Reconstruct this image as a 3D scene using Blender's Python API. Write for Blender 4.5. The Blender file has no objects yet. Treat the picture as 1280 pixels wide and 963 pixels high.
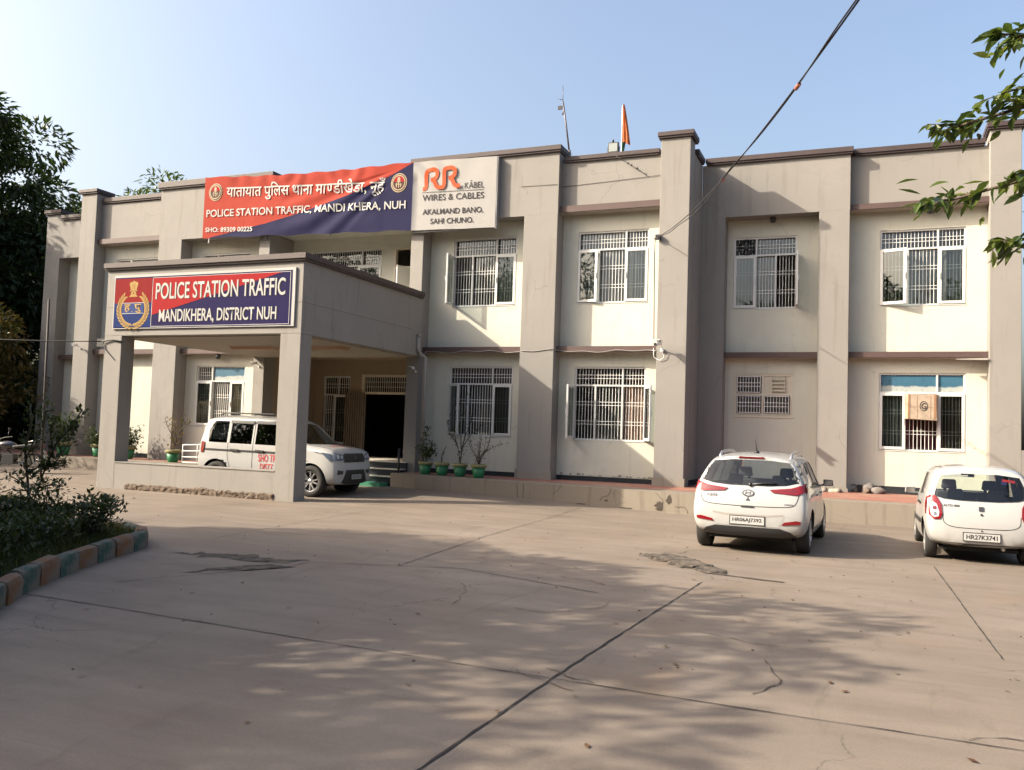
import bpy, bmesh, math, random
from mathutils import Vector, Matrix, noise
from mathutils.bvhtree import BVHTree
from math import radians, sin, cos, pi, sqrt, atan2

scene = bpy.context.scene
COL = scene.collection
rnd = random.Random(7)

# ------------------------------------------------------------------ camera
CAMZ = 1.72
yaw, pitch, roll = radians(22.4), radians(3.05), radians(1.91)
fwd = Vector((-sin(yaw) * cos(pitch), cos(yaw) * cos(pitch), sin(pitch)))
right = Vector((cos(yaw), sin(yaw), 0))
up = right.cross(fwd)
r2 = cos(roll) * right + sin(roll) * up
u2 = -sin(roll) * right + cos(roll) * up
cam_d = bpy.data.cameras.new('camera')
cam = bpy.data.objects.new('camera', cam_d)
COL.objects.link(cam)
cam.matrix_world = Matrix(((r2.x, u2.x, -fwd.x, 0), (r2.y, u2.y, -fwd.y, 0), (r2.z, u2.z, -fwd.z, CAMZ), (0, 0, 0, 1)))
cam_d.sensor_width = 36
cam_d.lens = 36 * 1089 / 1280
cam_d.clip_end = 2000
cam_d.clip_start = 0.05
scene.camera = cam

# ------------------------------------------------------------------ light
SUN_TRAVEL = Vector((1.8, 1.0, -1.26)).normalized()
sun_d = bpy.data.lights.new('sun', 'SUN')
sun_d.energy = 4.3
sun_d.angle = radians(0.55)
sun_d.color = (1.0, 0.895, 0.725)
sun = bpy.data.objects.new('sun', sun_d)
COL.objects.link(sun)
sun.location = (-40, -25, 40)
sun.rotation_euler = SUN_TRAVEL.to_track_quat('-Z', 'Y').to_euler()

world = bpy.data.worlds.new('World')
scene.world = world
world.use_nodes = True
wn = world.node_tree
sky = wn.nodes.new('ShaderNodeTexSky')
sky.sky_type = 'NISHITA'
sky.sun_disc = False
sky.sun_elevation = math.asin(-SUN_TRAVEL.z)
sky.sun_rotation = atan2(-SUN_TRAVEL.x, -SUN_TRAVEL.y)
sky.altitude = 200
sky.air_density = 1.05
sky.dust_density = 9.0
sky.ozone_density = 0.9
wn.nodes['Background'].inputs[1].default_value = 0.150
wn.links.new(sky.outputs[0], wn.nodes['Background'].inputs[0])

scene.view_settings.view_transform = 'Standard'
scene.view_settings.look = 'None'
scene.view_settings.exposure = 1.22
scene.view_settings.gamma = 1.0
scene.view_settings.use_curve_mapping = False
scene.cycles.max_bounces = 8
scene.cycles.transparent_max_bounces = 24
scene.cycles.caustics_reflective = False
scene.cycles.caustics_refractive = False
scene.cycles.use_denoising = True

# ------------------------------------------------------------------ helpers
class MB:
    """collects shapes in one bmesh; build() links them as ONE mesh object"""
    def __init__(self):
        self.bm = bmesh.new()
        self.mi = 0

    def face(self, pts, mi=None):
        vs = [self.bm.verts.new(p) for p in pts]
        f = self.bm.faces.new(vs)
        f.material_index = self.mi if mi is None else mi
        return f

    def hexa(self, p, mi=None):
        """p: 8 corners, bottom ring then top ring"""
        v = [self.bm.verts.new(q) for q in p]
        for idx in ((3, 2, 1, 0), (4, 5, 6, 7), (0, 1, 5, 4), (1, 2, 6, 5), (2, 3, 7, 6), (3, 0, 4, 7)):
            f = self.bm.faces.new([v[i] for i in idx])
            f.material_index = self.mi if mi is None else mi
        return v

    def box(self, x0, x1, y0, y1, z0, z1, mi=None):
        return self.hexa([(x0, y0, z0), (x1, y0, z0), (x1, y1, z0), (x0, y1, z0),
                          (x0, y0, z1), (x1, y0, z1), (x1, y1, z1), (x0, y1, z1)], mi)

    def bar(self, p, q, w, h=None, mi=None, upv=(0, 0, 1)):
        p, q = Vector(p), Vector(q)
        h = w if h is None else h
        d = (q - p).normalized()
        u = Vector(upv)
        if abs(d.dot(u)) > .98:
            u = Vector((0, 1, 0))
        s = d.cross(u).normalized() * (w / 2)
        t = s.cross(d).normalized() * (h / 2)
        self.hexa([p - s - t, p + s - t, q + s - t, q - s - t, p - s + t, p + s + t, q + s + t, q - s + t], mi)

    def tube(self, path, r, n=8, mi=None, caps=True):
        path = [Vector(p) for p in path]
        rs = r if isinstance(r, (list, tuple)) else [r] * len(path)
        rings = []
        for i, p in enumerate(path):
            a = path[max(0, i - 1)]
            b = path[min(len(path) - 1, i + 1)]
            d = (b - a).normalized()
            u = Vector((0, 0, 1)) if abs(d.z) < .95 else Vector((1, 0, 0))
            s = d.cross(u).normalized()
            t = s.cross(d)
            rings.append([self.bm.verts.new(p + rs[i] * (cos(2 * pi * k / n) * s + sin(2 * pi * k / n) * t)) for k in range(n)])
        m = self.mi if mi is None else mi
        for a, b in zip(rings, rings[1:]):
            for k in range(n):
                f = self.bm.faces.new((a[k], a[(k + 1) % n], b[(k + 1) % n], b[k]))
                f.material_index = m
                f.smooth = True
        if caps and n > 2:
            for rg in (rings[0][::-1], rings[-1]):
                f = self.bm.faces.new(rg)
                f.material_index = m

    def lathe(self, prof, n=24, mat=None, mi=None, closed=False, smooth=True, caps=True):
        """prof: (r, z) pairs; mat places the z axis"""
        mat = mat or Matrix()
        m = self.mi if mi is None else mi
        rings = []
        for r, z in prof:
            rings.append([self.bm.verts.new(mat @ Vector((r * cos(2 * pi * k / n), r * sin(2 * pi * k / n), z))) for k in range(n)])
        pairs = list(zip(rings, rings[1:]))
        if closed:
            pairs.append((rings[-1], rings[0]))
        for a, b in pairs:
            for k in range(n):
                f = self.bm.faces.new((a[k], a[(k + 1) % n], b[(k + 1) % n], b[k]))
                f.material_index = m
                f.smooth = smooth
        if not closed and caps:
            for rg, pr in ((rings[0][::-1], prof[0]), (rings[-1], prof[-1])):
                if pr[0] > 1e-4:
                    f = self.bm.faces.new(rg)
                    f.material_index = m

    def prism(self, poly, y0, y1, mi=None, plane='xz'):
        """extrude a 2D polygon (x,z) between y0 and y1 (or other plane)"""
        def P(a, b, c):
            return (a, c, b) if plane == 'xz' else ((c, a, b) if plane == 'yz' else (a, b, c))
        m = self.mi if mi is None else mi
        A = [self.bm.verts.new(P(a, b, y0)) for a, b in poly]
        B = [self.bm.verts.new(P(a, b, y1)) for a, b in poly]
        n = len(poly)
        fs = [self.bm.faces.new(A), self.bm.faces.new(B[::-1])]
        for i in range(n):
            fs.append(self.bm.faces.new((A[i], B[i], B[(i + 1) % n], A[(i + 1) % n])))
        for f in fs:
            f.material_index = m

    def blob(self, c, r, sub=2, mi=None, jit=0.0):
        ret = bmesh.ops.create_icosphere(self.bm, subdivisions=sub, radius=1)
        r = Vector(r if isinstance(r, (list, tuple)) else (r, r, r))
        for v in ret['verts']:
            k = 1 + jit * noise.noise(v.co * 2.1 + Vector(c))
            v.co = Vector((v.co.x * r.x * k, v.co.y * r.y * k, v.co.z * r.z * k)) + Vector(c)
        for f in {f for v in ret['verts'] for f in v.link_faces}:
            f.smooth = True
            f.material_index = self.mi if mi is None else mi

    def build(self, name, mats, parent=None, normals=True, bevel=0.0, loc=None, rot=None, smooth=None):
        if normals:
            bmesh.ops.recalc_face_normals(self.bm, faces=self.bm.faces[:])
        if bevel:
            es = [e for e in self.bm.edges if len(e.link_faces) == 2 and e.calc_face_angle(0) > .6]
            bmesh.ops.bevel(self.bm, geom=es, offset=bevel, segments=2, affect='EDGES', profile=.6)
        me = bpy.data.meshes.new(name)
        self.bm.to_mesh(me)
        self.bm.free()
        for m in (mats if isinstance(mats, (list, tuple)) else [mats]):
            me.materials.append(m)
        if smooth is not None:
            me.polygons.foreach_set('use_smooth', [True] * len(me.polygons))
            me.set_sharp_from_angle(angle=radians(smooth))
        return link(name, me, parent, loc, rot)


def link(name, me, parent=None, loc=None, rot=None):
    o = bpy.data.objects.new(name, me)
    COL.objects.link(o)
    if parent:
        o.parent = parent
    if loc:
        o.location = loc
    if rot:
        o.rotation_euler = rot
    return o


def tag(o, label, cat=None, group=None, kind=None):
    if label:
        o['label'] = label
    if cat:
        o['category'] = cat
    if group:
        o['group'] = group
    if kind:
        o['kind'] = kind
    return o


def thing(name, label, cat, loc=(0, 0, 0), rotz=0, group=None):
    o = bpy.data.objects.new(name, None)
    o.empty_display_size = .2
    COL.objects.link(o)
    o.location = loc
    o.rotation_euler = (0, 0, rotz)
    return tag(o, label, cat, group)


def struct(o, label=None):
    o['kind'] = 'structure'
    if label:
        o['label'] = label
    return o


# ------------------------------------------------------------------ materials
def new_mat(name):
    m = bpy.data.materials.new(name)
    m.use_nodes = True
    nt = m.node_tree
    return m, nt, nt.nodes['Principled BSDF']


def simple(name, col, rough=.6, metal=0.0, spec=.5, coat=0.0, bump=0.0, bscale=60, var=0.0, vscale=6):
    m, nt, b = new_mat(name)
    b.inputs['Base Color'].default_value = (*col, 1)
    b.inputs['Roughness'].default_value = rough
    b.inputs['Metallic'].default_value = metal
    b.inputs['Specular IOR Level'].default_value = spec
    b.inputs['Coat Weight'].default_value = coat
    b.inputs['Coat Roughness'].default_value = .05
    if var or bump:
        tc = nt.nodes.new('ShaderNodeTexCoord')
    if var:
        n = nt.nodes.new('ShaderNodeTexNoise')
        n.inputs['Scale'].default_value = vscale
        n.inputs['Detail'].default_value = 6
        nt.links.new(tc.outputs['Object'], n.inputs['Vector'])
        r = nt.nodes.new('ShaderNodeMix')
        r.data_type = 'RGBA'
        r.inputs[6].default_value = (*[c * (1 - var) for c in col], 1)
        r.inputs[7].default_value = (*[min(1, c * (1 + var)) for c in col], 1)
        nt.links.new(n.outputs['Fac'], r.inputs[0])
        nt.links.new(r.outputs[2], b.inputs['Base Color'])
    if bump:
        n2 = nt.nodes.new('ShaderNodeTexNoise')
        n2.inputs['Scale'].default_value = bscale
        n2.inputs['Detail'].default_value = 4
        nt.links.new(tc.outputs['Object'], n2.inputs['Vector'])
        bp = nt.nodes.new('ShaderNodeBump')
        bp.inputs['Strength'].default_value = bump
        bp.inputs['Distance'].default_value = .01
        nt.links.new(n2.outputs['Fac'], bp.inputs['Height'])
        nt.links.new(bp.outputs[0], b.inputs['Normal'])
    return m


def ramp(nt, src, stops):
    r = nt.nodes.new('ShaderNodeValToRGB')
    e = r.color_ramp.elements
    while len(e) < len(stops):
        e.new(.5)
    for k, (p, c) in enumerate(stops):
        e[k].position = p
        e[k].color = (*c, 1) if len(c) == 3 else c
    nt.links.new(src, r.inputs[0])
    return r.outputs[0]


def mixc(nt, fac, a, b, mode='MIX'):
    r = nt.nodes.new('ShaderNodeMix')
    r.data_type = 'RGBA'
    r.blend_type = mode
    if isinstance(fac, float):
        r.inputs[0].default_value = fac
    else:
        nt.links.new(fac, r.inputs[0])
    for s, i in ((a, 6), (b, 7)):
        if isinstance(s, tuple):
            r.inputs[i].default_value = (*s, 1)
        else:
            nt.links.new(s, r.inputs[i])
    return r.outputs[2]


def noise_n(nt, vec, scale, detail=5, rough=.55, dist=0.0, vscale=None):
    if vscale:
        mp = nt.nodes.new('ShaderNodeMapping')
        mp.inputs['Scale'].default_value = vscale
        nt.links.new(vec, mp.inputs[0])
        vec = mp.outputs[0]
    n = nt.nodes.new('ShaderNodeTexNoise')
    n.inputs['Scale'].default_value = scale
    n.inputs['Detail'].default_value = detail
    n.inputs['Roughness'].default_value = rough
    n.inputs['Distortion'].default_value = dist
    nt.links.new(vec, n.inputs['Vector'])
    return n.outputs['Fac']


def bump_n(nt, b, h, strength, dist):
    bp = nt.nodes.new('ShaderNodeBump')
    bp.inputs['Strength'].default_value = strength
    bp.inputs['Distance'].default_value = dist
    nt.links.new(h, bp.inputs['Height'])
    nt.links.new(bp.outputs[0], b.inputs['Normal'])


def plaster(name, col, dirt=(.13, .11, .09), amount=.5, rough=.75):
    """painted plaster: broad tone drift, rain streaks, patches of repaint, fine trowel bump"""
    m, nt, b = new_mat(name)
    tc = nt.nodes.new('ShaderNodeTexCoord')
    P = tc.outputs['Object']
    drift = ramp(nt, noise_n(nt, P, .55, 4), [(.3, tuple(c * .93 for c in col)), (.7, tuple(min(1, c * 1.05) for c in col))])
    patch = ramp(nt, noise_n(nt, P, 2.6, 6, .6, .6), [(.48, (0, 0, 0)), (.62, (1, 1, 1))])
    c1 = mixc(nt, patch, drift, tuple(c * .96 for c in col))
    streak = ramp(nt, noise_n(nt, P, 1.0, 5, .6, .2, (5.5, 5.5, .42)), [(.56, (0, 0, 0)), (.78, (1, 1, 1))])
    mul = nt.nodes.new('ShaderNodeMath')
    mul.operation = 'MULTIPLY'
    mul.inputs[1].default_value = .36 * amount
    nt.links.new(streak, mul.inputs[0])
    c2 = mixc(nt, mul.outputs[0], c1, dirt)
    spot = ramp(nt, noise_n(nt, P, 9, 8, .7), [(.68, (0, 0, 0)), (.76, (1, 1, 1))])
    mul2 = nt.nodes.new('ShaderNodeMath')
    mul2.operation = 'MULTIPLY'
    mul2.inputs[1].default_value = .35 * amount
    nt.links.new(spot, mul2.inputs[0])
    c3 = mixc(nt, mul2.outputs[0], c2, dirt)
    vo = nt.nodes.new('ShaderNodeTexVoronoi')
    vo.feature = 'DISTANCE_TO_EDGE'
    vo.inputs['Scale'].default_value = .55
    wob = nt.nodes.new('ShaderNodeVectorMath')
    wob.operation = 'MULTIPLY_ADD'
    wn_ = nt.nodes.new('ShaderNodeTexNoise')
    wn_.inputs['Scale'].default_value = 2.2
    wn_.inputs['Detail'].default_value = 6
    nt.links.new(P, wn_.inputs['Vector'])
    nt.links.new(wn_.outputs['Color'], wob.inputs[0])
    wob.inputs[1].default_value = (.5, .5, .5)
    nt.links.new(P, wob.inputs[2])
    nt.links.new(wob.outputs[0], vo.inputs['Vector'])
    ck = ramp(nt, vo.outputs['Distance'], [(.0, (1, 1, 1)), (.0045, (0, 0, 0))])
    ckm = ramp(nt, noise_n(nt, P, .8, 3), [(.52, (0, 0, 0)), (.60, (.55, .55, .55))])
    c3 = mixc(nt, mixc(nt, 1.0, ck, ckm, 'MULTIPLY'), c3, tuple(q * .35 for q in col))
    nt.links.new(c3, b.inputs['Base Color'])
    b.inputs['Roughness'].default_value = rough
    b.inputs['Specular IOR Level'].default_value = .25
    bump_n(nt, b, noise_n(nt, P, 16, 6, .65), .25, .006)
    return m


M = {}
M['taupe'] = plaster('taupe_paint', (.228, .215, .199), amount=1.3)
M['cream'] = plaster('cream_paint', (.505, .495, .425), (.22, .18, .13), .6)
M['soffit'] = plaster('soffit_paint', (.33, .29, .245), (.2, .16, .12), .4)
M['coping'] = simple('maroon_coping_paint', (.040, .025, .025), .6, var=.3, vscale=4, bump=.3)
M['band'] = simple('maroon_band_paint', (.070, .041, .037), .6, var=.22, vscale=3, bump=.3)
M['white_frame'] = simple('white_window_frame', (.52, .52, .505), .35, var=.06)
M['cream_frame'] = simple('cream_old_frame', (.52, .47, .38), .5, var=.1)
M['bars'] = simple('white_grille_paint', (.76, .75, .72), .45)
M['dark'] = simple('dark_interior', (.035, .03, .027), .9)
M['room'] = simple('room_wall', (.30, .27, .23), .9)
M['black'] = simple('black_plastic', (.018, .018, .019), .5)
M['steel'] = simple('bare_steel', (.45, .45, .44), .35, .9)
M['greyplastic'] = simple('grey_pvc', (.26, .24, .22), .5)
M['white'] = simple('white_plastic', (.75, .74, .72), .4)
M['granite'] = simple('black_granite', (.020, .026, .032), .22, var=.5, vscale=14)
M['wood'] = simple('brown_wood', (.22, .12, .06), .6, var=.3, vscale=5)


def glass_mat(name, tint, refl=1.0, rough=.02, base=.08):
    m = bpy.data.materials.new(name)
    m.use_nodes = True
    nt = m.node_tree
    nt.nodes.clear()
    out = nt.nodes.new('ShaderNodeOutputMaterial')
    tr = nt.nodes.new('ShaderNodeBsdfTransparent')
    tr.inputs[0].default_value = (*tint, 1)
    gl = nt.nodes.new('ShaderNodeBsdfGlossy')
    gl.inputs['Roughness'].default_value = rough
    gl.inputs[0].default_value = (.95, .97, 1, 1)
    fc = nt.nodes.new('ShaderNodeLayerWeight')
    fc.inputs[0].default_value = .5
    lw = nt.nodes.new('ShaderNodeMath')
    lw.operation = 'POWER'
    lw.inputs[1].default_value = 5
    nt.links.new(fc.outputs['Facing'], lw.inputs[0])
    mx = nt.nodes.new('ShaderNodeMath')
    mx.operation = 'MULTIPLY_ADD'
    mx.inputs[1].default_value = refl
    mx.inputs[2].default_value = base + .04
    nt.links.new(lw.outputs[0], mx.inputs[0])
    mix = nt.nodes.new('ShaderNodeMixShader')
    nt.links.new(mx.outputs[0], mix.inputs[0])
    nt.links.new(tr.outputs[0], mix.inputs[1])
    nt.links.new(gl.outputs[0], mix.inputs[2])
    nt.links.new(mix.outputs[0], out.inputs[0])
    return m


M['pane'] = glass_mat('window_glass', (.62, .66, .66), 1.0, .015, .03)
M['car_glass'] = glass_mat('car_glass', (.84, .90, .87), 1.0, .01, .01)
M['car_glass_dark'] = glass_mat('tinted_car_glass', (.10, .12, .13), 1.0, .01, .01)


def curtain_mat(name, a, b_):
    m, nt, b = new_mat(name)
    tc = nt.nodes.new('ShaderNodeTexCoord')
    P = tc.outputs['Object']
    st = ramp(nt, noise_n(nt, P, 1.0, 3, .5, 0, (16, 16, .25)), [(.42, a), (.58, b_)])
    nt.links.new(st, b.inputs['Base Color'])
    b.inputs['Roughness'].default_value = .9
    return m


M['curtain_grey'] = curtain_mat('striped_grey_curtain', (.10, .095, .09), (.42, .40, .37))
M['curtain_white'] = curtain_mat('pale_curtain', (.28, .28, .27), (.62, .60, .56))
M['curtain_brown'] = curtain_mat('brown_curtain', (.10, .06, .04), (.34, .22, .15))
M['curtain_maroon'] = curtain_mat('maroon_curtain', (.12, .022, .035), (.34, .075, .095))
# ------------------------------------------------------------------ ground
def S(t):
    t = max(0.0, min(1.0, t))
    return t * t * (3 - 2 * t)


def gz(x, y):
    """height of the yard: a faint rise towards the entrance, shallow undulation elsewhere"""
    h = .10 * S((y - 16) / 4.5) * S((-x - 3) / 7)
    if abs(x) < 45 and -10 < y < 40:
        h += .010 * noise.noise(Vector((x * .35, y * .35, 3.1)))
    return h


def concrete(name='yard_concrete'):
    m, nt, b = new_mat(name)
    tc = nt.nodes.new('ShaderNodeTexCoord')
    P = tc.outputs['Object']
    big = ramp(nt, noise_n(nt, P, .28, 6, .6, .4), [(.28, (.136, .112, .090)), (.5, (.176, .146, .119)), (.74, (.214, .180, .150))])
    brush = ramp(nt, noise_n(nt, P, 1.0, 6, .6, .3, (.55, 2.6, 1)), [(.35, (.72, .70, .68)), (.65, (1.08, 1.06, 1.04))])
    c1 = mixc(nt, .62, big, brush, 'MULTIPLY')
    blot = ramp(nt, noise_n(nt, P, 1.7, 8, .68, .8), [(.52, (0, 0, 0)), (.72, (1, 1, 1))])
    f = nt.nodes.new('ShaderNodeMath')
    f.operation = 'MULTIPLY'
    f.inputs[1].default_value = .30
    nt.links.new(blot, f.inputs[0])
    c2 = mixc(nt, f.outputs[0], c1, (.085, .063, .046))
    dust = ramp(nt, noise_n(nt, P, .5, 6, .6, 1.0), [(.56, (0, 0, 0)), (.70, (1, 1, 1))])
    f3 = nt.nodes.new('ShaderNodeMath')
    f3.operation = 'MULTIPLY'
    f3.inputs[1].default_value = .35
    nt.links.new(dust, f3.inputs[0])
    c2b = mixc(nt, f3.outputs[0], c2, (.185, .122, .072))
    grit = ramp(nt, noise_n(nt, P, 55, 4, .7), [(.30, (.82, .82, .82)), (.70, (1.12, 1.12, 1.12))])
    c3 = mixc(nt, .8, c2b, grit, 'MULTIPLY')
    pit = ramp(nt, noise_n(nt, P, 5.5, 8, .75, .3), [(.70, (0, 0, 0)), (.75, (1, 1, 1))])
    f2 = nt.nodes.new('ShaderNodeMath')
    f2.operation = 'MULTIPLY'
    f2.inputs[1].default_value = .5
    nt.links.new(pit, f2.inputs[0])
    c4 = mixc(nt, f2.outputs[0], c3, (.055, .043, .034))
    # tyre and sweep marks, hairline cracking
    mark = ramp(nt, noise_n(nt, P, 1.0, 7, .7, .4, (.35, 5.5, 1)), [(.58, (1, 1, 1)), (.74, (.72, .71, .70))])
    c4 = mixc(nt, .8, c4, mark, 'MULTIPLY')
    mark2 = ramp(nt, noise_n(nt, P, 1.0, 6, .6, 1.5, (2.6, .5, 1)), [(.62, (1, 1, 1)), (.70, (.80, .79, .78)), (.76, (1, 1, 1))])
    c4 = mixc(nt, .8, c4, mark2, 'MULTIPLY')
    vo = nt.nodes.new('ShaderNodeTexVoronoi')
    vo.feature = 'DISTANCE_TO_EDGE'
    vo.inputs['Scale'].default_value = .42
    wob = nt.nodes.new('ShaderNodeVectorMath')
    wob.operation = 'MULTIPLY_ADD'
    wn_ = nt.nodes.new('ShaderNodeTexNoise')
    wn_.inputs['Scale'].default_value = 1.6
    wn_.inputs['Detail'].default_value = 8
    nt.links.new(P, wn_.inputs['Vector'])
    nt.links.new(wn_.outputs['Color'], wob.inputs[0])
    wob.inputs[1].default_value = (.8, .8, .8)
    nt.links.new(P, wob.inputs[2])
    nt.links.new(wob.outputs[0], vo.inputs['Vector'])
    ck = ramp(nt, vo.outputs['Distance'], [(.0, (1, 1, 1)), (.0032, (0, 0, 0))])
    ckm = ramp(nt, noise_n(nt, P, .35, 3), [(.53, (0, 0, 0)), (.58, (.8, .8, .8))])
    c4 = mixc(nt, mixc(nt, 1.0, ck, ckm, 'MULTIPLY'), c4, (.035, .028, .022))
    stain = ramp(nt, noise_n(nt, P, .9, 5, .6, .5), [(.66, (0, 0, 0)), (.80, (.6, .6, .6))])
    c4 = mixc(nt, stain, c4, (.055, .047, .040))
    nt.links.new(c4, b.inputs['Base Color'])
    b.inputs['Roughness'].default_value = .72
    b.inputs['Specular IOR Level'].default_value = .35
    h = mixc(nt, .5, noise_n(nt, P, 40, 6, .7), noise_n(nt, P, 1.0, 6, .65, .2, (2, 14, 1)))
    bump_n(nt, b, h, .35, .006)
    return m


M['concrete'] = concrete()
M['joint'] = simple('dark_joint_filler', (.022, .018, .016), .95, var=.5, vscale=9)
M['crack'] = simple('hairline_crack', (.06, .048, .038), .95, var=.4, vscale=12)

xs = [-600, -200, -90, -60] + [-45 + .75 * i for i in range(81)] + [22, 40, 90, 200, 600]
ys = [-600, -200, -80, -30, -16] + [-10 + .75 * i for i in range(60)] + [40, 60, 120, 300, 900]
mb = MB()
gv = [[mb.bm.verts.new((x, y, gz(x, y))) for x in xs] for y in ys]
for j in range(len(ys) - 1):
    for i in range(len(xs) - 1):
        f = mb.bm.faces.new((gv[j][i], gv[j][i + 1], gv[j + 1][i + 1], gv[j + 1][i]))
        f.smooth = True
struct(mb.build('ground', M['concrete']), 'sunlit worn concrete yard with joints and cracks')


def ribbon(mb, pts, w, seed=0, lift=.006, step=.12, jit=.012, wj=.5):
    """irregular thin strip lying on the ground"""
    rr = random.Random(seed)
    P = []
    for (x0, y0), (x1, y1) in zip(pts, pts[1:]):
        n = max(1, int(sqrt((x1 - x0) ** 2 + (y1 - y0) ** 2) / step))
        for k in range(n):
            P.append((x0 + (x1 - x0) * k / n, y0 + (y1 - y0) * k / n))
    P.append(pts[-1])
    prev = None
    for k, (x, y) in enumerate(P):
        a = P[max(0, k - 1)]
        b = P[min(len(P) - 1, k + 1)]
        d = Vector((b[0] - a[0], b[1] - a[1])).normalized()
        n = Vector((-d.y, d.x))
        ww = w * (1 + wj * (rr.random() - .5) * 2) / 2
        o = (rr.random() - .5) * 2 * jit
        l = Vector((x, y)) + n * (o + ww)
        r = Vector((x, y)) + n * (o - ww)
        cur = (mb.bm.verts.new((l.x, l.y, gz(l.x, l.y) + lift)), mb.bm.verts.new((r.x, r.y, gz(r.x, r.y) + lift)))
        if prev:
            mb.bm.faces.new((prev[0], prev[1], cur[1], cur[0]))
        prev = cur


mb = MB()
ribbon(mb, [(-2.16, 1.5), (-2.04, 5.86), (-1.84, 10.6)], .016, 1, jit=.006)
ribbon(mb, [(-9.5, 6.12), (-6.55, 6.06), (-2.04, 5.86), (.77, 5.8), (4, 5.75)], .011, 2, jit=.005)
ribbon(mb, [(-6.49, 9.25), (-4.65, 9.85), (-3.7, 9.55), (-2.7, 9.2)], .014, 3, .007, jit=.006)
ribbon(mb, [(-5.4, 9.55), (-5.75, 12.8), (-6.1, 19.2)], .012, 4, jit=.006)
ribbon(mb, [(-8.9, 10.3), (-9.2, 12.4), (-9.5, 15.6)], .011, 5, jit=.006)
ribbon(mb, [(1.02, 8.2), (.86, 13.9)], .010, 6, jit=.004)
ribbon(mb, [(-7.3, 7.0), (-6.5, 8.75), (-6.45, 9.2)], .012, 7, jit=.008)
ribbon(mb, [(-12.6, 13.2), (-12.1, 15.6), (-11.6, 16.0)], .014, 8, jit=.01)
struct(mb.build('pavement_joint', M['joint']))
mb = MB()
def wander(x, y, a, n, st, seed):
    rr = random.Random(seed)
    pts = [(x, y)]
    for _ in range(n):
        a += rr.uniform(-.55, .55)
        x += st * cos(a)
        y += st * sin(a)
        pts.append((x, y))
    return pts
for (x, y, a, n, st, sd, w) in [(-2.35, 5.95, -.5, 7, .09, 1, .009), (-1.75, 5.9, 2.2, 6, .08, 2, .010), (-.75, 7.2, -1.0, 9, .12, 3, .010),
                                (.55, 5.85, 1.2, 8, .09, 4, .010), (-3.2, 8.0, -.6, 12, .12, 5, .007), (-3.4, 10.0, -.8, 5, .14, 6, .014),
                                (-5.9, 12.6, 1.3, 7, .22, 7, .010), (-2.6, 13.0, 1.4, 7, .12, 8, .014), (-4.3, 9.0, -.7, 9, .15, 9, .008),
                                (-1.4, 7.9, -.4, 7, .12, 10, .007), (-10.4, 13.6, .3, 7, .3, 11, .012), (-7.6, 14.3, .2, 6, .35, 12, .010)]:
    ribbon(mb, wander(x, y, a, n, st, sd), w, sd, .0065, .05, .004, .8)
struct(mb.build('pavement_crack', M['crack']))

# broken, spalled slab pieces
def spall_mat():
    m, nt, b = new_mat('broken_concrete')
    tc = nt.nodes.new('ShaderNodeTexCoord')
    P = tc.outputs['Object']
    v = nt.nodes.new('ShaderNodeTexVoronoi')
    v.inputs['Scale'].default_value = 7
    nt.links.new(P, v.inputs['Vector'])
    c = ramp(nt, noise_n(nt, P, 6, 8, .75), [(.36, (.022, .017, .013)), (.52, (.075, .060, .047)), (.70, (.155, .127, .10))])
    nt.links.new(c, b.inputs['Base Color'])
    b.inputs['Roughness'].default_value = .95
    h = mixc(nt, .5, v.outputs['Distance'], noise_n(nt, P, 18, 6, .7))
    bump_n(nt, b, h, 1.0, .04)
    return m


M['spall'] = spall_mat()


def patch_sheet(name, poly, seed, mat, lift=.004, rough=.012, edge=.13):
    """uneven patch of broken surface: filled outline with a ragged edge, cut in small cells and jittered in height"""
    rr = random.Random(seed)
    P = []
    for a, b in zip(poly, poly[1:] + poly[:1]):
        n = max(1, int((Vector(b) - Vector(a)).length / .12))
        for k in range(n):
            t = k / n
            P.append((a[0] + (b[0] - a[0]) * t + rr.uniform(-edge, edge), a[1] + (b[1] - a[1]) * t + rr.uniform(-edge, edge)))
    mb = MB()
    mb.face([(x, y, 0) for x, y in P])
    bmesh.ops.triangulate(mb.bm, faces=mb.bm.faces[:])
    gridcut(mb.bm, .08)
    for v in mb.bm.verts:
        bd = v.is_boundary
        v.co.z = gz(v.co.x, v.co.y) + (.004 if bd else lift + rough * max(0, noise.noise(v.co * 5) + .3))
    return mb.build(name, mat, normals=False)


def gridcut(bm, step, axes=(0, 1)):
    for ax in axes:
        lo = min(v.co[ax] for v in bm.verts)
        hi = max(v.co[ax] for v in bm.verts)
        k = math.floor(lo / step) + 1
        while k * step < hi:
            no = Vector((0, 0, 0))
            no[ax] = 1
            co = Vector((0, 0, 0))
            co[ax] = k * step
            bmesh.ops.bisect_plane(bm, geom=bm.verts[:] + bm.edges[:] + bm.faces[:], plane_co=co, plane_no=no, dist=1e-5)
            k += 1


struct(patch_sheet('broken_slab', [(-8.3, 8.9), (-7.7, 9.30), (-6.5, 9.25), (-6.95, 8.95), (-7.6, 8.8)], 3, M['spall']), 'strip of spalled concrete beside the planting bed')
struct(patch_sheet('broken_slab', [(-7.1, 7.9), (-6.45, 8.75), (-6.6, 8.9), (-7.15, 8.3)], 4, M['spall']), 'small spalled corner of a slab')
# ------------------------------------------------------------------ the building
A, PW, W = 21.8, 22.05, 22.3        # pilaster face, parapet face, recessed wall (front block)
P2, R2, RW = 23.5, 23.75, 24.0      # the same three planes of the set-back wings
BG = thing('police_station', 'two storey taupe and cream police station with maroon copings and a porch', 'building', (0, 0, 0))


def part(name, mb, mats, parent=None, label=None, **kw):
    o = mb.build(name, mats, parent or BG, **kw)
    if label:
        o['label'] = label
    return o


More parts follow.
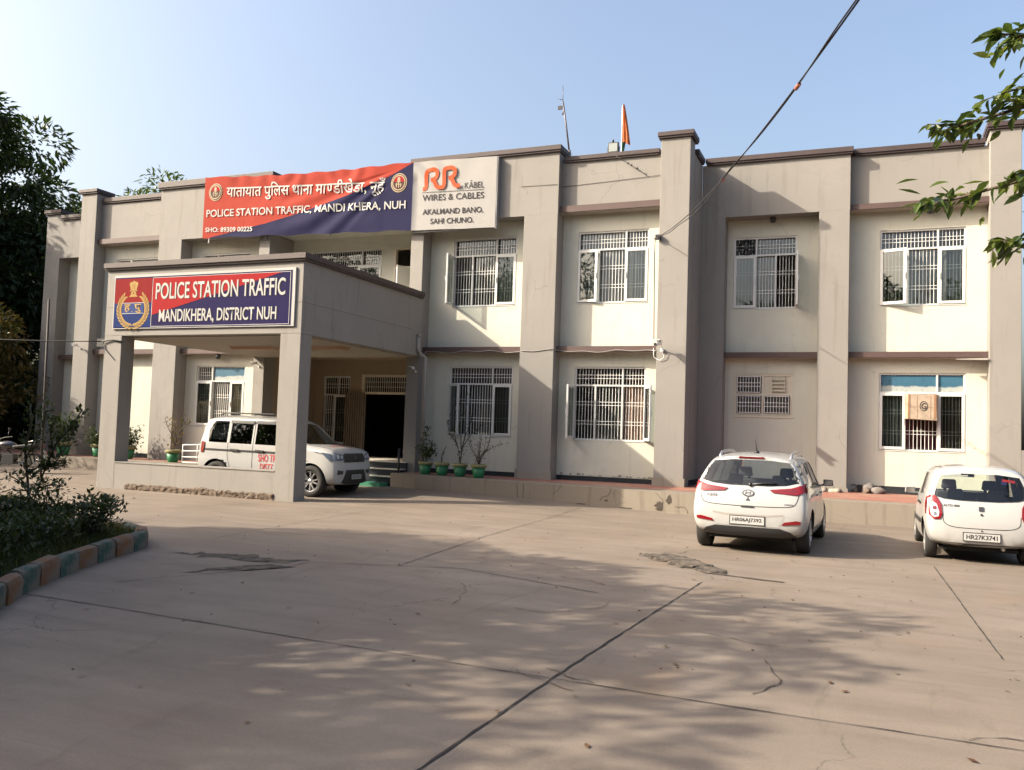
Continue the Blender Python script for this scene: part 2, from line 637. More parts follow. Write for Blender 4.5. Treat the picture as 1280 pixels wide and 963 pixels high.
def sheet(mb, x0, x1, z0, z1, y, holes=(), reveal=.2, mi=0, mir=None):
    """front face at y with rectangular openings; reveals run back into the wall"""
    X = sorted({x0, x1, *[h[0] for h in holes], *[h[1] for h in holes]})
    Z = sorted({z0, z1, *[h[2] for h in holes], *[h[3] for h in holes]})
    for a, b in zip(X, X[1:]):
        for c, d in zip(Z, Z[1:]):
            mx, mz = (a + b) / 2, (c + d) / 2
            if any(h[0] < mx < h[1] and h[2] < mz < h[3] for h in holes):
                continue
            mb.face([(a, y, c), (b, y, c), (b, y, d), (a, y, d)], mi)
    for (a, b, c, d) in holes:
        r = y + reveal
        m = mi if mir is None else mir
        mb.face([(a, y, c), (a, r, c), (b, r, c), (b, y, c)], m)
        mb.face([(a, y, d), (b, y, d), (b, r, d), (a, r, d)], m)
        mb.face([(a, y, c), (a, y, d), (a, r, d), (a, r, c)], m)
        mb.face([(b, y, c), (b, r, c), (b, r, d), (b, y, d)], m)


WIN = []      # (x0, x1, z0, z1) per wall, for the openings
UZ, LZ = (5.24, 7.18), (1.57, 3.52)
holes_front = [(-11.13, -9.18, *UZ), (-7.38, -5.43, *UZ), (-11.13, -9.18, *LZ), (-7.38, -5.43, *LZ),
               (-20.32, -18.37, *UZ), (-20.32, -18.37, *LZ), (-24.05, -22.15, *UZ)]

# recessed cream walls of the front block
mb = MB()
sheet(mb, -11.87, -8.79, .40, 7.62, W, [h for h in holes_front if -11.8 < h[0] < -8.9])
part('cream_wall', mb, M['cream'], normals=False)
mb = MB()
sheet(mb, -7.82, -5.05, .40, 7.7, W, [h for h in holes_front if -7.8 < h[0] < -5])
part('cream_wall', mb, M['cream'], normals=False)
mb = MB()
sheet(mb, -20.77, -17.65, .40, 7.62, W, [h for h in holes_front if -20.7 < h[0] < -17])
part('cream_wall', mb, M['cream'], normals=False)
mb = MB()
sheet(mb, -24.6, -21.73, .40, 7.7, W, [h for h in holes_front if -24.6 < h[0] < -21.8])
part('cream_wall', mb, M['cream'], normals=False)
# right wing
mb = MB()
hr1 = [(-3.48, -1.84, *UZ), (-3.40, -1.90, 2.36, 3.48)]
sheet(mb, -3.65, -1.27, .3, 7.65, RW, hr1)
part('cream_wall', mb, M['cream'], normals=False)
mb = MB()
hr2 = [(.19, 2.16, *UZ), (.20, 2.16, *LZ)]
sheet(mb, -.53, 2.62, .3, 7.7, RW, hr2)
part('cream_wall', mb, M['cream'], normals=False)
# left wing
mb = MB()
hl = [(-27.66, -26.02, *UZ), (-27.66, -26.02, *LZ)]
sheet(mb, -28.26, -25.85, .3, 7.65, RW, hl)
part('cream_wall', mb, M['cream'], normals=False)

# taupe frame: pilasters, deep reveals, panels over the bays, parapets
def pil(x0, x1, y0, y1, z0, z1):
    mb = MB()
    mb.box(x0, x1, y0, y1, z0, z1)
    part('pilaster', mb, M['taupe'], bevel=.012)


pil(-5.05, -4.29, A, A + .60, .40, 9.37)
pil(-8.79, -7.82, A, W + .1, .40, 7.60)
pil(-12.27, -11.87, A, W + .1, .40, 7.60)
pil(-17.65, -17.25, A, 23.0, .40, 7.60)
pil(-21.73, -20.77, A, W + .1, .40, 7.60)
pil(-25.30, -24.60, A, A + .60, .40, 9.40)
pil(-1.27, -.53, P2, RW + .1, .40, 7.65)
pil(2.62, 3.29, P2, RW + .35, .35, 9.40)
pil(-29.0, -28.26, P2, RW + .1, .35, 9.34)

def one(name, mat, *boxes, **kw):
    """each box its own part"""
    for q in boxes:
        mb = MB()
        mb.box(*q)
        part(name, mb, mat, **kw)


one('wall', M['taupe'], (-12.27, -7.82, A, W - .001, 7.60, 9.30), (-21.73, -17.25, A, W - .001, 7.60, 9.30),
    (-4.28, -3.65, P2, RW + .1, .40, 7.65), (-4.28, -.53, P2, RW + .1, 7.65, 9.10), (-25.85, -25.25, P2, RW + .1, .40, 7.65),
    (-28.26, -25.25, P2, RW + .1, 7.65, 9.10), (-4.62, -4.283, A + .60, P2, .40, 9.10), (-25.27, -24.95, A + .60, P2, .40, 9.10),
    (-8.79, -7.83, W + .10, W + .3, .4, 7.6))
one('parapet', M['taupe'], (-7.82, -5.05, PW, W + .2, 7.70, 9.06), (-17.25, -12.27, PW, W + .2, 7.62, 9.06), (-24.60, -21.73, PW, W + .2, 7.70, 9.06), (-.53, 2.62, R2, RW + .2, 7.70, 9.10))
# rest of the shell: roof, rear and end walls, floors of the rooms
one('roof', M['taupe'], (-28.8, 3.05, RW + .40, 33.8, 8.45, 8.60), (-24.95, -4.62, W + .12, RW + .40, 8.452, 8.598))
one('rear_wall', M['taupe'], (-29.0, 3.28, 33.8, 34.0, 0, 9.1))
one('end_wall', M['taupe'], (-29.0, -28.8, RW + .1, 33.8, 0, 9.1), (3.05, 3.27, RW + .35, 33.8, 0, 9.1))
for (x0, x1, y) in ((-24.9, -17.7, W), (-11.8, -4.7, W), (-4.2, 3.0, RW), (-28.7, -25.0, RW)):
    for z0, z1 in ((.70, 3.84), (3.96, 8.42)):
        mb = MB()
        ya, yb = y + .22, y + 4.0
        mb.face([(x0, ya, z0), (x1, ya, z0), (x1, yb, z0), (x0, yb, z0)])
        mb.face([(x0, ya, z1), (x0, yb, z1), (x1, yb, z1), (x1, ya, z1)])
        mb.face([(x0, yb, z0), (x1, yb, z0), (x1, yb, z1), (x0, yb, z1)])
        mb.face([(x0, ya, z0), (x0, yb, z0), (x0, yb, z1), (x0, ya, z1)])
        mb.face([(x1, ya, z0), (x1, ya, z1), (x1, yb, z1), (x1, yb, z0)])
        part('room', mb, M['room'], normals=False)
one('floor_slab', M['room'], (-24.9, -17.7, W + .22, W + 4, 3.84, 3.96), (-11.8, -4.7, W + .22, W + 4, 3.84, 3.96), (-4.2, 3.0, RW + .22, RW + 4, 3.84, 3.96), (-28.7, -25.0, RW + .22, RW + 4, 3.84, 3.96))

# copings
def coping(x0, x1, y0, y1, z0, z1, lip=.0):
    mb = MB()
    mb.box(x0, x1, y0, y1, z0 + .05, z1)
    mb.box(x0 + .02, x1 - .02, y0 + .03, y1 - .01, z0, z0 + .05)
    part('coping', mb, M['coping'], bevel=.008)


coping(-7.745, -5.13, PW - .09, W + .25, 9.04, 9.20)
coping(-12.34, -7.75, A - .10, W + .25, 9.29, 9.47)
coping(-17.17, -12.35, PW - .09, W + .25, 9.04, 9.20)
coping(-21.80, -17.18, A - .10, W + .25, 9.29, 9.53)
coping(-24.52, -21.81, PW - .09, W + .25, 9.08, 9.27)
coping(-5.13, -4.20, A - .09, A + .70, 9.37, 9.53)
coping(-25.38, -24.53, A - .09, A + .70, 9.40, 9.56)
coping(-4.66, -4.20, A + .71, P2 - .1, 9.09, 9.26)
coping(-4.195, -.46, P2 - .10, RW + .2, 9.09, 9.27)
coping(-.455, 2.54, R2 - .10, RW + .25, 9.09, 9.27)
coping(2.545, 3.37, P2 - .09, RW + .40, 9.40, 9.57)
coping(-28.2, -25.39, P2 - .10, RW + .2, 9.09, 9.26)
coping(-29.08, -28.21, P2 - .10, RW + .2, 9.33, 9.50)

# sunshades and floor bands
def shade(x0, x1, y0, y1, z0, z1, name='sunshade'):
    mb = MB()
    mb.box(x0, x1, y0, y1, z0, z1, 0)
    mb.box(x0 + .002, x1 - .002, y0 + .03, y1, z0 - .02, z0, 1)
    part(name, mb, [M['band'], M['soffit']])


for (x0, x1) in ((-7.815, -5.055), (-24.595, -21.735)):
    shade(x0, x1, 21.92, W - .004, 7.66, 7.83)
shade(-.525, 2.615, 23.62, RW - .004, 7.67, 7.81)
for (x0, x1) in ((-11.865, -8.795), (-7.815, -5.055), (-20.765, -17.655), (-24.595, -21.735)):
    shade(x0, x1, 21.98, W - .004, 3.885, 4.04, 'floor_band')
for (x0, x1) in ((-3.645, -1.275), (-.525, 2.615), (-28.255, -25.855)):
    shade(x0, x1, 23.70, RW - .004, 3.89, 4.03, 'floor_band')

# black stone skirting and rough pilaster feet
for (x0, x1, y, z) in ((-11.86, -8.8, W, .60), (-7.81, -5.06, W, .60), (-24.59, -21.74, W, .58), (-3.64, -1.28, RW, .6), (-.3, 2.61, RW, .66)):
    one('skirting', M['granite'], (x0, x1, y - .014, y + .03, .38, z))
one('skirting', M['granite'], (-4.284, -4.266, A + .62, P2 - .02, .38, .62), (-4.264, -3.655, P2 - .016, P2 + .02, .38, .62))
M['render'] = plaster('bare_cement_render', (.235, .21, .18), (.08, .07, .055), 1.6, .9)
rr = random.Random(5)
for (x0, x1, y, zt) in ((-5.05, -4.29, A, .66), (-8.79, -7.82, A, .68), (-1.27, -.53, P2, .60)):
    mb = MB()
    n = 9
    top = [zt + rr.uniform(-.05, .05) for _ in range(n + 1)]
    poly = [(x0 - .03, .36)] + [(x0 - .03 + (x1 - x0 + .06) * k / n, top[k]) for k in range(n + 1)] + [(x1 + .03, .36)]
    mb.prism(poly, y - .025, y + .2)
    part('pilaster_base', mb, M['render'])
# flaked plaster low on the walls
for (x0, x1, y, z, s) in ((-7.7, -5.15, W, .62, 1), (-.45, .1, RW, .62, 2), (-1.2, -.6, P2, .56, 3)):
    mb = MB()
    rr = random.Random(s)
    x = x0
    while x < x1:
        w = rr.uniform(.04, .17)
        h = rr.uniform(.01, .07)
        mb.prism([(x, z), (x + w * .3, z + h), (x + w * .8, z + h * .8), (x + w, z)], y - .012, y - .004)
        x += w + rr.uniform(.02, .25)
    part('flaked_plaster', mb, M['render'])


# ---------------------------------------------------------------- windows
def casement(par, hx, y, z0, z1, w, side, ang, mat='white_frame', glass='pane'):
    """sash hinged at hx; side +1 opens from its left edge, -1 from its right edge"""
    mb = MB()
    s = .07
    x0, x1 = (0, w) if side > 0 else (-w, 0)
    h = z1 - z0
    for (a, b, c, d) in ((x0, x0 + s, 0, h), (x1 - s, x1, 0, h), (x0 + s, x1 - s, 0, s), (x0 + s, x1 - s, h - s, h)):
        mb.box(a, b, -.022, .022, c, d, 0)
    mb.box(x0 + s - .01, x1 - s + .01, -.003, .003, s - .01, h - s + .01, 1)
    hxd = x1 - .03 if side > 0 else x0 + .03
    mb.box(hxd - .012, hxd + .012, -.05, -.022, h * .45, h * .55, 0)
    return mb.build('casement', [M[mat], M[glass]], par, loc=(hx, y, z0), rot=(0, 0, -ang if side > 0 else ang))


def grille(par, x0, x1, z0, zt, z1, y, tops, lows, sp=.083):
    mb = MB()
    r = .0055
    def rail(a, b, z):
        mb.box(a, b, y - r, y + r, z - r, z + r)
    def bars(a, b, c, d):
        n = max(2, int(round((b - a) / sp)))
        for k in range(1, n):
            x = a + (b - a) * k / n
            mb.box(x - r, x + r, y - r * .8, y + r * .8, c, d)
    for (a, b) in tops:
        bars(a, b, zt, z1)
        h = z1 - zt
        rail(a, b, zt + h * .42)
        rail(a, b, zt + h * .62)
    for (a, b) in lows:
        bars(a, b, z0, zt)
        h = zt - z0
        for f in (.27, .33, .63, .69):
            rail(a, b, z0 + h * f)
    return mb.build('grille', M['bars'], par)


def curtain(par, x0, x1, z0, z1, y, mat, seed=0):
    mb = MB()
    rr = random.Random(seed)
    n = int((x1 - x0) / .03)
    ph = rr.uniform(0, 6)
    prev = None
    for k in range(n + 1):
        x = x0 + (x1 - x0) * k / n
        yy = y + .03 * sin(x * 46 + ph) + .015 * sin(x * 17 + ph)
        cur = (mb.bm.verts.new((x, yy, z0)), mb.bm.verts.new((x, yy, z1)))
        if prev:
            f = mb.bm.faces.new((prev[0], cur[0], cur[1], prev[1]))
            f.smooth = True
        prev = cur
    return mb.build('curtain', M[mat], par, normals=False)


def window(x0, x1, z0, z1, y, left=0.0, right=0.0, cur=(), label=None, fr='white_frame', vent=.68, lo=(.30, .68), zt=None, mirror=False,
           ventpane=True, midpane=True, rightpane=True, fan=False):
    """three-light window with a ventilator strip on top; left/right = opening angle of the casements"""
    t = .045
    zt = zt if zt is not None else z0 + (z1 - z0) * .745
    w = x1 - x0
    f0, f1 = lo
    if mirror:
        vent = 1 - vent
    xv = x0 + w * vent
    xa, xb = x0 + w * f0, x0 + w * f1
    mb = MB()
    ya, yb = y + .035, y + .105
    for (a, b, c, d) in ((x0, x0 + t, z0, z1), (x1 - t, x1, z0, z1), (x0 + t, x1 - t, z1 - t, z1), (x0 + t, x1 - t, z0, z0 + t * .7),
                         (x0 + t, x1 - t, zt - t / 2, zt + t / 2), (xa - t / 2, xa + t / 2, z0 + t * .7, zt - t / 2),
                         (xb - t / 2, xb + t / 2, z0 + t * .7, zt - t / 2), (xv - t / 2, xv + t / 2, zt + t / 2, z1 - t)):
        mb.box(a, b, ya, yb, c, d)
    mb.box(x0 - .01, x1 + .01, y - .012, y + .034, z0 - .022, z0 - .004)     # sill
    o = part('window', mb, M[fr], label=label)
    pm = MB()
    if ventpane:
        pm.box(x0 + t, xv - t / 2, y + .140, y + .146, zt + t / 2, z1 - t)
        pm.box(xv + t / 2, x1 - t, y + .140, y + .146, zt + t / 2, z1 - t)
    if midpane:
        pm.box(xa + t / 2, xb - t / 2, y + .140, y + .146, z0 + t * .7, zt - t / 2)
    if ventpane or midpane:
        pm.build('pane', M['pane'], o)
    if left is not None:
        casement(o, x0 + .012, y + .012, z0 + .02, zt - .01, xa - x0 - .005, 1, left)
    if right is not None:
        casement(o, x1 - .012, y + .012, z0 + .02, zt - .01, x1 - xb - .005, -1, right)
    grille(o, x0 + t, x1 - t, z0 + .03, zt, z1 - t, y + .090, [(x0 + t, xv - t / 2), (xv + t / 2, x1 - t)],
           [(x0 + t, xa - t / 2), (xa + t / 2, xb - t / 2), (xb + t / 2, x1 - t)])
    for k, (a, b, c, d, mt) in enumerate(cur):
        curtain(o, x0 + w * a, x0 + w * b, z0 + (z1 - z0) * c, z0 + (z1 - z0) * d, y + .26 + .012 * k, mt, k + int(x0 * 7))
    return o


G, Wt, Br, Mr = 'curtain_grey', 'curtain_white', 'curtain_brown', 'curtain_maroon'
window(-11.13, -9.18, *UZ, W, left=radians(84), right=0, cur=[(.30, 1, 0, .76, G)], label='window with its left sash swung open under the banner')
window(-7.38, -5.43, *UZ, W, left=radians(9), right=0, cur=[(.28, 1, 0, .76, G), (0, .3, 0, .76, Wt), (0, 1, .77, 1, G)])
window(-11.13, -9.18, *LZ, W, left=radians(38), right=0, cur=[(.28, .66, .0, .74, G)], lo=(.30, .70))
window(-7.38, -5.43, *LZ, W, left=radians(91), right=radians(118), cur=[(.3, .68, 0, .74, G), (.68, 1, 0, .74, Br)], label='window with both side sashes swung open')
window(-20.32, -18.37, *UZ, W, left=0, right=0, cur=[(0, 1, 0, .74, G)], mirror=True)
wB = window(-20.32, -18.37, *LZ, W, left=0, right=0, cur=[(.30, .68, 0, .74, Wt), (.68, 1, 0, .74, Br), (0, .3, 0, .74, G)], mirror=True, lo=(.33, .72), label='window with a blue printed sheet in its upper light')
window(-24.05, -22.15, *UZ, W, left=0, right=0, cur=[(0, 1, 0, .74, G)], mirror=True)
wF = window(-3.48, -1.84, *UZ, RW, left=0, right=radians(97), cur=[(.36, .66, 0, .72, G)], vent=.36, lo=(.36, .67), label='window with an exhaust fan in its upper left light')
window(.19, 2.16, *UZ, RW, left=radians(19), right=0, cur=[(.34, 1, 0, .74, G)], lo=(.33, .69))
wO = window(.20, 2.16, *LZ, RW, left=0, right=0, cur=[(0, .3, 0, .74, G), (.69, 1, 0, .74, Br), (.28, .69, 0, .5, Mr)], lo=(.31, .69), label='window with a blue printed sheet in its upper lights and a wooden box in the middle')
window(-27.66, -26.02, *UZ, RW, left=0, right=radians(118), cur=[(0, .7, 0, .74, G)], vent=.4, lo=(.36, .67))
window(-27.66, -26.02, *LZ, RW, left=0, right=radians(118), cur=[(0, .7, 0, .74, G)], vent=.4, lo=(.36, .67))

# blue printed sheets behind the upper lights
def print_mat():
    m, nt, b = new_mat('blue_printed_sheet')
    tc = nt.nodes.new('ShaderNodeTexCoord')
    P = tc.outputs['Object']
    sp = nt.nodes.new('ShaderNodeSeparateXYZ')
    nt.links.new(P, sp.inputs[0])
    ad = nt.nodes.new('ShaderNodeMath')
    ad.operation = 'MULTIPLY_ADD'
    ad.inputs[1].default_value = .16
    nt.links.new(noise_n(nt, P, 3.2, 4, .5), ad.inputs[0])
    nt.links.new(sp.outputs[2], ad.inputs[2])
    mr = nt.nodes.new('ShaderNodeMapRange')
    mr.inputs[1].default_value = 3.02 + .04
    mr.inputs[2].default_value = 3.48 + .09
    nt.links.new(ad.outputs[0], mr.inputs[0])
    c = ramp(nt, mr.outputs[0], [(.0, (.34, .35, .33)), (.36, (.31, .34, .33)), (.44, (.03, .10, .16)), (.9, (.035, .115, .18))])
    s = ramp(nt, noise_n(nt, P, 20, 5, .7), [(.55, (1, 1, 1)), (.68, (.35, .4, .42))])
    nt.links.new(mixc(nt, .8, c, s, 'MULTIPLY'), b.inputs['Base Color'])
    b.inputs['Roughness'].default_value = .45
    return m


M['print'] = print_mat()
mb = MB()
mb.box(.25, 2.11, RW + .074, RW + .079, 3.03, 3.46)
mb.build('printed_sheet', M['print'], wO)
mb = MB()
mb.box(-19.64, -18.42, W + .074, W + .079, 3.03, 3.45)
mb.build('printed_sheet', M['print'], wB)

# exhaust fan set in the upper light
mb = MB()
fc = Matrix.Translation((-3.16, RW + .07, 6.92)) @ Matrix.Rotation(pi / 2, 4, 'X')
mb.lathe([(.19, -.05), (.215, -.05), (.215, .05), (.19, .05)], 28, fc, closed=True)
for k in range(6):
    a = k * pi / 3
    c, s = cos(a), sin(a)
    mb.bar((-3.16 + .03 * c, RW + .07, 6.92 + .03 * s), (-3.16 + .18 * c, RW + .085, 6.92 + .18 * s), .09, .006)
mb.lathe([(.05, -.06), (.05, .06)], 16, fc)
for rad in (.08, .13, .18):
    mb.lathe([(rad - .004, .055), (rad + .004, .055), (rad + .004, .063), (rad - .004, .063)], 24, fc, closed=True)
mb.box(-3.43, -2.92, RW + .13, RW + .14, 6.70, 7.14)
mb.build('exhaust_fan', M['black'], wF)

# small barred window of the ground floor, right wing
x0, x1, z0, z1, y = -3.40, -1.90, 2.36, 3.48, RW
mb = MB()
t = .06
xm, zm = -2.66, 2.93
for (a, b, c, d) in ((x0, x0 + t, z0, z1), (x1 - t, x1, z0, z1), (x0 + t, x1 - t, z1 - t, z1), (x0 + t, x1 - t, z0, z0 + t),
                     (xm - t / 2, xm + t / 2, z0 + t, z1 - t), (x0 + t, xm - t / 2, zm - t / 2, zm + t / 2), (xm + t / 2, x1 - t, zm - t / 2, zm + t / 2)):
    mb.box(a, b, y + .02, y + .10, c, d)
mb.box(x0 - .04, x1 + .04, y - .02, y + .018, z0 - .05, z0 - .004)
wS = part('window', mb, M['cream_frame'], label='small four-light window with cage grilles and a louvred vent')
mb = MB()
for (a, b, c, d) in ((x0 + t, xm - t / 2, z0 + t, zm - t / 2), (x0 + t, xm - t / 2, zm + t / 2, z1 - t), (xm + t / 2, x1 - t, z0 + t, zm - t / 2)):
    a, b, c, d = a + .03, b - .03, c + .02, d - .02
    r = .007
    yy = y - .045
    for k in range(9):
        x = a + (b - a) * k / 8
        mb.box(x - r, x + r, yy - r, yy + r, c, d)
    for z in (c, c + (d - c) * .38, c + (d - c) * .60, d):
        mb.box(a, b, yy - .016, yy - .009, z - r, z + r)
        for x in (a, b):
            mb.box(x - r, x + r, yy, y + .05, z - r, z + r)
mb.build('grille', M['bars'], wS)
mb = MB()
mb.box(xm + t / 2, x1 - t, y + .05, y + .07, zm + t / 2, z1 - t)
cx, cz = -2.26, 3.19
for k in range(4):
    z = cz - .15 + .10 * k
    mb.hexa([(cx - .15, y - .02, z - .03), (cx + .15, y - .02, z - .03), (cx + .15, y + .05, z - .01), (cx - .15, y + .05, z - .01),
             (cx - .15, y - .02, z), (cx + .15, y - .02, z), (cx + .15, y + .05, z + .03), (cx - .15, y + .05, z + .03)])
for x in (cx - .17, cx + .15):
    mb.box(x, x + .02, y - .025, y + .05, cz - .2, cz + .2)
mb.build('louvre', M['cream_frame'], wS)

# wooden box (a boxed-in cooler) hung in the window, with a painted numeral
mb = MB()
mb.hexa([(.86, RW - .32, 2.36), (1.52, RW - .32, 2.33), (1.56, RW + .02, 2.33), (.80, RW + .02, 2.36),
         (.90, RW - .26, 2.98), (1.50, RW - .26, 2.96), (1.56, RW + .02, 2.99), (.78, RW + .02, 3.00)])
M['ply'] = simple('weathered_plywood', (.30, .235, .175), .75, var=.35, vscale=7, bump=.4, bscale=30)
ply = part('wooden_box', mb, M['ply'], wO, bevel=.008)
def on_box(x, z):
    t = (z - 2.35) / .62
    return (x, RW - .323 + .06 * t, z)


for x in (1.07, 1.37):
    mb = MB()
    mb.bar(on_box(x, 2.37), on_box(x + .005, 2.95), .006, .004)
    mb.build('plank_gap', M['wood'], ply)
mb = MB()
mb.bar(on_box(.90, 2.66), on_box(1.50, 2.645), .005, .004)
mb.build('plank_gap', M['wood'], ply)
BOXMARKS = ply
for x in (.885, 1.465):  # dark brown strips paint side shading onto the box edges
    mb = MB()
    mb.bar(on_box(x, 2.37), on_box(x + .01, 2.97), .05, .006)
    mb.build('edge_shading', M['wood'], ply)
# ---------------------------------------------------------------- entrance and upper veranda
mb = MB()
sheet(mb, -17.25, -11.87, .70, 3.9, 24.5, [(-16.90, -15.86, 1.1, 3.36), (-15.40, -13.60, .75, 3.42)], .22)
mb.face([(-17.249, W, .7), (-17.249, 24.5, .7), (-17.249, 24.5, 3.9), (-17.249, W, 3.9)])
mb.face([(-12.10, W + .1, .7), (-12.10, W + .1, 3.9), (-12.10, 24.5, 3.9), (-12.10, 24.5, .7)])
mb.face([(-17.25, 21.7, 3.88), (-12.1, 21.7, 3.88), (-12.1, 24.5, 3.88), (-17.25, 24.5, 3.88)])
mb.face([(-17.25, 23.0, 4.1), (-17.25, 23.0, 7.62), (-17.25, PW, 7.62), (-17.25, PW, 4.1)]) if False else None
M['entry'] = plaster('tan_entry_paint', (.30, .235, .17), amount=.5)
part('entrance_wall', mb, M['entry'], normals=False, label='tan walls of the deep entrance recess')
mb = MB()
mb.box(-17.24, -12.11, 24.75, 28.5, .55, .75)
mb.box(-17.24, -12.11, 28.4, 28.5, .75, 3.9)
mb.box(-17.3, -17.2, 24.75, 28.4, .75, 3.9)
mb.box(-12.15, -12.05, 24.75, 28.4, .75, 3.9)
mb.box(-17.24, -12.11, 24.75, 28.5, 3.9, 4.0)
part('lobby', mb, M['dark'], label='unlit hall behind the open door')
window(-16.90, -15.86, 1.1, 3.36, 24.5, left=None, right=0, vent=.55, lo=(.0, .42), zt=2.75)
# door frame with barred fanlight, folded steel gate
mb = MB()
mb.box(-15.40, -15.30, 24.47, 24.6, .75, 3.42)
mb.box(-13.70, -13.60, 24.47, 24.6, .75, 3.42)
mb.box(-15.30, -13.70, 24.47, 24.6, 2.78, 2.86)
mb.box(-15.30, -13.70, 24.47, 24.6, 3.34, 3.42)
dr = part('door_frame', mb, M['cream_frame'])
mb = MB()
for k in range(1, 20):
    x = -15.3 + 1.6 * k / 20
    mb.box(x - .006, x + .006, 24.53, 24.545, 2.86, 3.34)
for z in (3.02, 3.18):
    mb.box(-15.3, -13.7, 24.515, 24.528, z - .006, z + .006)
mb.build('fanlight_grille', M['bars'], dr)
mb = MB()
for k in range(9):
    x = -15.95 + .085 * k
    mb.box(x, x + .035, 24.36, 24.42, .78, 2.82)
    if k < 8:
        for z in (.9, 1.5, 2.1, 2.6):
            mb.bar((x + .02, 24.43, z), (x + .10, 24.43, z + .12), .02, .006)
part('folding_gate', mb, simple('brown_steel_gate', (.20, .15, .11), .5, var=.2))
# veranda over the entrance
mb = MB()
sheet(mb, -17.25, -11.9, 4.1, 7.62, 23.0, [(-16.55, -13.95, 5.24, 7.22), (-13.5, -12.85, 4.1, 7.22)], .2)
mb.face([(-17.25, PW, 7.618), (-12.27, PW, 7.618), (-12.27, 23.0, 7.618), (-17.25, 23.0, 7.618)])
mb.face([(-17.25, A, 4.1), (-12.27, A, 4.1), (-12.27, 23.0, 4.1), (-17.25, 23.0, 4.1)])
mb.face([(-12.271, W + .1, 4.1), (-12.271, W + .1, 7.62), (-12.271, 23.0, 7.62), (-12.271, 23.0, 4.1)])
part('veranda_wall', mb, M['cream'], normals=False)
mb = MB()
mb.face([(-17.2, 23.25, 4.1), (-12.0, 23.25, 4.1), (-12.0, 27, 4.1), (-17.2, 27, 4.1)])
mb.face([(-17.2, 27, 4.1), (-12.0, 27, 4.1), (-12.0, 27, 8.4), (-17.2, 27, 8.4)])
part('room', mb, M['room'], normals=False)
window(-16.55, -13.95, 5.24, 7.22, 23.0, left=0, right=0, cur=[(0, 1, 0, .74, G)], vent=.72, lo=(.3, .68))
mb = MB()
for (a, b, c, d) in ((-13.5, -13.44, 4.1, 7.22), (-12.91, -12.85, 4.1, 7.22), (-13.44, -12.91, 7.15, 7.22), (-13.44, -12.91, 6.55, 6.62)):
    mb.box(a, b, 22.97, 23.1, c, d)
dv = part('door_frame', mb, M['cream_frame'])
mb = MB()
mb.box(0, .62, -.02, .02, 0, 2.42)
mb.build('door_leaf', M['white_frame'], dv, loc=(-12.93, 22.96, 4.12), rot=(0, 0, radians(-99)))
mb = MB()
mb.box(-17.25, -12.27, A, PW, 4.0, 5.0)
part('veranda_parapet', mb, M['taupe'])

# steps
mb = MB()
M['tilegreen'] = simple('green_painted_cement', (.03, .19, .11), .55, var=.3, vscale=5, bump=.3)
for k, (y, z, mt) in enumerate(((21.70, .75, 0), (21.35, .56, 0), (21.0, .37, 0))):
    mb.box(-15.9, -12.1 - .0 * k, y, y + .36 + (2.9 if k == 0 else 0), 0, z - .02, 0)
    mb.box(-15.9, -12.1, y - .012, y + .36 + (2.8 if k == 0 else 0), z - .019, z, 1)
mb.box(-15.9, -12.25, 20.55, 20.99, -.05, .20, 2)
part('steps', mb, [M['granite'], simple('pale_step_edge', (.5, .47, .42), .5), M['tilegreen']], label='dark stone entrance steps with pale nosings and a green lowest step')

# ---------------------------------------------------------------- porch
PX0, PX1, PF, PB = -17.69, -11.81, 16.15, 21.79
mb = MB()
mb.box(PX0, PX1, PF, PB, 3.76, 5.43)
pc = part('portico', mb, M['taupe'], label='flat-roofed porch over the drive', bevel=.01)
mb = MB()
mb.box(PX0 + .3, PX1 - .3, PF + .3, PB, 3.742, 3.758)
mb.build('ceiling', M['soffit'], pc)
mb = MB()
mb.box(PX0 - .06, PX1 + .10, PF - .10, PF + .3, 5.45, 5.57)
mb.box(PX0 - .04, PX1 + .07, PF - .06, PF + .3, 5.40, 5.45)
mb.box(PX1 - .25, PX1 + .10, PF + .3, PB - .06, 5.45, 5.57)
mb.box(PX1 - .25, PX1 + .07, PF + .3, PB - .06, 5.40, 5.45)
mb.box(PX0 - .06, PX0 + .3, PF + .3, PB - .06, 5.45, 5.57)
mb.build('coping', M['coping'], pc)
M['groove'] = simple('dark_joint_line', (.16, .13, .11), .9)  # own dark tone of the construction joint in the beam
mb = MB()
mb.box(PX0 + .01, PX1 - .01, PF - .004, PF + .01, 4.462, 4.474)
mb.box(PX1 - .01, PX1 + .004, PF + .01, PB - .6, 4.462, 4.474)
mb.build('groove', M['groove'], pc)
for (a, b) in ((-17.69, -17.13), (-12.36, -11.81)):
    mb = MB()
    mb.box(a, b, PF, PF + .42, -.05, 3.758)
    mb.build('pillar', M['taupe'], pc, bevel=.012)
mb = MB()
mb.box(-17.13, -12.36, PF + .004, PF + .30, -.05, .64)
mb.box(-17.13, -12.36, PF - .012, PF + .33, .64, .665)
lw = mb.build('low_wall', M['taupe'], pc)
mb = MB()
nx, nz = 170, 6
g = []
for i in range(nx + 1):
    x = -16.75 + 4.40 * i / nx
    top = .150 + .06 * noise.noise(Vector((x * 1.7, 0, 0))) + .03 * noise.noise(Vector((x * 7, 4, 0)))
    row = []
    for j in range(nz + 1):
        z = -.03 + (top + .03) * j / nz
        d = .020 + .034 * noise.noise(Vector((x * 9, 1, z * 12))) + .012 * noise.noise(Vector((x * 24, 5, z * 30)))
        row.append(mb.bm.verts.new((x, PF + (.006 if j == nz else -max(.002, d)), z)))
    g.append(row)
for i in range(nx):
    for j in range(nz):
        mb.bm.faces.new((g[i][j], g[i + 1][j], g[i + 1][j + 1], g[i][j + 1]))
M['brickrub'] = simple('exposed_rubble_footing', (.10, .074, .054), .95, var=.7, vscale=9, bump=1.0, bscale=24)
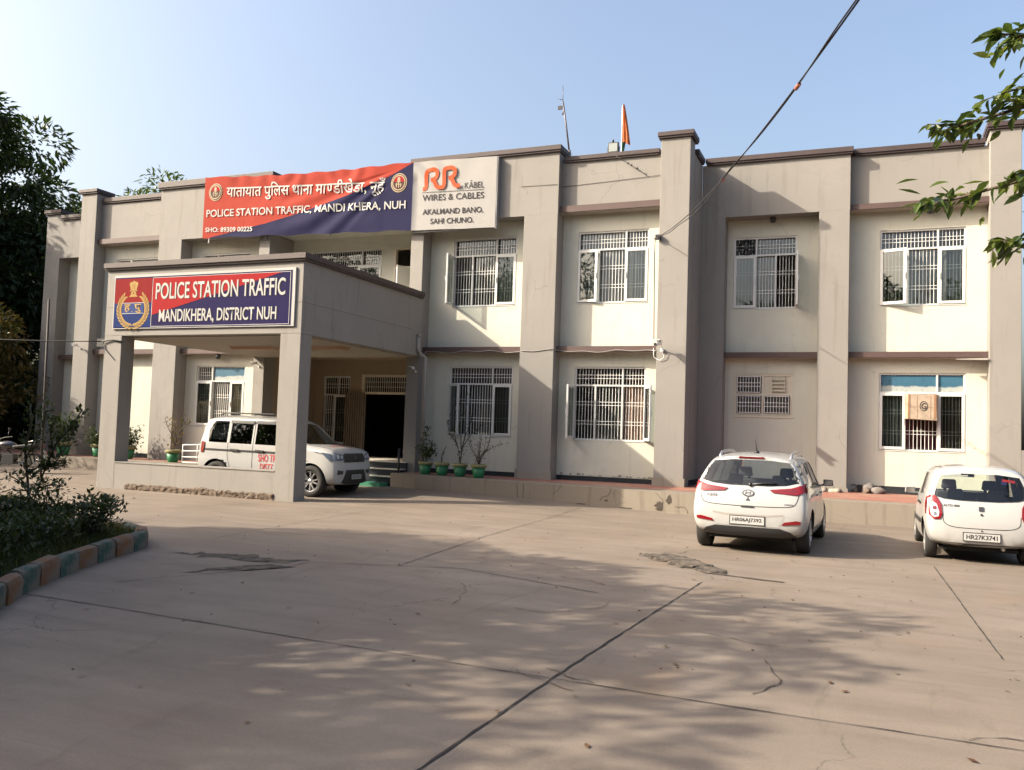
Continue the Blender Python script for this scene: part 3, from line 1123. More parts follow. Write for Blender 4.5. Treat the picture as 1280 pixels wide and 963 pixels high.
mb.build('exposed_footing', M['brickrub'], lw)
M['lampcover'] = simple('brown_lamp_cover', (.30, .18, .11), .5)
for (x, y) in ((-15.2, 18.8), (-13.1, 18.9)):
    mb = MB()
    mb.hexa([(x - .62, y - .16, 3.66), (x + .62, y - .16, 3.66), (x + .62, y + .16, 3.66), (x - .62, y + .16, 3.66),
             (x - .70, y - .22, 3.741), (x + .70, y - .22, 3.741), (x + .70, y + .22, 3.741), (x - .70, y + .22, 3.741)])
    mb.build('ceiling_light', M['lampcover'], pc)

# rain pipe in the corner of the porch
mb = MB()
mb.tube([(-11.77, 21.55, 4.35), (-11.77, 21.55, 3.95), (-11.72, 21.60, 3.80), (-11.60, 21.70, 3.72), (-11.60, 21.72, .5)], .055, 12)
mb.tube([(-11.77, 21.55, 4.36), (-11.77, 21.55, 4.30)], .07, 12)
part('drain_pipe', mb, M['greyplastic'])

# ---------------------------------------------------------------- raised walkway along the front
def tile_mat():
    m, nt, b = new_mat('red_paving_tiles')
    tc = nt.nodes.new('ShaderNodeTexCoord')
    P = tc.outputs['Object']
    br = nt.nodes.new('ShaderNodeTexBrick')
    br.inputs['Scale'].default_value = 3.3
    br.inputs['Color1'].default_value = (.26, .105, .075, 1)
    br.inputs['Color2'].default_value = (.21, .085, .06, 1)
    br.inputs['Mortar'].default_value = (.14, .08, .055, 1)
    br.inputs['Mortar Size'].default_value = .012
    br.inputs['Brick Width'].default_value = 1.0
    br.inputs['Row Height'].default_value = 1.0
    nt.links.new(P, br.inputs['Vector'])
    d = ramp(nt, noise_n(nt, P, 1.4, 6, .65), [(.45, (0, 0, 0)), (.7, (.7, .7, .7))])
    nt.links.new(mixc(nt, d, br.outputs[0], (.27, .195, .145)), b.inputs['Base Color'])
    b.inputs['Roughness'].default_value = .8
    return m


M['tiles'] = tile_mat()
M['kerbcem'] = plaster('grey_cement_kerb', (.195, .168, .138), (.07, .055, .04), 1.7, .85)


def walkway(front, back, zt, name):
    mb = MB()
    for (a, b), (c, d) in zip(zip(front, front[1:]), zip(back, back[1:])):
        a, b, c, d = (Vector(q) for q in (a, b, c, d))
        for (f0, f1, mi, dz) in ((0, .16, 1, 0), (.16, 1, 0, .004)):
            p0, p1 = a.lerp(c, f0), b.lerp(d, f0)
            q0, q1 = a.lerp(c, f1), b.lerp(d, f1)
            mb.face([(p0.x, p0.y, zt + dz), (p1.x, p1.y, zt + dz), (q1.x, q1.y, zt + dz), (q0.x, q0.y, zt + dz)], mi)
        n = max(1, int((b - a).length / .25))
        for k in range(n):
            p, q = a.lerp(b, k / n), a.lerp(b, (k + 1) / n)
            mb.face([(p.x, p.y, -.1), (q.x, q.y, -.1), (q.x, q.y, zt), (p.x, p.y, zt)], 1)
    for p, q in ((front[0], back[0]), (front[-1], back[-1])):
        mb.face([(p[0], p[1], -.1), (q[0], q[1], -.1), (q[0], q[1], zt + .003), (p[0], p[1], zt + .003)], 1)
    return struct(mb.build(name, [M['tiles'], M['kerbcem']], normals=True))


walkway([(-12.15, 20.95), (-11.2, 20.62), (-9.4, 20.40), (-6.6, 20.0), (-3.4, 19.45), (-.9, 20.05), (3.6, 19.85)],
        [(-12.15, 24.2), (-11.2, 24.2), (-9.4, 24.2), (-6.6, 24.2), (-3.4, 24.2), (-.9, 24.2), (3.6, 24.2)], .47, 'walkway')
walkway([(-30, 20.5), (-21, 20.4), (-17.6, 20.45)], [(-30, 24.2), (-21, 24.2), (-17.6, 24.2)], .43, 'walkway')
# broken hole and cracks in the kerb face
def kerb_y(x):
    return 20.0 + (19.45 - 20.0) * (x + 6.6) / 3.2 if x > -6.6 else 20.40 + (20.0 - 20.4) * (x + 9.4) / 2.8


mb = MB()
for (x, z, w, h, s) in ((-4.35, .15, .30, .30, 1), (-4.15, .30, .16, .22, 6), (-6.3, .05, .4, .05, 3), (-5.1, .04, .5, .05, 4), (-5.7, .18, .10, .05, 5)):
    rr = random.Random(s)
    pts = [(x + w * .5 * cos(2 * pi * k / 18) * rr.uniform(.45, 1.2), z + h * .5 * sin(2 * pi * k / 18) * rr.uniform(.45, 1.2)) for k in range(18)]
    mb.prism(pts, kerb_y(x) - .010, kerb_y(x) + .02)
for (x, z, a, n, s) in ((-7.95, .02, 1.5, 9, 1), (-8.05, .02, 1.2, 8, 2), (-4.3, .28, 2.7, 12, 3), (-5.6, .46, -1.2, 9, 4), (-3.72, .02, 1.6, 8, 5), (-6.9, .46, -1.7, 6, 7)):
    P = wander(x, z, a, n, .05, s)
    for (p, q) in zip(P, P[1:]):
        if 0 < q[1] < .47:
            mb.bar((p[0], kerb_y(p[0]) - .003, p[1]), (q[0], kerb_y(q[0]) - .003, q[1]), .010, .008)
struct(mb.build('kerb_damage', M['crack']))
# ------------------------------------------------------------------ lettering
def glyphs(body, bold=0.0, shear=0.0, spacing=1.0):
    cu = bpy.data.curves.new('lettering', 'FONT')
    cu.body = body
    cu.size = 1
    cu.offset = bold
    cu.shear = shear
    cu.space_character = spacing
    cu.resolution_u = 4
    o = bpy.data.objects.new('lettering', cu)
    COL.objects.link(o)
    dg = bpy.context.evaluated_depsgraph_get()
    me = bpy.data.meshes.new_from_object(o.evaluated_get(dg))
    bpy.data.objects.remove(o)
    bpy.data.curves.remove(cu)
    bm = bmesh.new()
    bm.from_mesh(me)
    bpy.data.meshes.remove(me)
    return bm


def fit(bm, x0, x1, z0, z1):
    """scale flat glyph mesh into the box; returns bm with coords (x, z, 0)"""
    lx = min(v.co.x for v in bm.verts)
    hx = max(v.co.x for v in bm.verts)
    ly = min(v.co.y for v in bm.verts)
    hy = max(v.co.y for v in bm.verts)
    for v in bm.verts:
        v.co = Vector((x0 + (v.co.x - lx) / (hx - lx) * (x1 - x0), z0 + (v.co.y - ly) / (hy - ly) * (z1 - z0), 0))
    return bm


def lettering(body, x0, x1, z0, z1, fn, mat, parent, bold=0.0, name='lettering', step=None, **kw):
    """flat letters placed in (x, z) and carried onto a surface by fn(x, z) -> point"""
    bm = fit(glyphs(body, bold, **kw), x0, x1, z0, z1)
    if step:
        gridcut(bm, step)
    for v in bm.verts:
        v.co = Vector(fn(v.co.x, v.co.y))
    me = bpy.data.meshes.new(name)
    bm.to_mesh(me)
    bm.free()
    me.materials.append(mat)
    return link(name, me, parent)


def flat_shapes(shapes, fn, mat, parent, name, step=None):
    """polygons [(x, z), ...] carried onto a surface by fn"""
    bm = bmesh.new()
    for s in shapes:
        bm.faces.new([bm.verts.new((x, z, 0)) for x, z in s])
    bmesh.ops.triangulate(bm, faces=bm.faces[:])
    if step:
        gridcut(bm, step)
    for v in bm.verts:
        v.co = Vector(fn(v.co.x, v.co.y))
    me = bpy.data.meshes.new(name)
    bm.to_mesh(me)
    bm.free()
    me.materials.append(mat)
    return link(name, me, parent)


def ell(cx, cz, rx, rz, n=28, a0=0, a1=2 * pi):
    return [(cx + rx * cos(a0 + (a1 - a0) * k / n), cz + rz * sin(a0 + (a1 - a0) * k / n)) for k in range(n)]


def ringpoly(cx, cz, r0x, r0z, r1x, r1z, n=36):
    out = []
    for k in range(n):
        a, b = 2 * pi * k / n, 2 * pi * (k + 1) / n
        out.append([(cx + r0x * cos(a), cz + r0z * sin(a)), (cx + r1x * cos(a), cz + r1z * sin(a)),
                    (cx + r1x * cos(b), cz + r1z * sin(b)), (cx + r0x * cos(b), cz + r0z * sin(b))])
    return out


def rect(x0, x1, z0, z1):
    return [(x0, z0), (x1, z0), (x1, z1), (x0, z1)]


M['v_red'] = simple('vinyl_red', (0.25, 0.012, 0.014), .8, spec=.12, var=.05)
M['v_blue'] = simple('vinyl_blue', (0.0105, 0.0075, 0.05), .8, spec=.12, var=.08)
M['v_navy'] = simple('flex_navy', (0.013, 0.013, 0.045), .8, spec=.12, var=.1)
M['v_coral'] = simple('flex_red', (0.27, 0.038, 0.025), .8, spec=.12, var=.05)
M['v_white'] = simple('vinyl_white', (0.3700, 0.3626, 0.3478), .6, spec=.12, var=.04)
M['v_flexwhite'] = simple('flex_white', (0.2812, 0.2738, 0.2664), .5, spec=.12, var=.05)
M['v_gold'] = simple('vinyl_gold', (0.3108, 0.1998, 0.0629), .6, spec=.12)
M['v_orange'] = simple('vinyl_orange', (0.3848, 0.0629, 0.0185), .5, spec=.12)
M['v_darkgrey'] = simple('vinyl_dark_grey', (0.0333, 0.0296, 0.0333), .5, spec=.12)
M['v_paleblue'] = simple('vinyl_pale_blue', (0.0148, 0.0370, 0.1406), .6, spec=.12)

M['ink_box'] = simple('black_stencil_paint', (.03, .025, .022), .7)
# ------------------------------------------------------------------ sign board on the porch beam
SB = thing('police_sign_board', 'red and blue police station sign with wreath emblem on the porch front', 'sign', (0, 0, 0))
SX0, SX1, SZ0, SZ1, SY = -17.41, -11.99, 3.925, 5.25, 16.108


def on_sign(d=0.0):
    def fn(x, z):
        w = .010 * noise.noise(Vector((x * 1.3, 0, z * 1.1))) + .004 * noise.noise(Vector((x * 5, 3, z * 4)))
        return (x, SY - abs(w) * .6 - d, z)
    return fn


mb = MB()
mb.box(SX0 - .005, SX1 + .005, SY + .002, PF - .004, SZ0 - .005, SZ1 + .005)
mb.build('backing', M['v_white'], SB)
flat_shapes([rect(SX0, SX1, SZ0, SZ1)], on_sign(.0), M['v_white'], SB, 'panel', .12)
ix0, ix1, iz0, iz1 = -17.385, -12.07, 3.95, 5.175
flat_shapes([rect(ix0, ix1, iz0 - .005, iz1 + .02)], on_sign(.003), M['v_blue'], SB, 'border', .12)
flat_shapes([rect(-16.16, -12.115, 3.965, 3.978), rect(-16.16, -12.115, 5.155, 5.166), rect(-16.175, -16.16, 3.965, 5.166), rect(-12.128, -12.115, 3.978, 5.155)],
            on_sign(.006), M['v_white'], SB, 'border_line', .2)
flat_shapes([[(-16.16, 4.25), (-12.35, 5.155), (-16.16, 5.155)]], on_sign(.006), M['v_red'], SB, 'red_field', .12)
lettering('POLICE STATION TRAFFIC', -16.06, -12.25, 4.63, 5.03, on_sign(.011), M['v_white'], SB, .012, step=.15)
lettering('MANDIKHERA, DISTRICT NUH', -15.92, -12.47, 4.03, 4.38, on_sign(.011), M['v_white'], SB, .012, step=.15)
lettering('POLICE STATION TRAFFIC', -16.04, -12.23, 4.62, 5.02, on_sign(.009), M['v_darkgrey'], SB, .012, name='letter_shadow', step=.15)
lettering('MANDIKHERA, DISTRICT NUH', -15.90, -12.45, 4.02, 4.37, on_sign(.009), M['v_darkgrey'], SB, .012, name='letter_shadow', step=.15)
# emblem panel: red above, blue below, gold wreath, pillar capital and two Devanagari letters
flat_shapes([rect(-17.375, -16.185, 4.56, 5.165)], on_sign(.006), simple('emblem_red', (0.17, 0.008, 0.009), .8, spec=.12), SB, 'emblem_field', .15)
flat_shapes([rect(-17.375, -16.185, 3.965, 4.56)], on_sign(.006), simple('emblem_blue', (0.008, 0.022, 0.1), .8, spec=.12), SB, 'emblem_field', .15)
sh = []
ex, ez = -16.765, 4.42
for side in (-1, 1):
    for k in range(13):
        a = radians(-82 + k * 11.2)
        for off, rr_ in ((-.045, .40), (.045, .50)):
            rx, rz = rr_ * 1.0, rr_ * .94
            px, pz = ex + side * rx * cos(a), ez + rz * sin(a) - .02
            ta = a + pi / 2 + off * 9 * -1
            dx, dz = side * cos(ta), sin(ta)
            nx, nz = -dz, dx
            L, Wd = .072, .026
            sh.append([(px - dx * L, pz - dz * L), (px + nx * Wd, pz + nz * Wd), (px + dx * L, pz + dz * L), (px - nx * Wd, pz - nz * Wd)])
    for k in range(10):
        a0, a1 = radians(-80 + k * 13), radians(-80 + (k + 1) * 13)
        sh.append([(ex + side * .44 * cos(a0), ez + .415 * sin(a0) - .02), (ex + side * .46 * cos(a0), ez + .435 * sin(a0) - .02),
                   (ex + side * .46 * cos(a1), ez + .435 * sin(a1) - .02), (ex + side * .44 * cos(a1), ez + .415 * sin(a1) - .02)])
flat_shapes(sh, on_sign(.010), M['v_gold'], SB, 'wreath')
lion = [rect(ex - .13, ex + .13, 4.71, 4.735), rect(ex - .10, ex + .10, 4.735, 4.765), ell(ex, 4.80, .085, .05), rect(ex - .12, ex + .12, 4.845, 4.875),
        [(ex - .09, 4.875), (ex + .09, 4.875), (ex + .12, 4.98), (ex + .07, 5.0), (ex - .07, 5.0), (ex - .12, 4.98)],
        ell(ex, 5.035, .06, .07), ell(ex - .085, 5.02, .05, .06), ell(ex + .085, 5.02, .05, .06)]
flat_shapes(lion, on_sign(.010), M['v_gold'], SB, 'lion_capital')
flat_shapes([rect(ex - .035, ex - .02, 4.90, 5.03), rect(ex + .02, ex + .035, 4.90, 5.03), rect(ex - .10, ex + .10, 4.853, 4.866), ell(ex, 4.80, .03, .028)],
            on_sign(.013), simple('emblem_brown', (0.1850, 0.0666, 0.0222), .5, spec=.12), SB, 'capital_detail')
flat_shapes([rect(ex - .34, ex + .34, 4.30, 4.56)], on_sign(.009), M['v_paleblue'], SB, 'name_band')
flat_shapes([rect(ex - .34, ex + .34, 4.552, 4.566), rect(ex - .34, ex + .34, 4.294, 4.308)], on_sign(.012), M['v_white'], SB, 'band_line')
lettering('ह', ex - .28, ex - .08, 4.33, 4.53, on_sign(.013), M['v_gold'], SB, .02)
lettering('पु', ex + .05, ex + .26, 4.31, 4.53, on_sign(.013), M['v_gold'], SB, .02)
flat_shapes([ell(ex - .02, 4.345, .016, .016, 10)], on_sign(.013), M['v_gold'], SB, 'dot')

# ------------------------------------------------------------------ large flex banner on the parapet
BN = thing('banner', 'long printed flex banner, red and navy with a white right end, hung on the parapet', 'banner', (0, 0, 0))
BX0, BX1, BXS, BY = -19.72, -9.57, -12.17, 21.58


def b_top(x):
    u = (x - BX0) / (BX1 - BX0)
    return 9.50 - .22 * u - .10 * sin(pi * min(1, max(0, u / .74))) - .018 * sin(x * 7.0) * (1 if u < .74 else .1)


def b_bot(x):
    u = (x - BX0) / (BX1 - BX0)
    return 7.53 - .24 * u + .02 * sin(x * 4.3) * (1 if u < .74 else .2)


def on_banner(d=0.0):
    def fn(x, z):
        u = (x - BX0) / (BXS - BX0)
        v = (9.5 - z) / 2.0
        e = min(1, max(0, u * 6)) * min(1, max(0, (1.02 - u) * 5))
        # folds fanning out of the upper right corner, slack swags along the top edge
        px, pz = x - (BXS - .15), z - 9.25
        ang = atan2(-pz, -px)
        rad = sqrt(px * px + pz * pz)
        fold = .026 * sin(ang * 30 + .8 * sin(rad * 1.3)) * S((rad - .25) / 1.2) * (1 - S((rad - 4.6) / 2.4)) * S((ang - .14) / .12) * (1 - S((ang - .62) / .2))
        sw = 0
        for cx in (-16.55, -14.5):
            r = sqrt((x - cx) ** 2 * 1.4 + (z - 9.4) ** 2)
            sw += .022 * sin((r - .2) * 11) * math.exp(-((r - .5) / .42) ** 2)
        w = .035 * noise.noise(Vector((x * .7, 0, z * 1.2))) + .010 * noise.noise(Vector((x * 2.8, 2, z * 3.2)))
        edge = .05 * noise.noise(Vector((x * 2.2, 8, 0))) * (1 - S(v / .35))
        y = BY + (fold + sw + w + edge) * e
        if x > BXS:
            y = BY + .03 - .012 * noise.noise(Vector((x * 1.6, 5, z * 1.3))) + .030 * sin((x + z) * 9) * S((BXS + 1.3 - x) / .9) * S((z - 8.3) / .8)
        return (x, y - d, z)
    return fn


def banner_piece(x0, x1, zt, zb, mat, name, d=0.0, st=.09):
    """strip between two height functions, finely cut"""
    bm = bmesh.new()
    nx = max(1, int((x1 - x0) / st))
    nz = 24
    fn = on_banner(d)
    g = []
    for i in range(nx + 1):
        x = x0 + (x1 - x0) * i / nx
        a, b = zb(x), zt(x)
        g.append([bm.verts.new(fn(x, a + (b - a) * j / nz)) for j in range(nz + 1)])
    for i in range(nx):
        for j in range(nz):
            f = bm.faces.new((g[i][j], g[i + 1][j], g[i + 1][j + 1], g[i][j + 1]))
            f.smooth = True
    bmesh.ops.remove_doubles(bm, verts=bm.verts[:], dist=1e-4)
    me = bpy.data.meshes.new(name)
    bm.to_mesh(me)
    bm.free()
    me.materials.append(mat)
    return link(name, me, BN)


def diag(x):
    """boundary between red (above) and navy (below)"""
    pts = [(BX0, 7.42), (-19.35, 7.55), (-17.3, 7.86), (-16.3, 8.06), (-14.2, 8.56), (-12.9, 9.0), (BXS, 9.32)]
    for (a, za), (b, zb_) in zip(pts, pts[1:]):
        if x <= b:
            return min(b_top(x), max(b_bot(x), za + (zb_ - za) * (x - a) / (b - a)))
    return b_top(x)


banner_piece(BX0, BXS, b_top, diag, M['v_coral'], 'red_field')
banner_piece(BX0, BXS, diag, b_bot, M['v_navy'], 'navy_field')
banner_piece(BXS, BX1, b_top, b_bot, M['v_flexwhite'], 'white_field')
FS = simple('banner_frame_steel', (.22, .22, .23), .5)
for q in ((BX1 - .02, BX1 + .03, BY + .04, A - .01, 7.27, 9.27), (BXS, BX1 - .021, BY + .09, BY + .13, 7.29, 7.33), (BXS, BX1 - .021, BY + .09, BY + .13, 9.2, 9.24),
          *[(x, x + .04, BY + .135, BY + .175, 7.4, 9.2) for x in (-19.6, -17.4, -15.0, -12.3, -11.0)]):
    mb = MB()
    mb.box(*q)
    mb.build('batten', FS, BN)
WT = M['v_white']
OB = on_banner(.020)

def tilted(fn, x0, k):
    return lambda x, z: fn(x, z + (x - x0) * k)


# Hindi line: one run of unshaped signs (short i typed before its consonant); the half n is cut from the full letter
def bbox(bm):
    X = [v.co.x for v in bm.verts]
    return min(X), max(X)


runs = [glyphs('यातायात पुिलस थाना मा', .012), glyphs('ण', .012), glyphs('डीखेडा, नूहँ', .012)]
a, b = bbox(runs[1])
bmesh.ops.bisect_plane(runs[1], geom=runs[1].verts[:] + runs[1].edges[:] + runs[1].faces[:], plane_co=(a + (b - a) * .70, 0, 0), plane_no=(1, 0, 0), clear_outer=True)
widths = [bbox(r)[1] - bbox(r)[0] for r in runs]
gap = .03
sc = 5.76 / (sum(widths) + 2 * gap)
pen = -18.83
for r, w in zip(runs, widths):
    lo = bbox(r)[0]
    for v in r.verts:
        v.co = Vector((pen + (v.co.x - lo) * sc, 8.805 + v.co.y * sc * 1.06, 0))
    pen += (w + gap) * sc
    gridcut(r, .06)
    fn = tilted(OB, -18.83, -.046)
    for v in r.verts:
        v.co = Vector(fn(v.co.x, v.co.y))
    me = bpy.data.meshes.new('lettering')
    r.to_mesh(me)
    r.free()
    me.materials.append(WT)
    link('lettering', me, BN)
lettering('POLICE STATION TRAFFIC, MANDI KHERA, NUH', -19.59, -12.37, 8.155, 8.43, tilted(OB, -19.59, -.028), WT, BN, .014, step=.06)
lettering('SHO: 89309 00225', -19.60, -17.75, 7.71, 7.865, tilted(OB, -19.6, -.04), WT, BN, .02, step=.06)
M['em_cream'] = simple('emblem_cream', (0.3108, 0.2442, 0.1628), .5, spec=.12)
M['em_brown'] = simple('emblem_dark_brown', (0.0444, 0.0148, 0.0148), .5, spec=.12)
for (cx, cz) in ((-19.27, 8.98), (-12.62, 8.76)):
    f = on_banner(.012)
    flat_shapes([ell(cx, cz, .265, .28)], f, M['em_cream'], BN, 'emblem', .1)
    f = on_banner(.016)
    flat_shapes([ell(cx, cz, .235, .25)], f, M['em_brown'], BN, 'emblem', .1)
    f = on_banner(.020)
    flat_shapes([ell(cx, cz + .02, .19, .20, 28, 0, pi)], f, M['v_red'], BN, 'emblem', .1)
    f = on_banner(.024)
    flat_shapes(ringpoly(cx, cz, .185, .195, .215, .228) + [ell(cx, cz + .10, .05, .07, 14), rect(cx - .07, cx + .07, cz + .02, cz + .04), rect(cx - .11, cx + .11, cz - .06, cz - .045),
                rect(cx - .09, cx - .06, cz - .13, cz - .02), rect(cx + .05, cx + .08, cz - .13, cz - .02), rect(cx - .015, cx + .015, cz - .15, cz + .02), rect(cx - .09, cx + .0, cz - .02, cz - .005)],
                f, M['em_cream'], BN, 'emblem_detail', .1)


def stroke(path, w):
    """thick line as quads; path may be a list of points"""
    out = []
    n = len(path)
    L, R_ = [], []
    for i, p in enumerate(path):
        a = Vector(path[max(0, i - 1)])
        b = Vector(path[min(n - 1, i + 1)])
        d = (b - a).normalized()
        nn = Vector((-d.y, d.x)) * w / 2
        L.append(Vector(p) + nn)
        R_.append(Vector(p) - nn)
    for i in range(n - 1):
        out.append([tuple(R_[i]), tuple(R_[i + 1]), tuple(L[i + 1]), tuple(L[i])])
    return out


def curve(pts, n=8):
    """Catmull-Rom through points"""
    P = [Vector(p) for p in pts]
    P = [2 * P[0] - P[1]] + P + [2 * P[-1] - P[-2]]
    out = []
    for i in range(1, len(P) - 2):
        for k in range(n):
            t = k / n
            a, b, c, d = P[i - 1], P[i], P[i + 1], P[i + 2]
            out.append(tuple(.5 * ((2 * b) + (c - a) * t + (2 * a - 5 * b + 4 * c - d) * t * t + (3 * b - a - 3 * c + d) * t ** 3)))
    out.append(tuple(P[-2]))
    return out


f = on_banner(.012)
logo = []
for ox in (-11.82, -11.25):
    q = lambda p: [(ox + a * .56, 8.50 + b * .60) for a, b in p]
    logo += stroke(q(curve([(-.06, .05), (.06, .05), (.13, .14), (.14, .4), (.14, .80), (.18, .91), (.30, .94), (.55, .94), (.70, .86), (.74, .72), (.68, .56), (.52, .47), (.40, .45)])), .115)
    logo += stroke(q(curve([(.46, .46), (.60, .36), (.70, .18), (.80, .07), (.95, .05), (1.06, .06)])), .115)
for k, poly in enumerate(logo):
    pass
for poly in logo:
    pass


def stacked(shapes, d0, mat, name):
    """overlapping stroke pieces on one sheet: each lies a hair above the one before, so no two share a plane"""
    bm = bmesh.new()
    for k, s in enumerate(shapes):
        fn = on_banner(d0 + .00015 * k)
        bm.faces.new([bm.verts.new(fn(x, z)) for x, z in s])
    me = bpy.data.meshes.new(name)
    bm.to_mesh(me)
    bm.free()
    me.materials.append(mat)
    return link(name, me, BN)


stacked(logo, .010, M['v_orange'], 'logo')
DG = M['v_darkgrey']
f = tilted(on_banner(.012), -11.85, -.025)
lettering('KÄBEL'.replace('Ä', 'Ā'), -10.53, -9.94, 8.475, 8.70, f, DG, BN, .004)
flat_shapes([rect(-11.87, -9.94, 8.415, 8.428)], f, DG, BN, 'rule', .2)
lettering('WIRES & CABLES', -11.85, -9.93, 8.175, 8.355, f, DG, BN, .006, step=.2)
lettering('AKALMAND BANO,', -11.83, -9.94, 7.755, 7.94, f, DG, BN, .014, step=.2)
lettering('SAHI CHUNO.', -11.57, -10.22, 7.505, 7.665, f, DG, BN, .014, step=.2)

lettering('G', 1.165, 1.275, 2.60, 2.76, lambda x, z: (on_box(x, z)[0], on_box(x, z)[1] - .004, z), M['ink_box'], BOXMARKS, .02)
flat_shapes(ringpoly(1.22, 2.68, .075, .105, .092, .125), lambda x, z: (x, on_box(x, z)[1] - .003, z), M['ink_box'], BOXMARKS, 'painted_ring')
# ------------------------------------------------------------------ vehicles
def car_paint():
    m, nt, b = new_mat('white_car_paint')
    tc = nt.nodes.new('ShaderNodeTexCoord')
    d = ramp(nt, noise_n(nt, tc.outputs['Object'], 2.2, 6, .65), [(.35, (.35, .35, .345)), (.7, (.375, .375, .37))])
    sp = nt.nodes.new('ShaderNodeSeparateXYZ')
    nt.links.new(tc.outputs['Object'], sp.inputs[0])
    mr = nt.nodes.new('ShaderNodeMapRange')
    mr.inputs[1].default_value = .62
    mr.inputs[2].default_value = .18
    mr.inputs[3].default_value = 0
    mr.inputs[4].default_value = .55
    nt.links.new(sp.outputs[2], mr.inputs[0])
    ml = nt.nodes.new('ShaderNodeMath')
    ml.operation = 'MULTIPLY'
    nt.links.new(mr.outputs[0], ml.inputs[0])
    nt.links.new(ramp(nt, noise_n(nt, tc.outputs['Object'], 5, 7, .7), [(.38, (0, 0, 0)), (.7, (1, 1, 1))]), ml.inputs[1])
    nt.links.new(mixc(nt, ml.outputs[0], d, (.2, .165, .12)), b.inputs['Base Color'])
    b.inputs['Roughness'].default_value = .35
    b.inputs['Coat Weight'].default_value = .8
    b.inputs['Coat Roughness'].default_value = .06
    return m


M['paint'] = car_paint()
M['tyre'] = simple('tyre_rubber', (.022, .021, .020), .85, var=.3, bump=.3, bscale=40)
M['arch'] = simple('wheel_arch_black', (.012, .012, .012), .9)
M['alloy'] = simple('alloy_rim', (.48, .48, .49), .32, .8)
M['hubcap'] = simple('dusty_silver_hubcap', (.36, .35, .34), .4, .5)
M['lens_red'] = simple('red_tail_lens', (.17, .004, .007), .15, coat=.5)
M['lens_dark'] = simple('dark_red_lens', (.12, .004, .006), .12, coat=1)
M['lens_clear'] = simple('clear_lens', (.55, .56, .58), .15, .3, coat=1)
M['lens_blue'] = simple('smoky_headlamp_lens', (.10, .13, .18), .08, .2, coat=1)
M['badge'] = simple('dark_chrome_badge', (.10, .10, .11), .3, .6)
M['chrome'] = simple('chrome', (.62, .62, .63), .12, 1.0)
M['plate'] = simple('number_plate_white', (.40, .40, .39), .4)
M['ink'] = simple('plate_black', (.012, .012, .012), .5)
M['seat'] = simple('car_seat_fabric', (.035, .037, .042), .85)
M['trim'] = simple('black_car_trim', (.02, .02, .021), .45)
M['seam'] = simple('panel_gap', (.02, .02, .02), .8)
M['redpaint'] = simple('red_lettering_paint', (.42, .018, .02), .5)


def hull(rows, tip_r, tip_f, name, crease=None):
    """half-body columns (bottom centre -> roof centre) mirrored and closed, subdivided to a smooth body"""
    def closed(row, ds, ys):
        return [(x + ds[j], y * ys, z) for j, (x, y, z) in enumerate(row)]
    cols = [closed(rows[0], tip_r[1], 0.0), closed(rows[0], tip_r[0], .80)] + rows + [closed(rows[-1], tip_f[0], .72), closed(rows[-1], tip_f[1], 0.0)]
    bm = bmesh.new()
    cl = bm.edges.layers.float.new('crease_edge')
    for sgn in (1, -1):
        g = [[bm.verts.new((x, y * sgn, z)) for (x, y, z) in c] for c in cols]
        for i in range(len(g) - 1):
            for j in range(len(g[0]) - 1):
                q = (g[i][j], g[i + 1][j], g[i + 1][j + 1], g[i][j + 1])
                bm.faces.new(q if sgn > 0 else q[::-1])
        if crease:
            for j, v in crease.get('rows', {}).items():
                for i in range(2, len(g) - 3):
                    e = bm.edges.get((g[i][j], g[i + 1][j]))
                    if e:
                        e[cl] = v
            for i, v in crease.get('cols', {}).items():
                for j in range(1, len(g[0]) - 1):
                    e = bm.edges.get((g[i][j], g[i][j + 1]))
                    if e:
                        e[cl] = v
    bmesh.ops.remove_doubles(bm, verts=bm.verts[:], dist=1e-4)
    bmesh.ops.dissolve_degenerate(bm, edges=bm.edges[:], dist=1e-4)
    bmesh.ops.recalc_face_normals(bm, faces=bm.faces[:])
    me = bpy.data.meshes.new(name)
    bm.to_mesh(me)
    bm.free()
    me.polygons.foreach_set('use_smooth', [True] * len(me.polygons))
    o = bpy.data.objects.new(name, me)
    COL.objects.link(o)
    s = o.modifiers.new('s', 'SUBSURF')
    s.levels = s.render_levels = 3
    dg = bpy.context.evaluated_depsgraph_get()
    me2 = bpy.data.meshes.new_from_object(o.evaluated_get(dg))
    o.modifiers.clear()
    o.data = me2
    bpy.data.meshes.remove(me)
    return o


def cutter(mb):
    bmesh.ops.recalc_face_normals(mb.bm, faces=mb.bm.faces[:])
    me = bpy.data.meshes.new('cut')
    mb.bm.to_mesh(me)
    mb.bm.free()
    o = bpy.data.objects.new('cut', me)
    COL.objects.link(o)
    return o


def carve(o, cuts):
    for c in cuts:
        m = o.modifiers.new('b', 'BOOLEAN')
        m.operation = 'DIFFERENCE'
        m.solver = 'EXACT'
        m.object = c
    dg = bpy.context.evaluated_depsgraph_get()
    me = bpy.data.meshes.new_from_object(o.evaluated_get(dg))
    old = o.data
    o.modifiers.clear()
    o.data = me
    bpy.data.meshes.remove(old)
    for c in cuts:
        d = c.data
        bpy.data.objects.remove(c)
        bpy.data.meshes.remove(d)


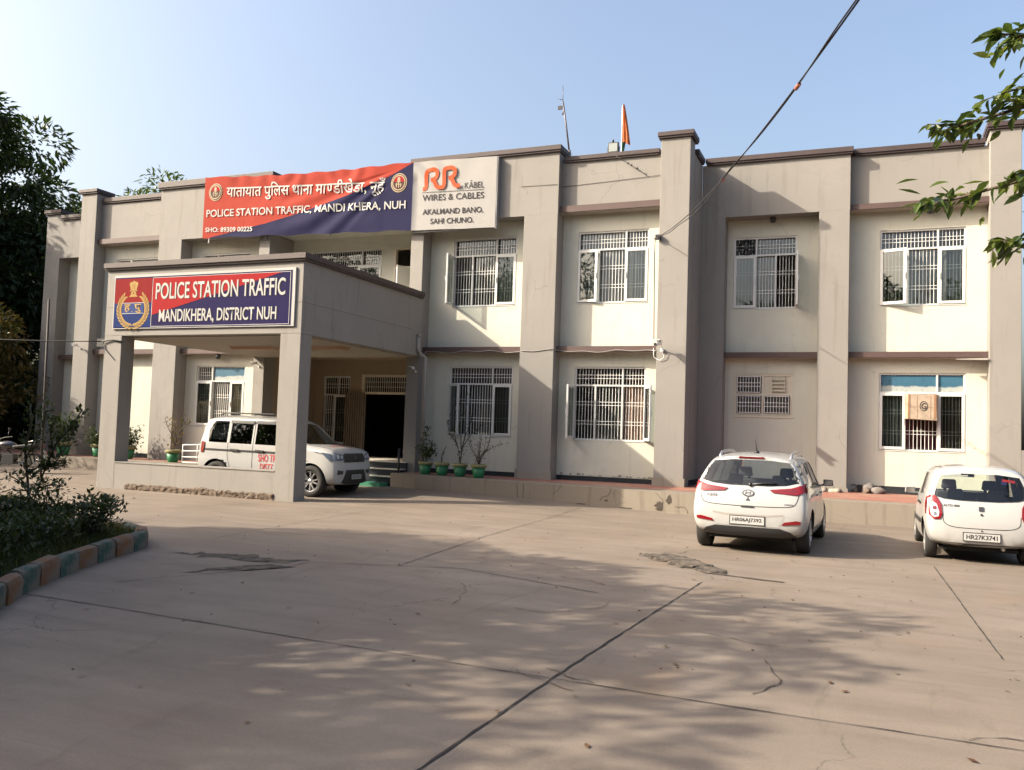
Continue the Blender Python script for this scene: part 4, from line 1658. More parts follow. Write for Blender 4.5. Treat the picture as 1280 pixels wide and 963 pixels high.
class Car:
    def __init__(self, name, label, group, loc, rotz, rows, tip_r, tip_f, wheels, wr, cabin, sides, rear, wind, tint='car_glass', scale=1.0, crease=None):
        self.root = thing(name, label, 'car', loc, rotz, group)
        self.root.scale = (scale, scale, scale)
        o = hull(rows, tip_r, tip_f, 'body', crease)
        bm = bmesh.new()
        bm.from_mesh(o.data)
        self.bvh = BVHTree.FromBMesh(bm)
        bm.free()
        cuts = []
        for (x, hw) in wheels:
            for s in (1, -1):
                mb = MB()
                mb.lathe([(wr + .055, -.16), (wr + .055, .5)], 40, Matrix.Translation((x, s * (hw - .10), wr)) @ Matrix.Rotation(-s * pi / 2, 4, 'X'))
                cuts.append(cutter(mb))
        mb = MB()
        for p in cabin:
            for s in (1, -1):
                mb.bm.verts.new((p[0], p[1] * s, p[2]))
        bmesh.ops.convex_hull(mb.bm, input=mb.bm.verts[:])
        cuts.append(cutter(mb))
        self.nglass = 0
        for poly in sides:
            mb = MB()
            mb.prism(poly, -1.5, 1.5)
            cuts.append(cutter(mb))
        for poly, a, b in ((rear[0], rear[1], rear[2]), (wind[0], wind[1], wind[2])):
            mb = MB()
            mb.prism(poly, a, b, plane='yz')
            cuts.append(cutter(mb))
        carve(o, cuts)
        me = o.data
        me.materials.clear()
        for k in ('paint', 'arch', 'trim'):
            me.materials.append(M[k])
        zf = min(p[2] for p in cabin)
        for p in me.polygons:
            c, n = p.center, p.normal
            p.material_index = 0
            for (x, hw) in wheels:
                r = sqrt((c.x - x) ** 2 + (c.z - wr) ** 2)
                if abs(c.y) > hw - .32 and abs(c.y) < hw + .1 and (abs(r - wr - .055) < .012 and (n.x * (x - c.x) + n.z * (wr - c.z)) > 0 or (r < wr + .05 and abs(n.y) > .9)):
                    p.material_index = 1
            xs_ = [q[0] for q in cabin]
            if p.material_index == 0:
                loc_, nn, idx, dist = self.bvh.find_nearest(c)
                if dist > .012:
                    p.material_index = 2
            p.use_smooth = True
        me.set_sharp_from_angle(angle=radians(32))
        o.parent = self.root
        self.body = o
        for poly in sides:
            for s in ('L', 'R'):
                self.patch('side_window', poly, s, M[tint], -.004)
        self.patch('rear_window', rear[0], 'B', M[tint], -.004)
        self.patch('windscreen', wind[0], 'F', M['car_glass'], -.004)
        self.wr = wr
        self.wheels = wheels

    def cast(self, a, b, ax):
        if ax in 'LR':
            s = 1 if ax == 'L' else -1
            h = self.bvh.ray_cast(Vector((a, 3 * s, b)), Vector((0, -s, 0)))
        elif ax == 'B':
            h = self.bvh.ray_cast(Vector((-3, a, b)), Vector((1, 0, 0)))
        elif ax == 'F':
            h = self.bvh.ray_cast(Vector((8, a, b)), Vector((-1, 0, 0)))
        else:
            h = self.bvh.ray_cast(Vector((a, b, 5)), Vector((0, 0, -1)))
        return h

    def put(self, bm, ax, off):
        for v in bm.verts:
            h = self.cast(v.co.x, v.co.y, ax)
            if h[0] is None:
                p = {'L': Vector((v.co.x, .9, v.co.y)), 'R': Vector((v.co.x, -.9, v.co.y)), 'B': Vector((.10, v.co.x * 1.15, v.co.y)), 'F': Vector((4, v.co.x, v.co.y)), 'T': Vector((v.co.x, v.co.y, 1.5))}[ax]
                q = self.bvh.find_nearest(p)
                h = q
            v.co = h[0] + h[1] * off

    def patch(self, name, poly, ax, mat, off=.004, parent=None, step=.06, thick=0.0, label=None):
        bm = bmesh.new()
        bm.faces.new([bm.verts.new((a, b, 0)) for a, b in poly])
        bmesh.ops.triangulate(bm, faces=bm.faces[:])
        gridcut(bm, step)
        if thick:
            ret = bmesh.ops.extrude_face_region(bm, geom=bm.faces[:])
            ext = [g for g in ret['geom'] if isinstance(g, bmesh.types.BMVert)]
            es = set(ext)
            base = [v for v in bm.verts if v not in es]
            for grp, of in ((base, off), (ext, off + thick)):
                class T:
                    verts = grp
                self.put(T, ax, of)
        else:
            self.put(bm, ax, off)
        bmesh.ops.recalc_face_normals(bm, faces=bm.faces[:])
        me = bpy.data.meshes.new(name)
        bm.to_mesh(me)
        bm.free()
        me.materials.append(mat)
        me.polygons.foreach_set('use_smooth', [True] * len(me.polygons))
        me.set_sharp_from_angle(angle=radians(40))
        o = link(name, me, parent or self.root)
        if label:
            o['label'] = label
        return o

    def line(self, name, pts, ax, w=.013, mat='seam', off=.0025, parent=None):
        bm = bmesh.new()
        for s in stroke(pts, w):
            try:
                bm.faces.new([bm.verts.new((a, b, 0)) for a, b in s])
            except ValueError:
                pass
        bmesh.ops.remove_doubles(bm, verts=bm.verts[:], dist=1e-5)
        gridcut(bm, .06)
        self.put(bm, ax, off)
        me = bpy.data.meshes.new(name)
        bm.to_mesh(me)
        bm.free()
        me.materials.append(M[mat])
        return link(name, me, parent or self.root)

    def text(self, body, a0, a1, b0, b1, ax, mat, off=.006, bold=.0, name='lettering', parent=None, flip=False):
        bm = fit(glyphs(body, bold), 0, 1, b0, b1)
        for v in bm.verts:
            v.co.x = a0 + (a1 - a0) * v.co.x
        gridcut(bm, .08)
        self.put(bm, ax, off)
        bmesh.ops.recalc_face_normals(bm, faces=bm.faces[:])
        me = bpy.data.meshes.new(name)
        bm.to_mesh(me)
        bm.free()
        me.materials.append(mat)
        return link(name, me, parent or self.root)

    def wheel(self, x, y, side, style, steer=0.0, width=.19):
        r = self.wr
        mb = MB()
        w = width / 2
        mb.lathe([(r * .64, -w), (r * .80, -w * 1.04), (r * .94, -w * .96), (r, -w * .72), (r, w * .72), (r * .94, w * .96), (r * .80, w * 1.04), (r * .64, w)], 40, closed=True)
        t = mb.build('wheel', M['tyre'], self.root, loc=(x, y, r), rot=(-side * pi / 2, 0, 0))
        mb = MB()
        rr_ = r * .645
        mb.lathe([(rr_, w * .98), (rr_ * .94, w * .9), (rr_ * .90, w * .3), (rr_ * .9, -w * .5), (.05, -w * .5)], 32, mi=0, caps=False)
        if style == 'alloy':
            for k in range(5):
                for d in (-.16, .16):
                    a = 2 * pi * k / 5 + d * .9
                    a2 = 2 * pi * k / 5 + d * 1.6
                    mb.bar((.05 * cos(a), .05 * sin(a), w * .72), (rr_ * .93 * cos(a2), rr_ * .93 * sin(a2), w * .84), .034, .03, mi=0, upv=(0, 0, 1))
            mb.lathe([(.075, w * .4), (.07, w * .80), (.0, w * .84)], 20, mi=0)
            mb.lathe([(rr_ * .86, -w * .2), (.01, -w * .2)], 24, mi=1)
        else:
            for k in range(8):
                a = 2 * pi * k / 8
                mb.bar((.05 * cos(a), .05 * sin(a), w * .78), (rr_ * .90 * cos(a), rr_ * .90 * sin(a), w * .80), .075, .02, mi=0)
            mb.lathe([(.09, w * .5), (.085, w * .88), (.0, w * .92)], 20, mi=0)
            mb.lathe([(rr_ * .9, w * .5), (.01, w * .5)], 24, mi=1)
        mb.build('rim', [M['alloy' if style == 'alloy' else 'hubcap'], M['arch']], t)
        if steer:
            t.rotation_euler = (Matrix.Rotation(steer, 3, 'Z') @ Matrix.Rotation(-side * pi / 2, 3, 'X')).to_euler()
        return t

    def all_wheels(self, style, width=.19, inset=.02, steer=0):
        for i, (x, hw) in enumerate(self.wheels):
            for s in (1, -1):
                self.wheel(x, s * (hw - width / 2 - inset), s, style, steer if i == 1 else 0, width)

    def seats(self, xs_, y, zt, w=.46, zb=.55):
        for x in xs_:
            for yy in ((-y, y) if y else (0,)):
                mb = MB()
                mb.hexa([(x, yy - w / 2, zb), (x + .12, yy - w / 2, zb), (x + .12, yy + w / 2, zb), (x, yy + w / 2, zb),
                         (x - .14, yy - w * .42, zt - .2), (x - .04, yy - w * .42, zt - .2), (x - .04, yy + w * .42, zt - .2), (x - .14, yy + w * .42, zt - .2)])
                mb.hexa([(x - .16, yy - .12, zt - .16), (x - .07, yy - .12, zt - .16), (x - .07, yy + .12, zt - .16), (x - .16, yy + .12, zt - .16),
                         (x - .18, yy - .10, zt), (x - .10, yy - .10, zt), (x - .10, yy + .10, zt), (x - .18, yy + .10, zt)])
                mb.bar((x - .1, yy - .06, zt - .22), (x - .12, yy - .06, zt - .14), .015)
                mb.bar((x - .1, yy + .06, zt - .22), (x - .12, yy + .06, zt - .14), .015)
                mb.build('seat', M['seat'], self.root, bevel=.03)

    def plate(self, cx, cz, w, h, ax, body, tilt=0.0, frame=.012):
        """number plate: backing, white face and raised characters standing on the body"""
        hit = self.cast(cx, cz, ax)
        s = -1 if ax == 'B' else 1
        x = min(self.cast(cx, cz + h / 2, ax)[0].x, self.cast(cx, cz - h / 2, ax)[0].x) - .008 if ax == 'B' else max(self.cast(cx, cz + h / 2, ax)[0].x, self.cast(cx, cz - h / 2, ax)[0].x) + .035
        mb = MB()
        mb.box(min(x, x - s * .012), max(x, x - s * .012), cx - w / 2 - frame, cx + w / 2 + frame, cz - h / 2 - frame, cz + h / 2 + frame)
        p = mb.build('number_plate', M['trim'], self.root)
        mb = MB()
        xa = x + s * .003
        mb.box(min(x, xa), max(x, xa), cx - w / 2, cx + w / 2, cz - h / 2, cz + h / 2)
        mb.build('plate_face', M['plate'], p)
        bm = fit(glyphs(body, .022), 0, 1, 0, 1)
        for v in bm.verts:
            a = (v.co.x - .5) * w * .86
            # seen from outside: text runs to the viewer's right
            y = cx - a if ax == 'B' else cx + a
            v.co = Vector((xa + s * .002, y, cz + (v.co.y - .5) * h * .62))
        bmesh.ops.recalc_face_normals(bm, faces=bm.faces[:])
        me = bpy.data.meshes.new('characters')
        bm.to_mesh(me)
        bm.free()
        me.materials.append(M['ink'])
        link('characters', me, p)
        return p

    def mirror_wing(self, x, y, z, s, mat, chrome=False):
        h = self.cast(x, z - .05, 'L' if s > 0 else 'R')
        y = abs(h[0].y) * s if h[0] else y
        mb = MB()
        mb.hexa([(x - .045, y + s * .05, z - .05), (x + .05, y + s * .04, z - .05), (x + .03, y + s * .20, z - .035), (x - .045, y + s * .22, z - .04),
                 (x - .045, y + s * .05, z + .07), (x + .04, y + s * .05, z + .06), (x + .02, y + s * .19, z + .055), (x - .045, y + s * .21, z + .065)])
        mb.bar((x + .02, y - s * .03, z - .05), (x, y + s * .07, z - .02), .05, .03)
        o = mb.build('door_mirror', M[mat], self.root, bevel=.015)
        mb = MB()
        mb.hexa([(x - .049, y + s * .065, z - .035), (x - .046, y + s * .065, z - .035), (x - .046, y + s * .20, z - .028), (x - .049, y + s * .20, z - .028),
                 (x - .049, y + s * .065, z + .055), (x - .046, y + s * .065, z + .055), (x - .046, y + s * .195, z + .05), (x - .049, y + s * .195, z + .05)])
        mb.build('mirror_glass', M['chrome'], o)


def col(x, ys, zs):
    xs_ = x if isinstance(x, (list, tuple)) else [x] * 8
    return [(xs_[j], ys[j], zs[j]) for j in range(8)]


# ---- white hatchback with roof rails, seen from behind ---------------------------------
rows = [
    col([.16, .10, .05, .04, .13, .36, .33, .32], [0, .62, .80, .845, .80, .62, .36, 0], [.27, .27, .36, .62, 1.01, 1.39, 1.45, 1.465]),
    col([.35, .35, .33, .32, .36, .60, .58, .58], [0, .72, .85, .885, .85, .65, .38, 0], [.21, .21, .31, .62, 1.00, 1.42, 1.485, 1.50]),
    col([.75, .75, .75, .75, .8, .95, .95, .95], [0, .75, .86, .885, .86, .665, .39, 0], [.20, .20, .28, .6, .985, 1.445, 1.505, 1.52]),
    col([1.5] * 4 + [1.5, 1.58, 1.6, 1.6], [0, .76, .85, .88, .855, .67, .39, 0], [.19, .19, .26, .58, .96, 1.455, 1.515, 1.53]),
    col([2.15] * 4 + [2.2, 2.12, 2.1, 2.1], [0, .76, .85, .88, .85, .66, .39, 0], [.19, .19, .26, .57, .945, 1.43, 1.49, 1.505]),
    col([2.7] * 4 + [2.75, 2.42, 2.38, 2.37], [0, .75, .85, .88, .84, .64, .38, 0], [.19, .19, .27, .57, .93, 1.37, 1.44, 1.455]),
    col([3.0] * 4 + [3.0, 3.02, 3.08, 3.1], [0, .73, .835, .862, .79, .66, .38, 0], [.20, .20, .28, .57, .91, .965, .995, 1.0]),
    col([3.4] * 4 + [3.4] * 4, [0, .72, .83, .855, .77, .64, .36, 0], [.2, .2, .29, .56, .84, .89, .925, .93]),
    col([3.75] * 4 + [3.72, 3.72, 3.74, 3.75], [0, .68, .78, .80, .70, .58, .34, 0], [.22, .22, .3, .54, .74, .79, .83, .835]),
    col([3.82, 3.86, 3.90, 3.90, 3.85, 3.82, 3.82, 3.82], [0, .58, .68, .70, .60, .50, .3, 0], [.24, .24, .32, .5, .67, .72, .77, .775]),
]
z8 = [0] * 8
tr = ([-.05, -.06, -.06, -.055, -.05, -.03, -.015, 0], [-.08, -.09, -.085, -.08, -.07, -.035, -.02, 0])
tf = ([.05, .05, .05, .05, .05, .04, .02, 0], [.07, .07, .075, .075, .07, .05, .03, 0])
cabin = [(.36, .60, .62), (2.95, .60, .62), (.34, .71, .99), (2.93, .67, .93), (.62, .55, 1.41), (2.2, .55, 1.40)]
side_w = [
    [(.78, 1.03), (1.28, 1.02), (1.30, 1.37), (1.02, 1.365), (.86, 1.24)],
    [(1.36, 1.015), (2.0, .995), (2.0, 1.375), (1.38, 1.375)],
    [(2.08, .99), (2.74, .965), (2.40, 1.26), (2.22, 1.355), (2.08, 1.37)],
]
rear_w = [(-.70, 1.075), (-.55, 1.035), (-.30, 1.015), (.30, 1.015), (.55, 1.035), (.70, 1.075), (.645, 1.22), (.565, 1.375), (.28, 1.405), (-.28, 1.405), (-.565, 1.375), (-.645, 1.22)]
wind_w = [(-.60, 1.02), (.60, 1.02), (.46, 1.36), (.2, 1.39), (-.2, 1.39), (-.46, 1.36)]
CI = Car('hatchback', 'white hatchback with roof rails and wide red tail lamps parked facing the building', 'cars in the yard',
         (-1.70, 13.62, gz(-1.66, 14.5)), radians(90 - 2.0), rows, tr, tf, [(.66, .868), (3.22, .862)], .315, cabin, side_w, (rear_w, -.3, .72), (wind_w, 2.2, 3.6), crease={'rows': {4: .3, 5: .3}, 'cols': {2: .4}})
c = CI
for s in (1, -1):
    c.patch('tail_lamp', [(s * .845, 1.02), (s * .80, .945), (s * .70, .905), (s * .36, .925), (s * .31, .965), (s * .62, 1.00), (s * .72, 1.035), (s * .80, 1.075)], 'B', M['lens_red'], .001, thick=.016)
    c.patch('tail_lamp', [(s * .70, .935), (s * .40, .945), (s * .62, .98), (s * .70, .995)], 'B', M['lens_dark'], .018)
    c.patch('bumper_reflector', [(s * .76, .485), (s * .50, .46), (s * .53, .50), (s * .70, .535), (s * .77, .525)], 'B', M['lens_red'], .002, thick=.01)
    sd = 'L' if s > 0 else 'R'
    c.patch('tail_lamp_flank', [(.17, 1.045), (.30, 1.06), (.38, 1.00), (.20, .93)], sd, M['lens_red'], .002, thick=.012)
    c.patch('glass_edge', [(s * .700, 1.075), (s * .775, 1.07), (s * .745, 1.20), (s * .68, 1.35), (s * .565, 1.38), (s * .645, 1.22)], 'B', M['trim'], .002)
    c.line('door_gap', [(2.06, .97), (2.05, .6), (2.05, .33)], sd)
    c.line('door_gap', [(1.32, 1.0), (1.25, .75), (1.05, .62), (1.0, .36)], sd)
    c.line('door_gap', [(2.86, .92), (2.90, .7), (2.86, .36)], sd)
    c.line('door_gap', [(1.0, .345), (2.86, .345)], sd)
    c.patch('side_cladding', [(1.02, .20), (2.86, .20), (2.86, .30), (1.02, .30)], sd, M['trim'], .004, thick=.012)
    for x in (1.42, 2.16):
        c.patch('door_handle', [(x, .845), (x + .20, .84), (x + .20, .87), (x, .875)], sd, M['paint'], .004, thick=.022)
    c.patch('window_trim', [(.70, 1.0), (2.86, .945), (2.86, .965), (.72, 1.022)], sd, M['trim'], .003, thick=.004)
    for (a, b) in ((1.28, 1.36), (2.0, 2.08)):
        c.patch('window_pillar', [(a, 1.0), (b, .995), (b, 1.375), (a + .02, 1.375)], sd, M['trim'], .002)
    c.mirror_wing(2.62, s * .80, 1.0, s, 'trim')
    mb = MB()
    path = [(x, s * .545, c.cast(x, s * .545, 'T')[0].z + dz) for x, dz in ((.66, -.01), (.74, .035), (.95, .05), (1.5, .055), (1.95, .045), (2.08, .03), (2.16, -.01))]
    mb.tube(curve(path, 5), .022, 10)
    mb.build('roof_rail', M['alloy'], c.root)
# wheel arch cladding not fitted; lower black valance, step of the bumper, hatch outline
c.patch('lower_valance', [(-.70, .28), (.70, .28), (.62, .36), (.48, .405), (-.48, .405), (-.62, .36)], 'B', M['trim'], .004, thick=.015)
c.line('hatch_gap', curve([(-.735, .93), (-.70, .80), (-.62, .735), (-.3, .715), (.3, .715), (.62, .735), (.70, .80), (.735, .93)], 5), 'B', .011)
c.line('bumper_crease', [(-.52, .60), (-.3, .575), (.3, .575), (.52, .60)], 'B', .03, 'greyplastic', .004)
c.patch('plate_recess', [(-.46, .42), (.46, .42), (.54, .59), (.46, .60), (-.46, .60), (-.54, .59)], 'B', M['paint'], .003)
c.patch('third_brake_lamp', [(-.20, 1.425), (.20, 1.425), (.18, 1.45), (-.18, 1.45)], 'B', M['lens_dark'], .002, thick=.012)
c.plate(0, .50, .50, .115, 'B', 'HR06AJ7392')
c.patch('latch_cover', [(-.10, .695), (.10, .695), (.08, .72), (-.08, .72)], 'B', M['trim'], .004, thick=.01)
# round-ended badge: oval ring with a slanted letter
bd = c.patch('badge', ell(0, .905, .09, .052, 28), 'B', M['badge'], .004, thick=.006)
c.patch('badge_field', ell(0, .905, .068, .035, 28), 'B', M['paint'], .0115, parent=bd)
for pth in ([(.040, .880), (.028, .930)], [(-.028, .880), (-.040, .930)], [(.034, .898), (-.034, .912)]):
    c.line('badge_letter', pth, 'B', .016, 'badge', .0135, parent=bd)
c.patch('small_emblem', [(-.035, .795), (.035, .795), (.02, .815), (.0, .85), (-.02, .815)], 'B', M['badge'], .004, thick=.003)
c.text('i20', .62, .46, .835, .875, 'B', M['badge'], .005, .03)
c.text('CRDi', -.53, -.66, .752, .772, 'B', M['badge'], .005, .03)
mb = MB()
p0 = c.cast(-.02, 1.035, 'B')[0]
mb.lathe([(.03, 0), (.026, .04), (0, .045)], 16, Matrix.Translation(p0) @ Matrix.Rotation(-pi / 2, 4, 'Y'))
q = [c.cast(y, z, 'B')[0] + Vector((-.02, 0, 0)) for y, z in ((-.02, 1.035), (-.20, 1.06), (-.42, 1.065))]
mb.tube(q, [.016, .013, .009], 8)
mb.build('rear_wiper', M['trim'], c.root)
mb = MB()
mb.lathe([(.05, 0), (.03, .03), (.012, .05)], 14, Matrix.Translation((.80, 0, 1.505)))
mb.tube([(.80, 0, 1.54), (.66, 0, 1.72)], [.008, .004], 6)
mb.build('roof_aerial', M['black'], c.root)
c.seats((1.05,), .34, 1.16)
c.seats((2.0,), .34, 1.25)
c.all_wheels('alloy', .20)
mb = MB()
mb.tube([(.14, .38, .30), (.42, .38, .30)], .03, 12)
mb.build('exhaust', M['steel'], c.root)
mb = MB()
mb.box(.3, 3.6, -.62, .62, .19, .24)
mb.build('underbody', M['arch'], c.root)

# ---- small white hatchback at the right edge ---------------------------------------------
rows = [
    col([.14, .09, .05, .04, .12, .27, .27, .27], [0, .54, .69, .735, .72, .60, .34, 0], [.26, .26, .34, .58, .94, 1.33, 1.41, 1.425]),
    col([.32, .32, .31, .30, .32, .42, .42, .42], [0, .62, .74, .765, .75, .625, .36, 0], [.21, .21, .3, .58, .94, 1.365, 1.44, 1.455]),
    col([.7] * 4 + [.7, .75, .75, .75], [0, .64, .75, .768, .755, .635, .37, 0], [.19, .19, .27, .57, .93, 1.385, 1.455, 1.47]),
    col([1.3] * 8, [0, .65, .745, .765, .75, .635, .37, 0], [.18, .18, .26, .55, .91, 1.39, 1.455, 1.47]),
    col([1.85] * 4 + [1.9, 1.8, 1.78, 1.78], [0, .65, .745, .765, .745, .625, .37, 0], [.18, .18, .26, .54, .895, 1.37, 1.435, 1.45]),
    col([2.25] * 4 + [2.3, 2.05, 2.02, 2.0], [0, .64, .745, .765, .735, .60, .36, 0], [.18, .18, .26, .54, .88, 1.31, 1.385, 1.40]),
    col([2.55] * 4 + [2.55, 2.58, 2.63, 2.65], [0, .61, .725, .745, .69, .58, .34, 0], [.19, .19, .27, .54, .86, .91, .94, .945]),
    col([2.9] * 8, [0, .60, .72, .74, .67, .56, .32, 0], [.19, .19, .28, .54, .80, .85, .88, .885]),
    col([3.2] * 4 + [3.18] * 4, [0, .56, .67, .69, .60, .5, .3, 0], [.21, .21, .3, .52, .70, .75, .79, .795]),
    col([3.28, 3.31, 3.34, 3.34, 3.30, 3.27, 3.27, 3.27], [0, .48, .57, .59, .5, .42, .25, 0], [.23, .23, .31, .48, .63, .68, .72, .725]),
]
tr = ([-.05, -.06, -.06, -.055, -.045, -.03, -.012, 0], [-.075, -.085, -.085, -.08, -.06, -.035, -.018, 0])
cabin = [(.33, .54, .58), (2.5, .54, .58), (.32, .63, .94), (2.48, .60, .88), (.44, .52, 1.36), (1.86, .52, 1.35)]
side_w = [[(.78, .985), (1.24, .965), (1.24, 1.315), (.92, 1.315), (.80, 1.20)],
          [(1.31, .96), (2.30, .92), (2.02, 1.18), (1.86, 1.30), (1.31, 1.315)]]
rear_w = [(-.63, .985), (-.50, .945), (-.25, .925), (.25, .925), (.50, .945), (.63, .985), (.60, 1.13), (.53, 1.30), (.25, 1.335), (-.25, 1.335), (-.53, 1.30), (-.60, 1.13)]
wind_w = [(-.54, .96), (.54, .96), (.43, 1.29), (.2, 1.32), (-.2, 1.32), (-.43, 1.29)]
CA = Car('hatchback', 'small white hatchback with upright red and clear tail lamps at the right edge', 'cars in the yard',
         (1.53, 14.55, gz(1.6, 15.5)), radians(90 + 1.0), rows, tr, tf, [(.56, .752), (2.92, .742)], .285, cabin, side_w, (rear_w, -.3, .55), (wind_w, 1.75, 3.2), scale=.985, crease={'rows': {4: .3, 5: .3}, 'cols': {2: .35}})
c = CA
for s in (1, -1):
    c.patch('tail_lamp', [(s * .70, .70), (s * .64, .635), (s * .555, .645), (s * .525, .72), (s * .535, .86), (s * .60, .975), (s * .665, 1.01), (s * .71, .95)], 'B', M['lens_red'], .001, thick=.018)
    c.patch('lamp_inlay', [(s * .675, .70), (s * .63, .665), (s * .575, .675), (s * .565, .74), (s * .60, .86), (s * .66, .90), (s * .685, .84)], 'B', M['lens_clear'], .021)
    for z, r in ((.80, .03), (.715, .026)):
        c.patch('lamp_bulb', ell(s * .625, z, r, r, 16), 'B', M['lens_dark' if z > .75 else 'chrome'], .0235)
    sd = 'L' if s > 0 else 'R'
    c.patch('tail_lamp_flank', [(.15, .97), (.22, .96), (.25, .88), (.19, .74), (.15, .70)], sd, M['lens_red'], .002, thick=.012)
    c.line('door_gap', [(1.275, .95), (1.27, .6), (1.27, .32)], sd)
    c.line('door_gap', [(.78, .96), (.82, .75), (.90, .62), (.92, .34)], sd)
    c.line('door_gap', [(2.36, .90), (2.42, .7), (2.38, .34)], sd)
    c.patch('side_moulding', [(.92, .50), (2.36, .49), (2.36, .555), (.92, .565)], sd, M['trim'], .003, thick=.014)
    for x in (.98, 1.36):
        c.patch('door_handle', [(x, .80), (x + .17, .795), (x + .17, .83), (x, .835)], sd, M['trim'], .004, thick=.02)
    c.patch('window_pillar', [(1.24, .955), (1.31, .95), (1.31, 1.315), (1.24, 1.315)], sd, M['trim'], .002)
    c.mirror_wing(2.12, s * .69, .96, s, 'paint')
    c.line('roof_groove', [(.5, s * .50), (1.2, s * .52), (1.8, s * .50)], 'T', .016, 'trim', .003)
c.line('hatch_gap', curve([(-.52, .72), (-.50, .60), (-.40, .545), (-.2, .53), (.2, .53), (.40, .545), (.50, .60), (.52, .72)], 5), 'B', .010)
c.patch('plate_recess', [(-.42, .31), (.42, .31), (.40, .40), (.30, .475), (-.30, .475), (-.40, .40)], 'B', simple('shaded_bumper_recess', (.36, .355, .345), .4, coat=.5), .003)
c.plate(0, .405, .48, .11, 'B', 'HR27K3741')
bd = c.patch('badge', [(-.032, .785), (.032, .785), (.036, .82), (.032, .852), (-.032, .852), (-.036, .82)], 'B', M['badge'], .004, thick=.006)
c.line('badge_letter', [(.022, .842), (-.018, .830), (.018, .808), (-.022, .795)], 'B', .010, 'seam', .0125, parent=bd)
c.patch('lock', ell(0, .735, .017, .017, 14), 'B', M['trim'], .004, thick=.006)
c.patch('latch_dot', ell(0, .50, .012, .012, 12), 'B', M['trim'], .004, thick=.004)
c.text('ALTO 800', .51, .29, .835, .868, 'B', M['badge'], .005, .03)
c.patch('lower_valance', [(-.60, .26), (.60, .26), (.56, .30), (-.56, .30)], 'B', M['trim'], .004)
for (poly, mt) in (([(.50, 1.275), (.16, 1.30), (.16, 1.322), (.48, 1.30)], 'v_flexwhite'), ([(-.30, 1.245), (-.47, 1.225), (-.47, 1.26), (-.30, 1.28)], 'v_red'), ([(-.28, 1.20), (-.36, 1.19), (-.36, 1.24), (-.28, 1.245)], 'v_blue')):
    c.patch('window_sticker', poly, 'B', M[mt], -.012)
mb = MB()
mb.box(1.72, 1.75, -.10, .10, 1.24, 1.31)
mb.build('rear_view_mirror', M['seat'], c.root)
c.seats((.86,), .28, 1.08, .44)
c.seats((1.65,), .30, 1.20, .44)
c.all_wheels('cap', .165)
mb = MB()
mb.box(.25, 3.0, -.52, .52, .17, .22)
mb.build('underbody', M['arch'], c.root)
mb = MB()
mb.tube([(.10, -.30, .235), (.4, -.30, .25)], .025, 12)
mb.build('exhaust', M['steel'], c.root)

# ---- white police utility vehicle under the porch ------------------------------------------
rows = [
    col([.12, .06, .03, .02, .06, .18, .18, .18], [0, .72, .84, .87, .85, .745, .42, 0], [.32, .32, .40, .70, 1.12, 1.66, 1.755, 1.77]),
    col([.30, .30, .28, .27, .28, .34, .34, .34], [0, .78, .88, .90, .885, .775, .44, 0], [.27, .27, .36, .70, 1.12, 1.70, 1.785, 1.80]),
    col([.75] * 8, [0, .80, .89, .91, .895, .785, .45, 0], [.25, .25, .33, .68, 1.12, 1.715, 1.80, 1.815]),
    col([1.5] * 8, [0, .81, .89, .908, .893, .79, .45, 0], [.24, .24, .32, .66, 1.11, 1.72, 1.80, 1.815]),
    col([2.05] * 4 + [2.08, 2.05, 2.05, 2.05], [0, .81, .89, .908, .89, .785, .45, 0], [.24, .24, .32, .65, 1.10, 1.70, 1.775, 1.79]),
    col([2.45] * 4 + [2.5, 2.32, 2.30, 2.29], [0, .80, .89, .908, .88, .76, .44, 0], [.24, .24, .32, .65, 1.09, 1.63, 1.715, 1.73]),
    col([2.75] * 4 + [2.75, 2.80, 2.84, 2.85], [0, .77, .875, .892, .845, .76, .42, 0], [.25, .25, .33, .65, 1.09, 1.165, 1.195, 1.20]),
    col([3.15] * 8, [0, .76, .87, .888, .83, .75, .42, 0], [.25, .25, .34, .65, 1.065, 1.135, 1.17, 1.175]),
    col([3.55] * 4 + [3.53, 3.53, 3.54, 3.54], [0, .74, .86, .88, .84, .74, .42, 0], [.27, .27, .36, .64, 1.03, 1.09, 1.125, 1.13]),
    col([3.64, 3.68, 3.71, 3.71, 3.66, 3.61, 3.60, 3.60], [0, .70, .81, .83, .79, .69, .38, 0], [.28, .28, .37, .62, .99, 1.04, 1.07, 1.075]),
]
tr = ([-.02] * 8, [-.03] * 8)
tf = ([.04, .05, .05, .05, .045, .04, .03, 0], [.06, .07, .07, .07, .06, .05, .03, 0])
cabin = [(.22, .66, .75), (2.68, .66, .75), (.22, .74, 1.12), (2.66, .74, 1.05), (.32, .68, 1.70), (2.12, .67, 1.69)]
side_w = [[(.32, 1.15), (.84, 1.14), (.84, 1.65), (.42, 1.65), (.29, 1.42)],
          [(.92, 1.135), (1.52, 1.13), (1.52, 1.655), (.92, 1.655)],
          [(1.62, 1.13), (2.52, 1.115), (2.28, 1.48), (2.14, 1.635), (1.62, 1.65)]]
rear_w = [(-.66, 1.20), (.66, 1.20), (.62, 1.62), (-.62, 1.62)]
wind_w = [(-.68, 1.18), (.68, 1.18), (.57, 1.60), (.25, 1.645), (-.25, 1.645), (-.57, 1.60)]
CS = Car('police_vehicle', 'white high-roofed police utility vehicle standing under the porch behind the low wall', 'cars in the yard',
         (-15.46, 17.98, .02), radians(3.0), rows, tr, tf, [(.56, .895), (3.10, .885)], .355, cabin, side_w, (rear_w, -.3, .35), (wind_w, 2.05, 3.2), tint='car_glass_dark', scale=1.045, crease={'rows': {4: .55, 5: .55, 3: .2}, 'cols': {2: .6, 11: .6}})
c = CS
